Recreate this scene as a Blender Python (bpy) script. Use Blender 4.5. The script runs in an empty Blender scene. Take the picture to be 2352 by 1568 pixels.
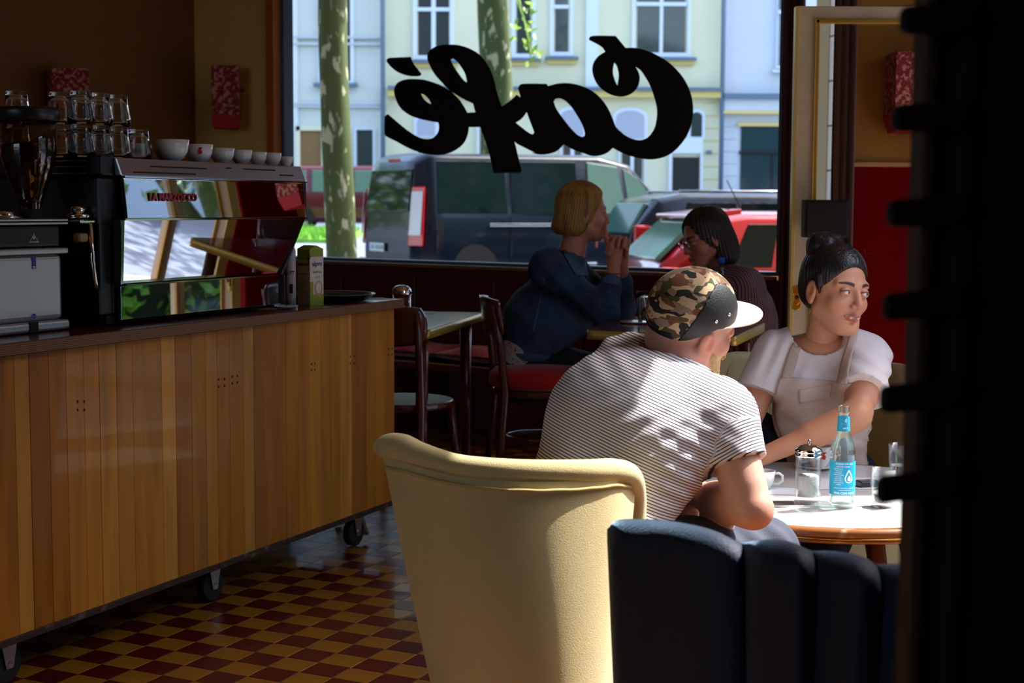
import bpy, bmesh, math, random
import numpy as np
from mathutils import Vector, Matrix
try:
    import openvdb as vdb
except ImportError:
    import pyopenvdb as vdb

# ------------------------------------------------------------------ camera, light, exposure
sc = bpy.context.scene
COL = sc.collection
FPX, PITCH, ROLL, CAMH = 3500.0, 0.0881, 0.005, 1.2
_cp, _sp = math.cos(PITCH), math.sin(PITCH)
_f = np.array([0, _cp, -_sp]); _r0 = np.array([1.0, 0, 0]); _u0 = np.cross(_r0, _f)
_c, _s = math.cos(ROLL), math.sin(ROLL)
_r = _c*_r0 + _s*_u0; _u = _c*_u0 - _s*_r0
CAM = np.array([0, 0, CAMH])
cd = bpy.data.cameras.new('camera'); cam = bpy.data.objects.new('camera', cd); COL.objects.link(cam)
cd.sensor_width = 36; cd.lens = FPX/2352*36; cd.clip_start = .05; cd.clip_end = 400
cam.matrix_world = Matrix(((_r[0], _u[0], -_f[0], 0), (_r[1], _u[1], -_f[1], 0), (_r[2], _u[2], -_f[2], CAMH), (0, 0, 0, 1)))
cd.dof.use_dof = True; cd.dof.focus_distance = 3.7; cd.dof.aperture_fstop = 6.5
sc.camera = cam
sc.view_settings.view_transform = 'Standard'; sc.view_settings.look = 'None'
sc.view_settings.exposure = 0.0; sc.view_settings.gamma = 1.0; sc.view_settings.use_curve_mapping = False
SUND = Vector((.55, .22, .80)).normalized()
w = bpy.data.worlds.new('World'); sc.world = w; w.use_nodes = True
nt = w.node_tree; bg = nt.nodes['Background']
sky = nt.nodes.new('ShaderNodeTexSky'); sky.sky_type = 'NISHITA'; sky.sun_disc = False
sky.sun_elevation = math.asin(SUND.z); sky.sun_rotation = math.atan2(SUND.x, SUND.y); sky.air_density = 1.0; sky.dust_density = 2.5; sky.ozone_density = 1.2
nt.links.new(sky.outputs[0], bg.inputs[0]); bg.inputs[1].default_value = 0.75
sl = bpy.data.lights.new('sun', 'SUN'); sl.energy = 11; sl.angle = .009; sl.color = (1, .975, .94)
so = bpy.data.objects.new('sun', sl); COL.objects.link(so); so.rotation_euler = SUND.to_track_quat('Z', 'Y').to_euler()
so.location = (8, -4, 9)
sc.cycles.max_bounces = 9; sc.cycles.diffuse_bounces = 4; sc.cycles.glossy_bounces = 4
sc.cycles.transmission_bounces = 8; sc.cycles.transparent_max_bounces = 16
sc.cycles.caustics_reflective = False; sc.cycles.caustics_refractive = False
sc.cycles.sample_clamp_indirect = 3.0
sc.cycles.use_denoising = True

# ------------------------------------------------------------------ rays from the camera, used to place things at their real distance
def ray(x, y): return _f + (x-1176)/FPX*_r - (y-784)/FPX*_u
def P(x, y, D): d = ray(x, y); return CAM + d*(D/d[1])
def G(x, y, z): d = ray(x, y); return CAM + d*((z-CAMH)/d[2])
def PL(x, y, p, n):
    d = ray(x, y); n = np.asarray(n, float); return CAM + d*(((np.asarray(p, float)-CAM) @ n)/(d @ n))
def proj(X):
    X = np.asarray(X, float)-CAM; w_ = X @ _f
    return 1176+FPX*(X @ _r)/w_, 784-FPX*(X @ _u)/w_

# ------------------------------------------------------------------ materials
def S(r, g=None, b=None):
    """sRGB 0-255 to linear"""
    if g is None: r, g, b = r
    return tuple((c/255/12.92 if c/255 <= .04045 else ((c/255+.055)/1.055)**2.4) for c in (r, g, b))
MATS = {}
def mat(name, c=(.5, .5, .5), rough=.5, metal=0, var=0, vs=8, bump=0, bs=80, spec=.5, trans=0, ior=1.45,
        coat=0, sheen=0, sht=(1, 1, 1), shr=.5, attr=None, stretch=(1, 1, 1), c2=None, lo=.4, hi=.6, alpha=1, subs=0):
    if name in MATS: return MATS[name]
    m = bpy.data.materials.new(name); m.use_nodes = True; n = m.node_tree.nodes; L = m.node_tree.links
    b = n['Principled BSDF']
    b.inputs['Base Color'].default_value = (*c, 1); b.inputs['Roughness'].default_value = rough
    b.inputs['Metallic'].default_value = metal; b.inputs['IOR'].default_value = ior
    b.inputs['Specular IOR Level'].default_value = spec
    b.inputs['Transmission Weight'].default_value = trans; b.inputs['Coat Weight'].default_value = coat
    b.inputs['Sheen Weight'].default_value = sheen
    b.inputs['Sheen Tint'].default_value = (*sht, 1); b.inputs['Sheen Roughness'].default_value = shr
    if subs:
        b.inputs['Subsurface Weight'].default_value = subs; b.inputs['Subsurface Radius'].default_value = (.012, .005, .003)
        b.inputs['Subsurface Scale'].default_value = 1.0
    tc = n.new('ShaderNodeTexCoord'); mp = n.new('ShaderNodeMapping'); mp.inputs['Scale'].default_value = stretch
    L.new(tc.outputs['Object'], mp.inputs[0])
    src = None
    if attr:
        a = n.new('ShaderNodeAttribute'); a.attribute_name = attr; src = a.outputs['Color']
    if var or c2:
        t = n.new('ShaderNodeTexNoise'); t.inputs['Scale'].default_value = vs; t.inputs['Detail'].default_value = 5
        L.new(mp.outputs[0], t.inputs['Vector'])
        if c2:
            cr = n.new('ShaderNodeValToRGB'); cr.color_ramp.elements[0].position = lo; cr.color_ramp.elements[1].position = hi
            cr.color_ramp.elements[0].color = (*c, 1); cr.color_ramp.elements[1].color = (*c2, 1)
            L.new(t.outputs['Fac'], cr.inputs[0]); src = cr.outputs[0]
        if var:
            mx = n.new('ShaderNodeMix'); mx.data_type = 'RGBA'; mx.blend_type = 'MULTIPLY'; mx.inputs[0].default_value = 1
            if src: L.new(src, mx.inputs[6])
            else: mx.inputs[6].default_value = (*c, 1)
            mr = n.new('ShaderNodeMapRange'); mr.inputs['From Min'].default_value = .25; mr.inputs['From Max'].default_value = .75
            mr.inputs['To Min'].default_value = 1-var; mr.inputs['To Max'].default_value = 1+var
            L.new(t.outputs['Fac'], mr.inputs[0]); L.new(mr.outputs[0], mx.inputs[7]); src = mx.outputs[2]
    if src: L.new(src, b.inputs['Base Color'])
    if bump:
        t2 = n.new('ShaderNodeTexNoise'); t2.inputs['Scale'].default_value = bs; t2.inputs['Detail'].default_value = 3
        L.new(mp.outputs[0], t2.inputs['Vector'])
        bp = n.new('ShaderNodeBump'); bp.inputs['Strength'].default_value = bump; bp.inputs['Distance'].default_value = .004
        L.new(t2.outputs['Fac'], bp.inputs['Height']); L.new(bp.outputs[0], b.inputs['Normal'])
    MATS[name] = m
    return m
def pane_mat(name, tint=(1, 1, 1), refl=.9, dirt=0):
    """thin glass: clear, with a fresnel reflection"""
    if name in MATS: return MATS[name]
    m = bpy.data.materials.new(name); m.use_nodes = True; n = m.node_tree.nodes; L = m.node_tree.links
    n.remove(n['Principled BSDF']); o = n['Material Output']
    t = n.new('ShaderNodeBsdfTransparent'); t.inputs[0].default_value = (*tint, 1)
    g = n.new('ShaderNodeBsdfGlossy'); g.inputs['Roughness'].default_value = .01; g.inputs[0].default_value = (refl, refl, refl, 1)
    lw = n.new('ShaderNodeLayerWeight'); lw.inputs[0].default_value = .5
    pw = n.new('ShaderNodeMath'); pw.operation = 'POWER'; pw.inputs[1].default_value = 5; L.new(lw.outputs['Facing'], pw.inputs[0])
    f = n.new('ShaderNodeMath'); f.operation = 'MULTIPLY_ADD'; f.inputs[1].default_value = .9; f.inputs[2].default_value = .05; L.new(pw.outputs[0], f.inputs[0])
    mx = n.new('ShaderNodeMixShader'); L.new(f.outputs[0], mx.inputs[0]); L.new(t.outputs[0], mx.inputs[1]); L.new(g.outputs[0], mx.inputs[2])
    L.new(mx.outputs[0], o.inputs[0]); MATS[name] = m
    return m
def thin_mat(name, tint, edge=.9, pw_=3.0, base=.06):
    m = pane_mat(name, tint, edge); 
    for x in m.node_tree.nodes:
        if x.bl_idname == 'ShaderNodeMath' and x.operation == 'POWER': x.inputs[1].default_value = pw_
        if x.bl_idname == 'ShaderNodeMath' and x.operation == 'MULTIPLY_ADD': x.inputs[2].default_value = base
    return m
def node_of(m, kind): return [x for x in m.node_tree.nodes if x.bl_idname == kind][0]

# ------------------------------------------------------------------ objects and mesh building
ROOT = {}
def thing(name, label, cat, loc=(0, 0, 0), rz=0, group=None):
    o = bpy.data.objects.new(name, None); COL.objects.link(o); o.empty_display_size = .05
    o.location = tuple(float(v) for v in loc); o.rotation_euler = (0, 0, rz); o['label'] = label; o['category'] = cat
    if group: o['group'] = group
    ROOT[o.name] = Matrix.Translation(Vector([float(v) for v in loc])) @ Matrix.Rotation(rz, 4, 'Z')
    return o
def tag(o, label=None, cat=None, group=None, kind=None):
    if label: o['label'] = label
    if cat: o['category'] = cat
    if group: o['group'] = group
    if kind: o['kind'] = kind
    return o
class MB:
    def __init__(s): s.v = []; s.f = []; s.m = []; s.sm = []
    def add(s, vs, fs, mi=0, smooth=False, M=None):
        o = len(s.v)
        if M is not None: vs = [tuple(M @ Vector(v)) for v in vs]
        s.v += [tuple(float(c) for c in v) for v in vs]; s.f += [tuple(i+o for i in f) for f in fs]
        s.m += [mi]*len(fs); s.sm += [smooth]*len(fs); return s
    def box(s, c, d, mi=0, M=None, rz=0):
        x, y, z = d[0]/2, d[1]/2, d[2]/2
        vs = [Vector((a*x, b*y, e*z)) for a in (-1, 1) for b in (-1, 1) for e in (-1, 1)]
        if rz: R_ = Matrix.Rotation(rz, 3, 'Z'); vs = [R_ @ v for v in vs]
        vs = [v+Vector([float(q) for q in c]) for v in vs]
        return s.add(vs, [(0, 1, 3, 2), (4, 6, 7, 5), (0, 4, 5, 1), (2, 3, 7, 6), (0, 2, 6, 4), (1, 5, 7, 3)], mi, False, M)
    def hexa(s, p, mi=0, M=None):
        """8 points: bottom quad 0-3, top quad 4-7"""
        return s.add(p, [(3, 2, 1, 0), (4, 5, 6, 7), (0, 1, 5, 4), (1, 2, 6, 5), (2, 3, 7, 6), (3, 0, 4, 7)], mi, False, M)
    def cyl(s, a, b, ra, rb=None, n=16, mi=0, caps=True, M=None, smooth=True):
        rb = ra if rb is None else rb
        a = Vector([float(q) for q in a]); b = Vector([float(q) for q in b]); q = (b-a).to_track_quat('Z', 'Y')
        vs = []; 
        for k in range(n):
            t = 2*math.pi*k/n; d = q @ Vector((math.cos(t), math.sin(t), 0)); vs += [a+d*ra, b+d*rb]
        s.add(vs, [(2*k, 2*((k+1) % n), 2*((k+1) % n)+1, 2*k+1) for k in range(n)], mi, smooth, M)
        if caps: s.add(vs, [tuple(2*k for k in reversed(range(n))), tuple(2*k+1 for k in range(n))], mi, False, M)
        return s
    def lathe(s, prof, c=(0, 0, 0), n=24, mi=0, M=None, smooth=True, fl=None):
        """profile [(r,z)...] round the z axis; fl(k,n) scales the radius"""
        vs = []; fs = []
        for r, z in prof:
            for k in range(n):
                t = 2*math.pi*k/n; rr = r*(fl(t, z) if fl else 1); vs.append((c[0]+rr*math.cos(t), c[1]+rr*math.sin(t), c[2]+z))
        for i in range(len(prof)-1):
            for k in range(n): fs.append((i*n+k, i*n+(k+1) % n, (i+1)*n+(k+1) % n, (i+1)*n+k))
        return s.add(vs, fs, mi, smooth, M)
    def tube(s, pts, r, n=8, mi=0, M=None, closed=False):
        pts = [Vector([float(q) for q in p]) for p in pts]; m = len(pts); vs = []; fs = []
        rs = r if isinstance(r, (list, tuple)) else [r]*m
        up = Vector((0, 0, 1)); prev = None
        for i, p in enumerate(pts):
            d = (pts[(i+1) % m]-pts[i-1]) if closed else (pts[min(i+1, m-1)]-pts[max(i-1, 0)])
            d.normalize()
            if prev is None:
                a = d.cross(up) if abs(d.z) < .95 else d.cross(Vector((1, 0, 0)))
            else: a = prev-d*prev.dot(d)
            a.normalize(); prev = a; b = d.cross(a)
            for k in range(n):
                t = 2*math.pi*k/n; vs.append(p+(a*math.cos(t)+b*math.sin(t))*rs[i])
        for i in range(m if closed else m-1):
            j = (i+1) % m
            for k in range(n): fs.append((i*n+k, i*n+(k+1) % n, j*n+(k+1) % n, j*n+k))
        if not closed: fs += [tuple(reversed(range(n))), tuple((m-1)*n+k for k in range(n))]
        return s.add(vs, fs, mi, True, M)
    def prism(s, poly, z0, z1, mi=0, M=None, smooth=False):
        n = len(poly); vs = [(x, y, z0) for x, y in poly]+[(x, y, z1) for x, y in poly]
        fs = [tuple(reversed(range(n))), tuple(range(n, 2*n))]
        s.add(vs, fs, mi, False, M)
        return s.add(vs, [(k, (k+1) % n, n+(k+1) % n, n+k) for k in range(n)], mi, smooth, M)
    def grid(s, nu, nv, fn, mi=0, M=None, closeu=False, smooth=True):
        vs = [fn(i/(nu if closeu else nu-1), j/(nv-1)) for i in range(nu) for j in range(nv)]; fs = []
        for i in range(nu if closeu else nu-1):
            for j in range(nv-1):
                k = (i+1) % nu; fs.append((i*nv+j, k*nv+j, k*nv+j+1, i*nv+j+1))
        return s.add(vs, fs, mi, smooth, M)
    def ball(s, c, r, n=12, mi=0, M=None):
        r = r if isinstance(r, (tuple, list)) else (r, r, r)
        return s.grid(n*2, n, lambda a, b: (c[0]+r[0]*math.cos(2*math.pi*a)*math.sin(math.pi*b), c[1]+r[1]*math.sin(2*math.pi*a)*math.sin(math.pi*b), c[2]+r[2]*math.cos(math.pi*b)), mi, M, True)
    def build(s, name, mats, parent=None, bevel=0, seg=2, local=False, subsurf=0, thick=0):
        me = bpy.data.meshes.new(name)
        vs = s.v
        if parent is not None and not local and parent.name in ROOT:
            Mi = ROOT[parent.name].inverted(); vs = [tuple(Mi @ Vector(v)) for v in vs]
        me.from_pydata(vs, [], s.f); 
        me.polygons.foreach_set('material_index', s.m); me.polygons.foreach_set('use_smooth', s.sm)
        for m_ in (mats if isinstance(mats, (list, tuple)) else [mats]): me.materials.append(m_)
        bm = bmesh.new(); bm.from_mesh(me)
        bmesh.ops.remove_doubles(bm, verts=bm.verts, dist=1e-6)
        bmesh.ops.recalc_face_normals(bm, faces=bm.faces)
        if bevel:
            ed = [e for e in bm.edges if len(e.link_faces) == 2 and e.calc_face_angle(0) > .6]
            bmesh.ops.bevel(bm, geom=ed, offset=bevel, segments=seg, affect='EDGES', profile=.5, clamp_overlap=True)
        bm.to_mesh(me); bm.free(); me.update()
        o = bpy.data.objects.new(name, me); COL.objects.link(o)
        if parent is not None:
            o.parent = parent
            if parent.name in ROOT: ROOT[o.name] = ROOT[parent.name]
        if thick:
            md = o.modifiers.new('t', 'SOLIDIFY'); md.thickness = thick; md.offset = 0
        if subsurf:
            md = o.modifiers.new('s', 'SUBSURF'); md.levels = md.render_levels = subsurf
        return o
def sub(parent_part, child):
    """hang a built sub-part under a part (both were built in the thing's own frame)"""
    child.parent = parent_part; return child
def copy_tree(o, parent=None):
    c = o.copy(); COL.objects.link(c)
    if parent is not None: c.parent = parent
    for ch in [x for x in KIDS(o)]: copy_tree(ch, c)
    return c
def KIDS(o): return [x for x in COL.objects if x.parent == o]
def struct(name, mb, m, parent=None, bevel=0):
    o = mb.build(name, m, parent, bevel)
    if parent is None: o['kind'] = 'structure'
    return o
def text_obj(name, body, size, m, M, parent, extrude=.0004, space=1.0, align='CENTER', bold=0.0):
    cu = bpy.data.curves.new(name, 'FONT'); cu.body = body; cu.size = size; cu.extrude = extrude; cu.space_character = space
    cu.align_x = align; cu.align_y = 'CENTER'; cu.offset = bold; cu.resolution_u = 2
    t = bpy.data.objects.new('tmp', cu); COL.objects.link(t)
    me = bpy.data.meshes.new_from_object(t.evaluated_get(bpy.context.evaluated_depsgraph_get()))
    bpy.data.objects.remove(t); me.name = name
    me.transform(M)
    if parent is not None and parent.name in ROOT: me.transform(ROOT[parent.name].inverted())
    me.materials.clear(); me.materials.append(m)
    o = bpy.data.objects.new(name, me); COL.objects.link(o); o.parent = parent
    return o
def frame_M(o, x, y):
    """matrix with origin o, local x and y axes (z = x cross y)"""
    x = Vector([float(q) for q in x]).normalized(); y = Vector([float(q) for q in y]); y = (y-x*y.dot(x)).normalized(); z = x.cross(y)
    return Matrix(((x.x, y.x, z.x, float(o[0])), (x.y, y.y, z.y, float(o[1])), (x.z, y.z, z.z, float(o[2])), (0, 0, 0, 1)))
def curve_shape(loops, m, name, M, parent, depth=.002):
    """flat lettering from closed outlines (even-odd filled)"""
    cu = bpy.data.curves.new(name, 'CURVE'); cu.dimensions = '2D'; cu.fill_mode = 'BOTH'; cu.extrude = depth
    for lp in loops:
        sp = cu.splines.new('POLY'); sp.points.add(len(lp)-1)
        for i, (x, y) in enumerate(lp): sp.points[i].co = (x, y, 0, 1)
        sp.use_cyclic_u = True
    t = bpy.data.objects.new('tmp', cu); COL.objects.link(t)
    me = bpy.data.meshes.new_from_object(t.evaluated_get(bpy.context.evaluated_depsgraph_get()))
    bpy.data.objects.remove(t); me.name = name; me.transform(M)
    if parent is not None and parent.name in ROOT: me.transform(ROOT[parent.name].inverted())
    me.materials.clear(); me.materials.append(m)
    o = bpy.data.objects.new(name, me); COL.objects.link(o)
    if parent is not None: o.parent = parent
    return o
def smooth_loop(p, k=4, corner=55):
    """Catmull-Rom through the points, corners kept"""
    n = len(p); out = []
    P_ = [np.array(q, float) for q in p]
    def ang(i):
        a = P_[i]-P_[i-1]; b = P_[(i+1) % n]-P_[i]
        return math.degrees(math.acos(max(-1, min(1, a @ b/(np.linalg.norm(a)*np.linalg.norm(b)+1e-9)))))
    cor = [ang(i) > corner for i in range(n)]
    for i in range(n):
        p0, p1, p2, p3 = P_[i-1], P_[i], P_[(i+1) % n], P_[(i+2) % n]
        if cor[i]: p0 = p1-(p2-p1)
        if cor[(i+1) % n]: p3 = p2+(p2-p1)
        for j in range(k):
            t = j/k
            out.append(tuple(.5*((2*p1)+(-p0+p2)*t+(2*p0-5*p1+4*p2-p3)*t*t+(-p0+3*p1-3*p2+p3)*t**3)))
    return out
# ------------------------------------------------------------------ shared materials
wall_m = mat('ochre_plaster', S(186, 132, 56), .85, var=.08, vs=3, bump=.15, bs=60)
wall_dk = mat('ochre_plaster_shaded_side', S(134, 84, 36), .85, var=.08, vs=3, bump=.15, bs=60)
red_m = mat('red_dado_paint', S(104, 3, 6), .95, var=.06, vs=3, spec=.08)
maroon = mat('maroon_wood', S(74, 22, 16), .45, var=.25, vs=4, stretch=(1, 1, 8))
maroon2 = mat('maroon_cloth', S(62, 12, 18), .9, var=.2, vs=6, sheen=.3)
ceil_m = mat('ceiling_paint', S(190, 160, 110), .9)
black = mat('black_plastic', (.008, .008, .009), .35)
blackm = mat('matt_black', (.006, .006, .007), .7)
chrome = mat('chrome', (.82, .82, .84), .08, 1)
steel = mat('brushed_steel', (.56, .57, .6), .33, 1, var=.06, vs=40, stretch=(1, 1, 12))
brass = mat('brass', S(214, 168, 84), .25, 1, var=.15, vs=30)
gold = mat('gold_paint', S(214, 170, 78), .4, .6)
cream = mat('cream_door_paint', S(226, 206, 172), .5, var=.08, vs=12, bump=.2, bs=40)
white = mat('white_porcelain', (.82, .81, .78), .18, coat=.4)
glass = mat('drinking_glass', (1, 1, 1), .02, trans=1, ior=1.45)
winglass = pane_mat('window_glass')
water = mat('water', (.97, .99, 1), .01, trans=1, ior=1.33)
plast = mat('facade_frame_white', S(214, 226, 240), .5)

# ------------------------------------------------------------------ room shell
WD = np.array([.7983, -.6023, 0]); W0 = np.array([-1.1005, 8.9033, 0]); WN = np.array([-.6023, -.7983, 0])   # window wall: direction, left sill point, normal into the room
def wt(px, off=0):
    p = PL(px, 480, W0+WN*off, WN); return float((p-W0) @ WD)
def wp(t, z, off=0): p = W0+WD*t+WN*off; return (p[0], p[1], z)
def wbox(mb, t0, t1, z0, z1, o0, o1, mi=0):
    return mb.hexa([wp(t0, z0, o0), wp(t1, z0, o0), wp(t1, z0, o1), wp(t0, z0, o1), wp(t0, z1, o0), wp(t1, z1, o0), wp(t1, z1, o1), wp(t0, z1, o1)], mi)
TL, TR = wt(640), wt(1786)
CDIR = np.array([.409, .9125, 0]); CDIR /= np.linalg.norm(CDIR); CN = np.array([CDIR[1], -CDIR[0], 0]); COFF = -2.584
FL = struct('floor', MB().box((-.5, 2.6, -.107), (6.2, 15.2, .2)), mat('dark_grout', S(40, 28, 22), .9))
# checkered tiles, each a piece where the photo shows it
TO = np.array([-.651053, 4.10928, 0]); TA = np.array([.09068616, -.04565388, 0]); TB = np.array([.03761771, .08473356, 0])
ty = mat('yellow_floor_tile', S(158, 108, 30), .32, var=.12, vs=9, coat=.12)
tr_ = mat('red_floor_tile', S(88, 18, 20), .32, var=.15, vs=9, coat=.12)
def tile_mesh(name, m):
    mb = MB(); a, b = Vector(TA), Vector(TB); e = .988
    q = [(-.5, -.5), (.5, -.5), (.5, .5), (-.5, .5)]
    bot = [a*x*e+b*y*e+Vector((0, 0, -.006)) for x, y in q]; mid = [a*x*e+b*y*e+Vector((0, 0, -.0012)) for x, y in q]; top = [a*x*.97+b*y*.97 for x, y in q]
    mb.add([tuple(v) for v in bot+mid+top], [(0, 1, 5, 4), (1, 2, 6, 5), (2, 3, 7, 6), (3, 0, 4, 7), (4, 5, 9, 8), (5, 6, 10, 9), (6, 7, 11, 10), (7, 4, 8, 11), (8, 9, 10, 11)])
    o = mb.build(name, m, None); me = o.data; bpy.data.objects.remove(o); return me
tmeshes = (tile_mesh('tile_yellow', ty), tile_mesh('tile_red', tr_))
cells = []; rest = []
for i in range(-40, 60):
    for j in range(-70, 75):
        c = TO+TA*(i+.5)+TB*(j+.5)
        if not (-3.4 < c[0] < 2.25 and -2.3 < c[1] < 9.6): continue
        if (c-W0) @ WN < .1: continue
        x, y = proj(c) if c[1] > .5 else (-1, -1)
        v = 120 < x < 985 and 1175 < y < 1590 and (c @ CN-COFF) > -.12
        (cells if v else rest).append((c[1], i, j, tuple(c)))
cells.sort(); rest += cells[300:]; cells = cells[:300]
for d, i, j, c in cells:
    o = bpy.data.objects.new('floor_tile', tmeshes[0 if (i+j) % 2 else 1]); COL.objects.link(o); o.location = c; o.parent = FL
mb = MB()
for d, i, j, c in rest:
    a, b = Vector(TA), Vector(TB); q = [(-.49, -.49), (.49, -.49), (.49, .49), (-.49, .49)]
    t = [Vector(c)+a*x+b*y for x, y in q]; g = [v-Vector((0, 0, .006)) for v in t]
    mb.add(t+g, [(0, 1, 2, 3), (0, 4, 5, 1), (1, 5, 6, 2), (2, 6, 7, 3), (3, 7, 4, 0)], 0 if (i+j) % 2 else 1)
tf = mb.build('tile_field', [ty, tr_], FL); tf['kind'] = 'stuff'
struct('ceiling', MB().box((-1.05, 1.0, 3.3), (5.2, 7.1, .2)).box((-.5, 7.6, 3.3), (6.2, 6.1, .2)), ceil_m)
# window wall
mb = MB(); wbox(mb, TL-.02, TR+.02, 0, .865, 0, -.14); WB = struct('wall_window', mb, maroon)
mb = MB(); wbox(mb, TL-.02, TR+.02, .865, .882, .03, -.16); tb = mb.build('window_sill', mat('sill_wood', S(120, 84, 50), .5, var=.2, vs=5), WB)
k = TL
while k < TR-.1:                                             # panels of the wainscot under the window
    mb = MB(); wbox(mb, k+.02, min(k+.52, TR), .1, .8, .0, .014); mb.build('wainscot_panel', maroon, WB, .004); k += .56
mb = MB(); wbox(mb, TL-.02, TR+.6, 2.95, 3.2, 0, -.14); struct('wall_window_head', mb, maroon)
TC = wt(452)
mb = MB(); wbox(mb, TC, TL-.055, 0, 3.2, 0, -.14); struct('wall_back', mb, mat('cream_plaster_lit', S(232, 192, 112), .85, var=.06, vs=3, bump=.15, bs=60))  # cream, with window daylight put into the colour to brighten the pillar
mb = MB(); wbox(mb, TL-.065, TL-.005, .86, 2.95, .03, -.12); struct('trim_1', mb, mat('orange_jamb', S(190, 104, 34), .5))
WIN = tag(MB().build('window_1', blackm), kind='structure') if False else None
mb = MB(); wbox(mb, TL-.01, TL+.022, .88, 2.95, -.03, -.11); wbox(mb, TR-.02, TR+.02, .88, 2.95, -.03, -.11); wbox(mb, TL, TR, 2.9, 2.95, -.03, -.11); wbox(mb, TL, TR, .88, .9, -.03, -.11)
WIN = struct('window_1', mb, mat('window_frame_blue_grey', S(70, 92, 112), .45), None, .003)
mb = MB(); wbox(mb, TL+.01, TR-.01, .89, 2.93, -.066, -.072); mb.build('window_pane', winglass, WIN)
# left wall runs back beside the counter
c0 = W0+WD*TC; c1 = c0-CDIR*12.5
def seg(name, a, b, m, th=.15, z0=0, z1=3.2, side=1):
    a = np.array(a[:2]); b = np.array(b[:2]); d = (b-a)/np.linalg.norm(b-a); n = np.array([-d[1], d[0]])*th*side
    q = [a, b, b+n, a+n]; return struct(name, MB().hexa([(*p, z0) for p in q]+[(*p, z1) for p in q]), m)
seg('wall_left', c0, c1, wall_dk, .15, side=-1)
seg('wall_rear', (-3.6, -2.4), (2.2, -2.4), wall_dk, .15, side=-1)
# right wall, two bays to the side street, unseen edges shaped to trim sun
RX, RN = 2.0, 1.35                                           # the wall steps out behind the seating corner
for x, a, b, z0, z1, m in ((RN, -2.4, 2.45, 0, 3.2, wall_m), (RN, 2.45, 3.47, 3.15, 3.2, wall_m), (RN, 3.47, 4.10, 2.70, 3.2, wall_m), (RN, 4.10, 4.58, 0, 3.2, wall_m),  # lower lintel piece added to keep the sun off his back
                           (RX, 4.62, 6.45, 2.72, 3.2, wall_m), (RX, 6.45, 6.9, 0, 3.2, red_m), (RN, 2.45, 4.10, 0, .12, maroon)):
    struct('wall_right', MB().box((x+.1, (a+b)/2, (z0+z1)/2), (.2, b-a, z1-z0)), m)
struct('wall_return', MB().box(((RN+RX)/2+.2, 4.60, 1.6), (RX-RN, .1, 3.2)), red_m)
struct('trim_4', MB().box((RN-.01, 2.44, 1.46), (.06, .03, 2.92)).box((RN-.01, 4.11, 1.46), (.06, .05, 2.92)), maroon)
# the storeys of the cafe's own house above and beside the room
hm = mat('house_render', S(74, 66, 56), .85)
a_ = wp(-16, 0, -.16); b_ = wp(TR+.9, 0, -.16)
struct('wall_upper_storeys', MB().hexa([(-15, -6, 3.45), (1.5, -6, 3.45), (1.5, 4.6, 3.45), (-15, 4.6, 3.45), (-15, -6, 15), (1.5, -6, 15), (1.5, 4.6, 15), (-15, 4.6, 15)])
       .hexa([(-15, 4.6, 3.45), (2.2, 4.6, 3.45), (b_[0]+.1, b_[1], 3.45), (a_[0], a_[1], 3.45), (-15, 4.6, 15), (2.2, 4.6, 15), (b_[0]+.1, b_[1], 15), (a_[0], a_[1], 15)]), hm)
struct('wall_neighbour', MB().hexa([(-16, 2, -.4), (-6.6, 2, -.4), (-3.4, 10.3, -.4), (-16, 14, -.4), (-16, 2, 3.5), (-6.6, 2, 3.5), (-3.4, 10.3, 3.5), (-16, 14, 3.5)]), hm)
a2 = thing('sun_blocker', 'added dark red sun blocker outside above the large window, unseen', 'sun_blocker', wp(1.5, 2.9, -.8)); mb = MB(); q = [wp(TL-.4, 3.12, -.18), wp(TR+.2, 3.12, -.18), wp(TR+.2, 2.78, -1.5), wp(TL-.4, 2.78, -1.5)]  # unseen sheet added to stop the sun coming in through the window
mb.hexa([tuple(Vector(p)-Vector((0, 0, .02))) for p in q]+q); mb.build('sun_blocker_sheet', mat('sun_blocker_red', S(120, 30, 30), .8), a2)
aw = MB().hexa([(2.22, 4.3, 2.78), (3.2, 4.3, 2.5), (3.2, 7.0, 2.5), (2.22, 7.0, 2.78), (2.22, 4.3, 2.81), (3.2, 4.3, 2.53), (3.2, 7.0, 2.53), (2.22, 7.0, 2.81)])  # second unseen sheet, added to hold the sun off the inner floor
aw.build('sun_blocker_sheet', mat('sun_blocker_red', S(120, 30, 30), .8), tag(thing('sun_blocker', 'added dark red sun blocker outside the side entrance, unseen', 'sun_blocker', (2.22, 5.2, 2.6))))
# right end wall: ochre above, red dado below, moulding between
YE = 6.78; xe = float(P(1948, 480, YE)[0]); zd = float(P(1990, 381, YE)[2])
struct('wall_end', MB().box(((xe+2.2)/2, YE+.08, (zd+3.2)/2), (2.2-xe, .16, 3.2-zd)), mat('ochre_plaster_darkened', S(150, 100, 34), .85, var=.08, vs=3))  # same ochre, darkened in its colour to stand for shade here
struct('wall_end_dado', MB().box(((xe+2.2)/2, YE+.08, zd/2), (2.2-xe, .16, zd)), red_m)
struct('trim_2', MB().box(((xe+2.2)/2, YE-.012, zd+.006), (2.2-xe, .03, .022)), mat('dado_moulding', S(176, 120, 60), .5), None, .004)
struct('wall_lintel', MB().box((1.55, 6.95, 2.98), (1.0, .2, .5)), maroon)
struct('trim_3', MB().box((RX-.01, 5.43, 2.7), (.06, 1.6, .05)), maroon)
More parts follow.
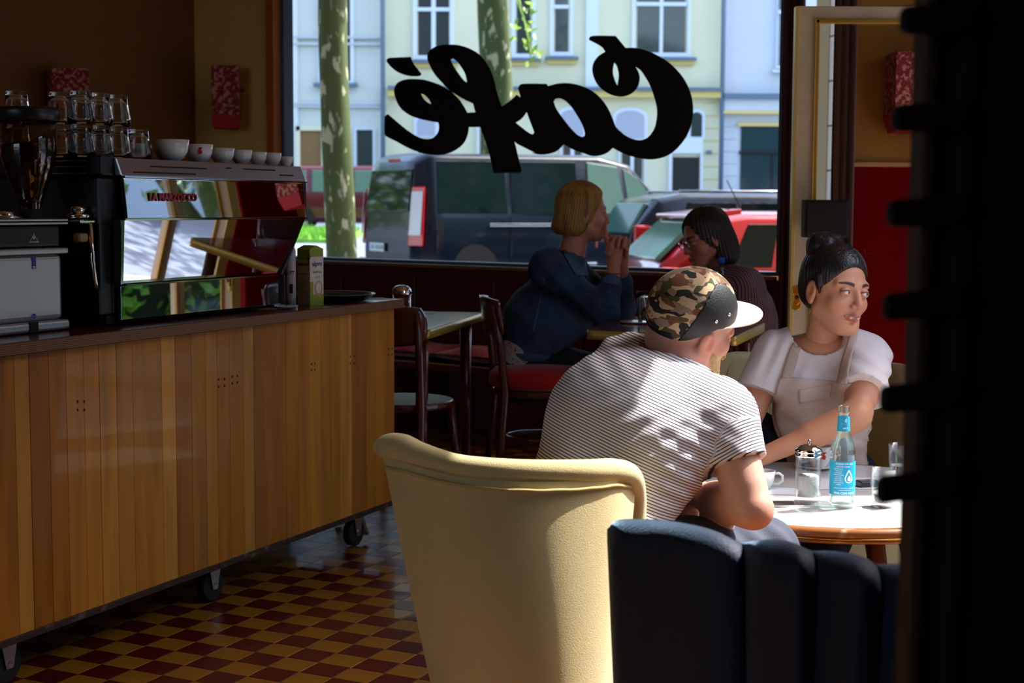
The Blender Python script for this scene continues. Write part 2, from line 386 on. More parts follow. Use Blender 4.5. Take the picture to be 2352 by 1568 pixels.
# low stone threshold boards at the side entrance, in full sun
dk = tag(MB().box((1.62, 5.22, .006), (.78, 1.1, .01)).build('decking_mat', mat('decking_gap', S(90, 84, 74), .9)), 'pale ribbed slatted mat on the floor behind the white café table'.replace('é', 'e'), 'mat')
dd = np.array([.86, -.5, 0]); dn = np.array([.5, .86, 0]); dm_ = mat('pale_slat', S(225, 214, 196), .7, var=.06, vs=8)
for k in range(-9, 10):
    c = np.array([1.6, 5.2, 0])+dn*k*.062
    a, b = -.4, .4
    mb = MB(); q = [c+dd*a-dn*.024, c+dd*b-dn*.024, c+dd*b+dn*.024, c+dd*a+dn*.024]
    if any(not (1.15 < p[0] < 1.99 and 4.66 < p[1] < 5.74) for p in q):
        a, b = max(a, (1.2-c[0])/.86), min(b, (1.97-c[0])/.86); q = [c+dd*a-dn*.024, c+dd*b-dn*.024, c+dd*b+dn*.024, c+dd*a+dn*.024]
    if b-a < .1 or c[1] < 4.75 or c[1] > 5.72: continue
    mb.hexa([(p[0], p[1], .011) for p in q]+[(p[0], p[1], .024) for p in q]); mb.build('slat', dm_, dk, .002, 1)

# curtains
def curtain(label, a, b, z0, z1, depth=.05, waves=5, m=maroon2, taper=0):
    a = np.array(a[:2], float); b = np.array(b[:2], float); d = b-a; L_ = np.linalg.norm(d); n = np.array([-d[1], d[0]])/L_
    def fn(u, v):
        q = a+d*(u*(1-taper*(1-v)))+n*depth*(.5+.5*math.sin(u*waves*2*math.pi+v*.6))*(.5+.5*(1-v)); return (q[0], q[1], z0+(z1-z0)*v)
    o = MB().grid(waves*8, 14, fn).build('curtain', m, thick=.006); tag(o, label, 'curtain'); return o
pa = PL(1786, 480, W0+WN*.06, WN); pb = PL(1838, 480, W0+WN*.06, WN)
curtain('narrow dark maroon curtain hanging at the right edge of the large window', pa, pb, .05, 2.9, .05, 3, taper=.25)
curtain('dark maroon curtain beside the red dado, seen through the glass door', P(1905, 480, 6.72), P(1956, 480, 6.68), .05, 2.95, .05, 3)

# the open glazed door leaf
YD = 5.8
dx0 = float(P(1829, 300, YD)[0]); dz1 = float(P(1900, 14, YD)[2]); dx1 = 1.62
door = tag(bpy.data.objects.new('door_1', None), kind='structure'); COL.objects.link(door)
sw = .066
mb = MB(); 
for x0, x1, z0, z1 in ((dx0, dx0+sw, .02, dz1), (dx1-sw, dx1, .02, dz1), (dx0+sw, dx1-sw, dz1-.052, dz1), (dx0+sw, dx1-sw, .02, .32)):
    mb.box(((x0+x1)/2, YD+.02, (z0+z1)/2), (x1-x0, .04, z1-z0))
mb.build('door_frame', cream, door, .002)
mb = MB(); mb.box((dx0-.004, YD+.02, dz1/2+.01), (.014, .044, dz1-.02)); mb.build('edge_strip', mat('pale_brass_strip', S(236, 206, 120), .4, .3), door, .002)
mb = MB(); g0, g1, h0, h1 = dx0+sw-.004, dx1-sw+.004, .31, dz1-.048
for x0, x1, z0, z1 in ((g0, g0+.018, h0, h1), (g1-.018, g1, h0, h1), (g0, g1, h1-.018, h1), (g0, g1, h0, h0+.018)):
    mb.box(((x0+x1)/2, YD-.004, (z0+z1)/2), (x1-x0, .014, z1-z0))
mb.build('glazing_moulding', gold, door, .004)
MB().box(((g0+g1)/2, YD+.02, (h0+h1)/2), (g1-g0-.02, .006, h1-h0-.02)).build('door_pane', winglass, door)
lx, lz = float(P(1829, 684, YD)[0]), float(P(1829, 684, YD)[2])
def oval(w_, h_, n=24):
    r = w_/2; return [(r*math.cos(t), r*math.sin(t)+(h_/2-r)*(1 if math.sin(t) >= 0 else -1)) for t in [2*math.pi*(k+.5)/n for k in range(n)]]
Ml = frame_M((lx, YD-.001, lz), (1, 0, 0), (0, 0, 1))
mb = MB().prism(oval(.036, .094), 0, .004, M=Ml); mb.prism(oval(.026, .052), .004, .008, M=Ml); lp = mb.build('lock_plate', brass, door, .0015)
MB().cyl(Ml @ Vector((0, .004, .007)), Ml @ Vector((0, .004, .0095)), .0075, n=16).build('keyhole', blackm, door)
bx = P(1895, 502, 5.72)
bo = MB().box((bx[0]+.0, bx[1], bx[2]), (.165, .07, .14)); bo.box((bx[0], bx[1]-.036, bx[2]), (.15, .006, .125)); bb = bo.build('wall_box', mat('dark_box', S(24, 26, 20), .6), None, .004)
tag(bb, 'small dark box fixed to the glass door above the dark bun of hair', 'box')

# wall lamps
lampm = mat('lamp_paper_patterned', S(128, 14, 22), .7, c2=S(196, 128, 104), vs=42, lo=.5, hi=.58)
lampr = mat('lamp_paper_red', S(176, 24, 30), .7)
def wall_lamp(c, w_, h_, rz, label, wall_dir):
    o = thing('wall_lamp', label, 'lamp', c, rz, 'red paper wall lamps')
    r = w_/2; zb = -h_/2+h_*.2
    mb = MB().hexa([(x, y, zb) for x, y in ((-r, -r), (r, -r), (r, r), (-r, r))]+[(x, y, h_/2) for x, y in ((-r*.97, -r*.97), (r*.97, -r*.97), (r*.97, r*.97), (-r*.97, r*.97))])
    mb.build('lamp_shade', lampm, o, .003, local=True)
    mb = MB().hexa([(x, y, -h_/2) for x, y in ((-r*.84, -r*.84), (r*.84, -r*.84), (r*.84, r*.84), (-r*.84, r*.84))]+[(x, y, zb) for x, y in ((-r*1.01, -r*1.01), (r*1.01, -r*1.01), (r*1.01, r*1.01), (-r*1.01, r*1.01))])
    mb.build('lower_band', lampr, o, .003, local=True)
    mb = MB(); q = Matrix.Rotation(-rz, 3, 'Z') @ Vector((*wall_dir, 0)); mb.cyl((0, 0, .05), (q.x, q.y, .05), .012, n=8); mb.build('bracket', brass, o, local=True)
    return o
p = PL(519, 224, W0+WN*.14, WN); wall_lamp(p, .165, .37, math.radians(8), 'red patterned wall lamp on the ochre pillar left of the window', tuple(-WN[:2]*.14))
p2 = PL(158, 245, c0+CN*.13, CN); wall_lamp(p2, .2, .40, math.radians(24), 'shadowed red wall lamp above the stacked glasses', tuple(-CN[:2]*.13))
p3 = P(2096, 214, 6.66); wall_lamp(p3, .2, .34, 0, 'red wall lamp with leaf pattern on the ochre wall behind the glass door', (0, .12))

# ------------------------------------------------------------------ lettering on the window
inkm = mat('window_lettering_black', (.004, .004, .004), .5)
A = lambda *q: [(870+x/4.3564, 60+y/4.3564) for x, y in q]
B = lambda *q: [(1220+x/4.6125, 60+y/4.6125) for x, y in q]
acc = A((75, 345), (98, 320), (160, 314), (320, 308), (345, 370), (385, 425), (428, 478), (410, 498), (350, 503), (270, 492), (190, 460), (130, 415), (90, 370))
ee = A((60, 905), (92, 878), (200, 970), (300, 1050), (390, 1105), (470, 1130), (540, 1120), (590, 1070), (605, 1010), (597, 965), (500, 948), (400, 925), (310, 890), (230, 830), (180, 750), (155, 660), (165, 600), (200, 560), (270, 533), (360, 528), (450, 535), (540, 560), (630, 595), (720, 650), (790, 715), (840, 780), (888, 868), (905, 940), (903, 1012), (893, 1080), (860, 1160), (800, 1220), (720, 1265), (620, 1290), (520, 1285), (430, 1270), (300, 1220), (180, 1155), (75, 1100), (58, 1050))
eh = A((425, 675), (470, 697), (505, 735), (528, 780), (490, 762), (450, 725))
ff = A((620, 190), (700, 184), (800, 190), (900, 220), (990, 270), (1060, 340), (1110, 420), (1150, 520), (1180, 640), (1205, 730), (1232, 802), (1300, 990), (1360, 1160), (1395, 1300), (1432, 1445), (1415, 1467), (1150, 1470), (1110, 1290), (1060, 1130), (1015, 1010), (895, 1010), (880, 865), (968, 862), (945, 775), (850, 730), (720, 650), (630, 560), (560, 480), (510, 390), (487, 320), (500, 260), (550, 215))
fh = A((722, 335), (745, 325), (790, 360), (840, 430), (870, 490), (885, 563), (850, 540), (790, 460), (745, 390))
aa = A((1215, 800), (1232, 802), (1290, 765), (1340, 725), (1380, 685), (1420, 714), (1395, 620), (1440, 577), (1680, 577))+B((180, 635), (270, 610), (370, 602), (470, 615), (580, 650), (680, 710), (760, 790), (820, 880), (865, 980), (900, 1070), (965, 1130), (950, 1200), (865, 1290), (800, 1345), (720, 1372), (640, 1374), (540, 1340), (450, 1310), (345, 1252), (290, 1310), (220, 1345), (130, 1360), (60, 1355), (0, 1338))+A((1560, 1265), (1460, 1215), (1365, 1160), (1290, 1040))
ah1 = A((1370, 965), (1420, 935), (1460, 890), (1480, 858), (1510, 940), (1557, 1062), (1540, 1084), (1500, 1065), (1440, 1020))
ah2 = B((238, 800), (255, 772), (300, 765), (360, 790), (430, 860), (490, 950), (545, 1050), (570, 1130), (565, 1165), (540, 1175), (490, 1150), (420, 1080), (340, 980), (270, 880))
cc = B((610, 145), (650, 103), (895, 103), (1000, 230), (1100, 230), (1200, 250), (1320, 300), (1440, 370), (1540, 460), (1620, 560), (1680, 680), (1710, 800), (1715, 920), (1695, 1040), (1650, 1160), (1570, 1270), (1480, 1350), (1380, 1395), (1270, 1412), (1150, 1400), (1020, 1365), (940, 1330), (865, 1290), (840, 1180), (895, 1065), (960, 1130), (1040, 1180), (1130, 1207), (1200, 1197), (1260, 1155), (1310, 1070), (1332, 960), (1330, 860), (1300, 740), (1260, 630), (1210, 540), (1160, 470), (1106, 430), (1140, 495), (1150, 560), (1130, 640), (1070, 710), (980, 745), (890, 740), (800, 705), (720, 640), (670, 560), (648, 470), (660, 390), (710, 320), (785, 270), (740, 215))
ch = B((880, 383), (910, 430), (928, 520), (915, 632), (885, 570), (865, 480))
WM = frame_M(W0+WN*-.058, WD, (0, 0, 1))
def onwin(lp):
    out = []
    for x, y in lp:
        p = PL(x, y, W0+WN*-.058, WN); out.append((float((p-W0) @ WD), float(p[2])))
    return out
LT = tag(bpy.data.objects.new('window_lettering', None), 'large black script lettering reading Cafe with accent, mirrored, on the window', 'lettering'); COL.objects.link(LT)
for nm, lps, dz in (('letter_c', [cc, ch], 0), ('letter_a', [aa, ah1, ah2], .0006), ('letter_f', [ff, fh], .0012), ('letter_e', [ee, eh], .0018), ('accent', [acc], 0)):
    curve_shape([onwin(smooth_loop(l, 4, 48)) for l in lps], inkm, nm, WM @ Matrix.Translation((0, 0, dz)), LT, .001)
# ------------------------------------------------------------------ outside
def gz(x, y):
    s_ = -.3+.034*(y-13)
    k = min(1, max(0, (y-6.5)/3.0)); k = k*k*(3-2*k)
    return -.12*(1-k)+s_*k if y < 60 else -.3+.034*47
asph = mat('asphalt', S(116, 126, 142), .85, var=.2, vs=1.5, bump=.3, bs=90)
mb = MB(); xs = np.linspace(-40, 50, 46); ys = np.concatenate([np.linspace(-25, 6, 12), np.linspace(7, 12, 8), np.linspace(14, 70, 18)])
vs = [(x, y, gz(x, y)-.01) for x in xs for y in ys]; ny = len(ys)
mb.add(vs, [(i*ny+j, (i+1)*ny+j, (i+1)*ny+j+1, i*ny+j+1) for i in range(len(xs)-1) for j in range(ny-1)], 0, True)
struct('ground_street', mb, asph)
pav = mat('pavement_slab', S(178, 172, 160), .8, var=.1, vs=4)
mb = MB()
for i in range(0, 2):
    for j in range(-4, 16): mb.box((2.55+i*.62, j*.62, -.115), (.6, .6, .03))
pv = struct('pavement_side', mb, pav); pv['kind'] = 'structure'
YF = 46.0
def fb(mb, x0, y0, x1, y1, f0, f1, mi=0, D=YF):
    """box from pixel rectangle, front at D-f1, back at D-f0"""
    a = P(x0, y1, D); b = P(x1, y0, D); return mb.box(((a[0]+b[0])/2, D-(f0+f1)/2, (a[2]+b[2])/2), (abs(b[0]-a[0]), abs(f1-f0), abs(b[2]-a[2])))
fglass = mat('facade_window_dark', (.03, .045, .05), .06, spec=.8)
fglass2 = mat('facade_window_blind', S(168, 178, 190), .5)
def fwin(par, x0, y0, x1, y1, sashes=2, transom=None, fr=7, g=fglass, D=YF):
    mb = MB(); fb(mb, x0-fr, y0-fr, x1+fr, y0, -.02, .1); fb(mb, x0-fr, y1, x1+fr, y1+fr, -.02, .1); fb(mb, x0-fr, y0, x0, y1, -.02, .1); fb(mb, x1, y0, x1+fr, y1, -.02, .1)
    w_ = (x1-x0)/sashes
    for k in range(1, sashes): fb(mb, x0+w_*k-5, y0, x0+w_*k+5, y1, -.02, .07)
    if transom: fb(mb, x0, transom-4, x1, transom+4, -.02, .08)
    o = mb.build('window', plast, par)
    for k in range(sashes):
        for (ya, yb) in (((y0, transom), (transom, y1)) if transom else ((y0, y1),)):
            m_ = MB(); fb(m_, x0+w_*k+3, ya, x0+w_*(k+1)-3, yb, -.01, .02); m_.build('pane', g, o)
    return o
def arch(mb, x0, x1, y0, ys_, y1, f0, f1, mi=0):
    """round headed panel"""
    a = P(x0, y1, YF); b = P(x1, ys_, YF); t = P(x0, y0, YF); r = (b[0]-a[0])/2; cx = (a[0]+b[0])/2; h = t[2]-b[2]
    poly = [(a[0], a[2]), (b[0], a[2])]+[(cx+r*math.cos(q), b[2]+h*math.sin(q)) for q in np.linspace(0, math.pi, 11)]
    return mb.prism(poly, f0, f1, mi, Matrix(((1, 0, 0, 0), (0, 0, -1, YF), (0, 1, 0, 0), (0, 0, 0, 1))))
c1m = mat('facade_pale_green', S(200, 208, 198), .85, var=.05, vs=.6); c2m = mat('facade_cream_yellow', S(218, 218, 184), .85, var=.05, vs=.6)
c3m = mat('facade_pale_blue', S(200, 208, 214), .85, var=.04, vs=.6); ledm = mat('facade_ledge', S(184, 196, 198), .7); led2 = mat('facade_ledge_ochre', S(214, 196, 120), .7)
greym = mat('downpipe_zinc', S(92, 116, 134), .5)
def bld(label, x0, x1, m):
    p = P((x0+x1)/2, 480, YF); o = thing('apartment_building', label, 'building', (p[0], YF, gz(0, YF)))
    a = P(x0, 480, YF)[0]; b = P(x1, 480, YF)[0]; mb = MB().box(((a+b)/2, YF+1.5, 6.0), (b-a, 3.0, 13)); mb.build('wall', m, o); return o
b1 = bld('pale green apartment house behind the left tree, brown shuttered doorway', 380, 884, c1m)
b2 = bld('cream yellow apartment house with white windows across the street', 884, 1656, c2m)
b3 = bld('pale blue-grey house with large dark shop window across the street', 1656, 2250, c3m)
for y0, y1 in ((84, 88), (99, 103), (236, 240), (243, 246)): mb = MB(); fb(mb, 500, y0, 880, y1, 0, .12); mb.build('ledge', ledm, b1)
mb = MB(); fb(mb, 500, -700, 678, 760, 0, .1); mb.build('pilaster', mat('facade_pale_mint', S(206, 220, 216), .85), b1)
fwin(b1, 738, -40, 806, 186, 2, None, 6); mb = MB(); fb(mb, 722, 192, 822, 199, 0, .25); mb.build('window_sill', greym, b1)
mb = MB(); fb(mb, 690, 300, 740, 470, 0, .05); mb.build('doorway_shutter', mat('brown_shutter', S(128, 98, 56), .6, var=.1, vs=3), b1)
for q in ((681, 290, 690, 480), (740, 290, 749, 480), (681, 290, 749, 300)): mb = MB(); fb(mb, *q, 0, .12); mb.build('door_surround', c2m, b1)
fwin(b1, 818, 298, 858, 420, 1, None, 3)
for k in range(4): mb = MB(); fb(mb, 500, 312+k*24, 680, 314+k*24, 0, .02); mb.build('joint', ledm, b1)
# cream building
for x0, x1, y0, y1, s_, t_ in ((958, 1034, -60, 128, 2, 22), (1184, 1222, -60, 124, 1, None), (1272, 1308, -60, 120, 1, 16), (1460, 1578, -60, 122, 2, 10)):
    fwin(b2, x0, y0, x1, y1, s_, t_, 9)
    mb = MB(); fb(mb, x0-20, y1+12, x1+20, y1+17, 0, .3); mb.build('window_sill', greym, b2)
    mb = MB(); fb(mb, x0-16, y1+17, x1+16, y1+27, 0, .15); mb.build('sill_band', led2, b2)
mb = MB(); fb(mb, 893, 203, 1656, 207, 0, .4); mb.build('ledge', greym, b2)
mb = MB(); fb(mb, 893, 207, 1656, 222, 0, .3); mb.build('cornice', led2, b2)
for x0, x1, y0, ys_, y1, g in ((958, 1000, 268, 282, 312, fglass2), (1288, 1340, 252, 266, 312, fglass2), (1414, 1480, 254, 272, 318, fglass2), (1586, 1612, 258, 268, 314, fglass)):
    mb = MB(); arch(mb, x0-7, x1+7, y0-7, ys_-4, y1+4, 0, .08); o = mb.build('arch_surround', plast, b2)
    mb = MB(); arch(mb, x0, x1, y0, ys_, y1, .02, .1); mb.build('arched_panel', g, o)
for x0, x1, y0, y1, sn in ((1424, 1478, 338, 520, 2), (1100, 1140, 250, 520, 1), (960, 1002, 330, 520, 2), (1290, 1338, 330, 520, 2)): fwin(b2, x0, y0, x1, y1, sn, None, 5)
mb = MB(); fb(mb, 1543, 361, 1606, 520, -.02, .03); mb.build('doorway', mat('dark_doorway', S(16, 22, 20), .5), b2)
for q in ((1534, 352, 1543, 520), (1606, 352, 1614, 520), (1534, 318, 1614, 352)): mb = MB(); fb(mb, *q, 0, .1); mb.build('door_surround', plast, b2)
mb = MB(); fb(mb, 1622, 346, 1634, 353, 0, .08); mb.build('house_number_plate', greym, b2)
mb = MB(); fb(mb, 1345, -700, 1380, 200, 0, .12); mb.build('pilaster', plast, b2)
for k in range(7): mb = MB(); fb(mb, 1616, 236+k*29, 1648, 238+k*29, 0, .015); mb.build('joint', led2, b2)
for x in (882, 1652):
    a = P(x, 480, YF); mb = MB().cyl((a[0], YF-.25, 0), (a[0], YF-.25, 12), .07, n=10); mb.build('downpipe', greym, b1 if x < 1000 else b2)
# pale building
mb = MB(); fb(mb, 1660, 219, 2200, 228, 0, .4); mb.build('ledge', greym, b3)
mb = MB(); fb(mb, 1658, 228, 2200, 256, 0, .25); mb.build('fascia', c3m, b3); mb = MB(); fb(mb, 1658, 258, 2200, 262, 0, .3); mb.build('ledge', led2, b3)
mb = MB(); fb(mb, 1694, 284, 2000, 290, 0, .12); mb.build('shop_window_head', led2, b3)
mb = MB(); fb(mb, 1697, 291, 1900, 560, -.01, .04); o = mb.build('shop_window', mat('shop_glass', (.02, .045, .055), .08, spec=.8), b3)
mb = MB(); fb(mb, 1697, 348, 1900, 353, 0, .1); fb(mb, 1770, 353, 1773, 560, 0, .1); mb.build('shop_window_bar', blackm, o)
fwin(b3, 1786, -60, 1840, 152, 1, 28, 5); mb = MB(); fb(mb, 1772, 160, 1850, 168, 0, .2); mb.build('window_sill', c3m, b3)
for k in range(5): mb = MB(); fb(mb, 1664, 290+k*28, 1690, 292+k*28, 0, .015); mb.build('joint', ledm, b3)
# near white building, seen as a strip through the doorway, in large blocks
sb = thing('white_block_house', 'near white blockwork wall seen in a strip through the glass door', 'building', (4.6, 11.5, gz(0, 11)))
bm_ = mat('white_block', S(226, 220, 210), .8, var=.03, vs=2)
MB().box((4.3, 11.5, 3.2), (4.0, .5, 7.4)).build('wall', mat('block_joint', S(170, 150, 110), .9), sb)
blk = None
for r_ in range(20):
    for c in range(3):
        x0 = 2.3+c*1.33
        if blk is None: blk = MB().box((0, 0, 0), (1.31, .06, .31)).build('block', bm_, sb, .004, 1, local=True)
        o = blk if (r_ == 0 and c == 0) else blk.copy()
        if o is not blk: COL.objects.link(o)
        Mi = ROOT[sb.name].inverted(); o.location = Mi @ Vector((x0+.66, 11.22, -.3+r_*.323))
# grass verge far left
rg = random.Random(3); mb = MB(); mb.hexa([(-8.5, 33.5, .3), (-3.6, 33.5, .3), (-3.6, 37, .3), (-8.5, 37, .3), (-8.5, 33.5, .47), (-3.6, 33.5, .47), (-3.6, 37, .62), (-8.5, 37, .62)])
for k in range(5000):
    x, y = rg.uniform(-8.4, -3.7), rg.uniform(33.5, 37); z = .46+(y-33.5)*.043; h = rg.uniform(.06, .2); a = rg.uniform(0, 6.3); dx, dy = .02*math.cos(a), .02*math.sin(a)
    mb.add([(x-dx, y-dy, z), (x+dx, y+dy, z), (x+rg.uniform(-.05, .05), y, z+h)], [(0, 1, 2)])
tag(mb.build('grass', mat('grass_green', S(120, 176, 60), .7, var=.3, vs=3)), 'sunlit strip of grass between the trees and the far red van', 'grass', kind='stuff')
# trees
bark = mat('plane_bark', S(74, 88, 44), .85, c2=S(178, 178, 140), vs=10, lo=.57, hi=.63, bump=.6, bs=12, stretch=(1, 1, .45))
leafm = mat('leaf_green', S(92, 132, 38), .5, var=.35, vs=2)
def leaf_cloud(n, R_, seed, sz=.09):
    rg = random.Random(seed); vs = []; fs = []
    for k in range(n):
        while True:
            p = Vector((rg.uniform(-1, 1), rg.uniform(-1, 1), rg.uniform(-1, 1)))
            if .25 < p.length < 1: break
        p = Vector((p.x*R_[0], p.y*R_[1], p.z*R_[2])); a = Vector((rg.gauss(0, 1), rg.gauss(0, 1), rg.gauss(0, 1))).normalized(); b = a.orthogonal().normalized()
        s1 = sz*rg.uniform(.7, 1.5); i = len(vs); vs += [p-a*s1, p+b*s1*.7, p+a*s1, p-b*s1*.7]; fs.append((i, i+1, i+2, i+3))
    return vs, fs
def tree(label, x, y, r, lean, h, crown, seed, n=2600):
    z = gz(x, y); o = thing('plane_tree', label, 'tree', (x, y, z)); rg = random.Random(seed)
    prof = [(0, r*1.35), (.3, r*1.12), (1.2, r*1.0), (2.4, r*.97), (3.6, r*.93), (5, r*.86), (h, r*.6)]
    def fn(u, v):
        t = v*(len(prof)-1); i = min(int(t), len(prof)-2); q = t-i; zz = prof[i][0]*(1-q)+prof[i+1][0]*q; rr = prof[i][1]*(1-q)+prof[i+1][1]*q
        a = 2*math.pi*u; rr *= 1+.06*math.sin(3*a+zz*1.3+seed)+.04*math.sin(5*a-zz*2.1)
        return (rr*math.cos(a)+lean*zz+.04*math.sin(zz*1.1+seed), rr*math.sin(a), zz)
    mb = MB().grid(20, 28, fn, closeu=True)
    for k in range(5):
        a = k*1.3+seed; mb.tube([(lean*(h-1.2), 0, h-1.4), (lean*h+math.cos(a)*.9, math.sin(a)*.9, h+.6), (lean*h+math.cos(a)*2, math.sin(a)*2, h+2.4)], [r*.5, r*.35, r*.1], 7)
    mb.build('trunk', bark, o, local=True)
    vs, fs = leaf_cloud(n, crown, seed); c = MB().add([(v.x+lean*h, v.y, v.z+h+2.0) for v in vs], fs).build('foliage', leafm, o, local=True); c['kind'] = 'stuff'
    return o
q = P(776, 480, 16); tree('mottled plane tree trunk left of the dark van', q[0], 16, .155, .0, 5.2, (2.6, 2.6, 2.0), 1)
q = P(1140, 480, 25); tree('pale mottled plane tree trunk behind the middle of the lettering', q[0], 25, .27, -.012, 6.2, (3.4, 3.4, 2.4), 5)
tt_ = tree('plane tree by the side street, seen mirrored in the espresso machine', 13.5, 15.5, .22, .02, 3.4, (3.0, 3.0, 2.4), 9, 4200)
tree('street tree on the cafe side, out of the window to the left', -8.5, 20.5, .2, 0, 4.6, (3.2, 2.4, 2.0), 12)
tree('street tree on the cafe side, beyond the right edge of the window', 6.0, 17.5, .2, 0, 5.6, (3.0, 2.2, 2.0), 13, 3200)
for k, (x_, y_, z_) in enumerate(((-8.5, 27, -2.6), (-12, 33, -2.4), (9.2, 10.8, .2))):
    c_ = copy_tree(tt_); c_.location = (x_, y_, gz(x_, y_)+z_); c_['label'] = ['low bushy tree left of the parked van, out of the window to the left', 'low bushy tree far left beyond the van, out of the window to the left', 'street tree behind the clipped hedge of the side street'][k]
for k, (x_, y_) in enumerate(((14, 4.5), (14.5, -1.8), (13.5, -8))):
    c_ = copy_tree(tt_); c_.location = (x_, y_, -.12); c_['label'] = ['street tree opposite the side entrance, first from the hedge', 'street tree opposite the side entrance, second from the hedge', 'street tree opposite the side entrance, farthest along the side street'][k]
sp = MB(); rg = random.Random(4)                              # a few twigs hanging into view at the second trunk
for k in range(34):
    px_, py_ = rg.choice([(1205, 20), (1212, 85), (1225, 110), (1175, 60), (1200, 150), (1210, 35)]); p = P(px_+rg.gauss(0, 9), py_+rg.gauss(0, 14), 24); a = Vector((rg.gauss(0, 1), rg.gauss(0, .5), rg.gauss(0, 1))).normalized(); b = a.orthogonal().normalized(); s_ = .07; p = Vector(p)
    sp.add([p-a*s_, p+b*s_*.6, p+a*s_, p-b*s_*.6], [(0, 1, 2, 3)])
for k in range(3): sp.tube([P(1180, -60+k*20, 24.4), P(1200+k*6, 30+k*20, 24.2), P(1214+k*3, 100+k*22, 24)], .008, 5)
tag(sp.build('leafy_twig', mat('fresh_leaf', S(150, 190, 60), .5)), 'bright green twigs beside the trunk behind the lettering', 'twig')
# clipped hedge on the side street
rg = random.Random(8); vs, fs = leaf_cloud(5200, (1, 1, 1), 8, .075); hv = []
for i in range(0, len(vs), 4):
    c = sum(vs[i:i+4], Vector())/4; t = Vector((rg.uniform(-.45, .45), rg.uniform(-4.5, 4.5), rg.uniform(-.55, .6))); hv += [v-c+t+Vector((7.6, 9.0, .5)) for v in vs[i:i+4]]
hb = MB().add(hv, fs, 0); hb.box((7.6, 9.0, .42), (.5, 8.8, 1.0), 1); tag(hb.build('hedge', [mat('hedge_leaf', S(96, 158, 44), .45, var=.4, vs=4), mat('hedge_core', S(24, 40, 16), .9)]), 'clipped green hedge along the side street, mirrored in the espresso machine', 'hedge', kind='stuff')
MB_ = MB().box((19, 6, 6), (.6, 46, 13)); so_ = thing('rendered_house', 'pale house across the side street, mirrored in the espresso machine', 'building', (19, 14, 0)); MB_.build('wall', mat('pale_render', S(206, 214, 222), .8), so_)
for k in range(6):
    m_ = MB(); m_.box((18.68, 4+k*4, 2.4), (.08, 1.3, 1.8)); wn = m_.build('window', plast, so_); m_ = MB().box((18.63, 4+k*4, 2.4), (.04, 1.1, 1.6)); m_.build('pane', fglass, wn)

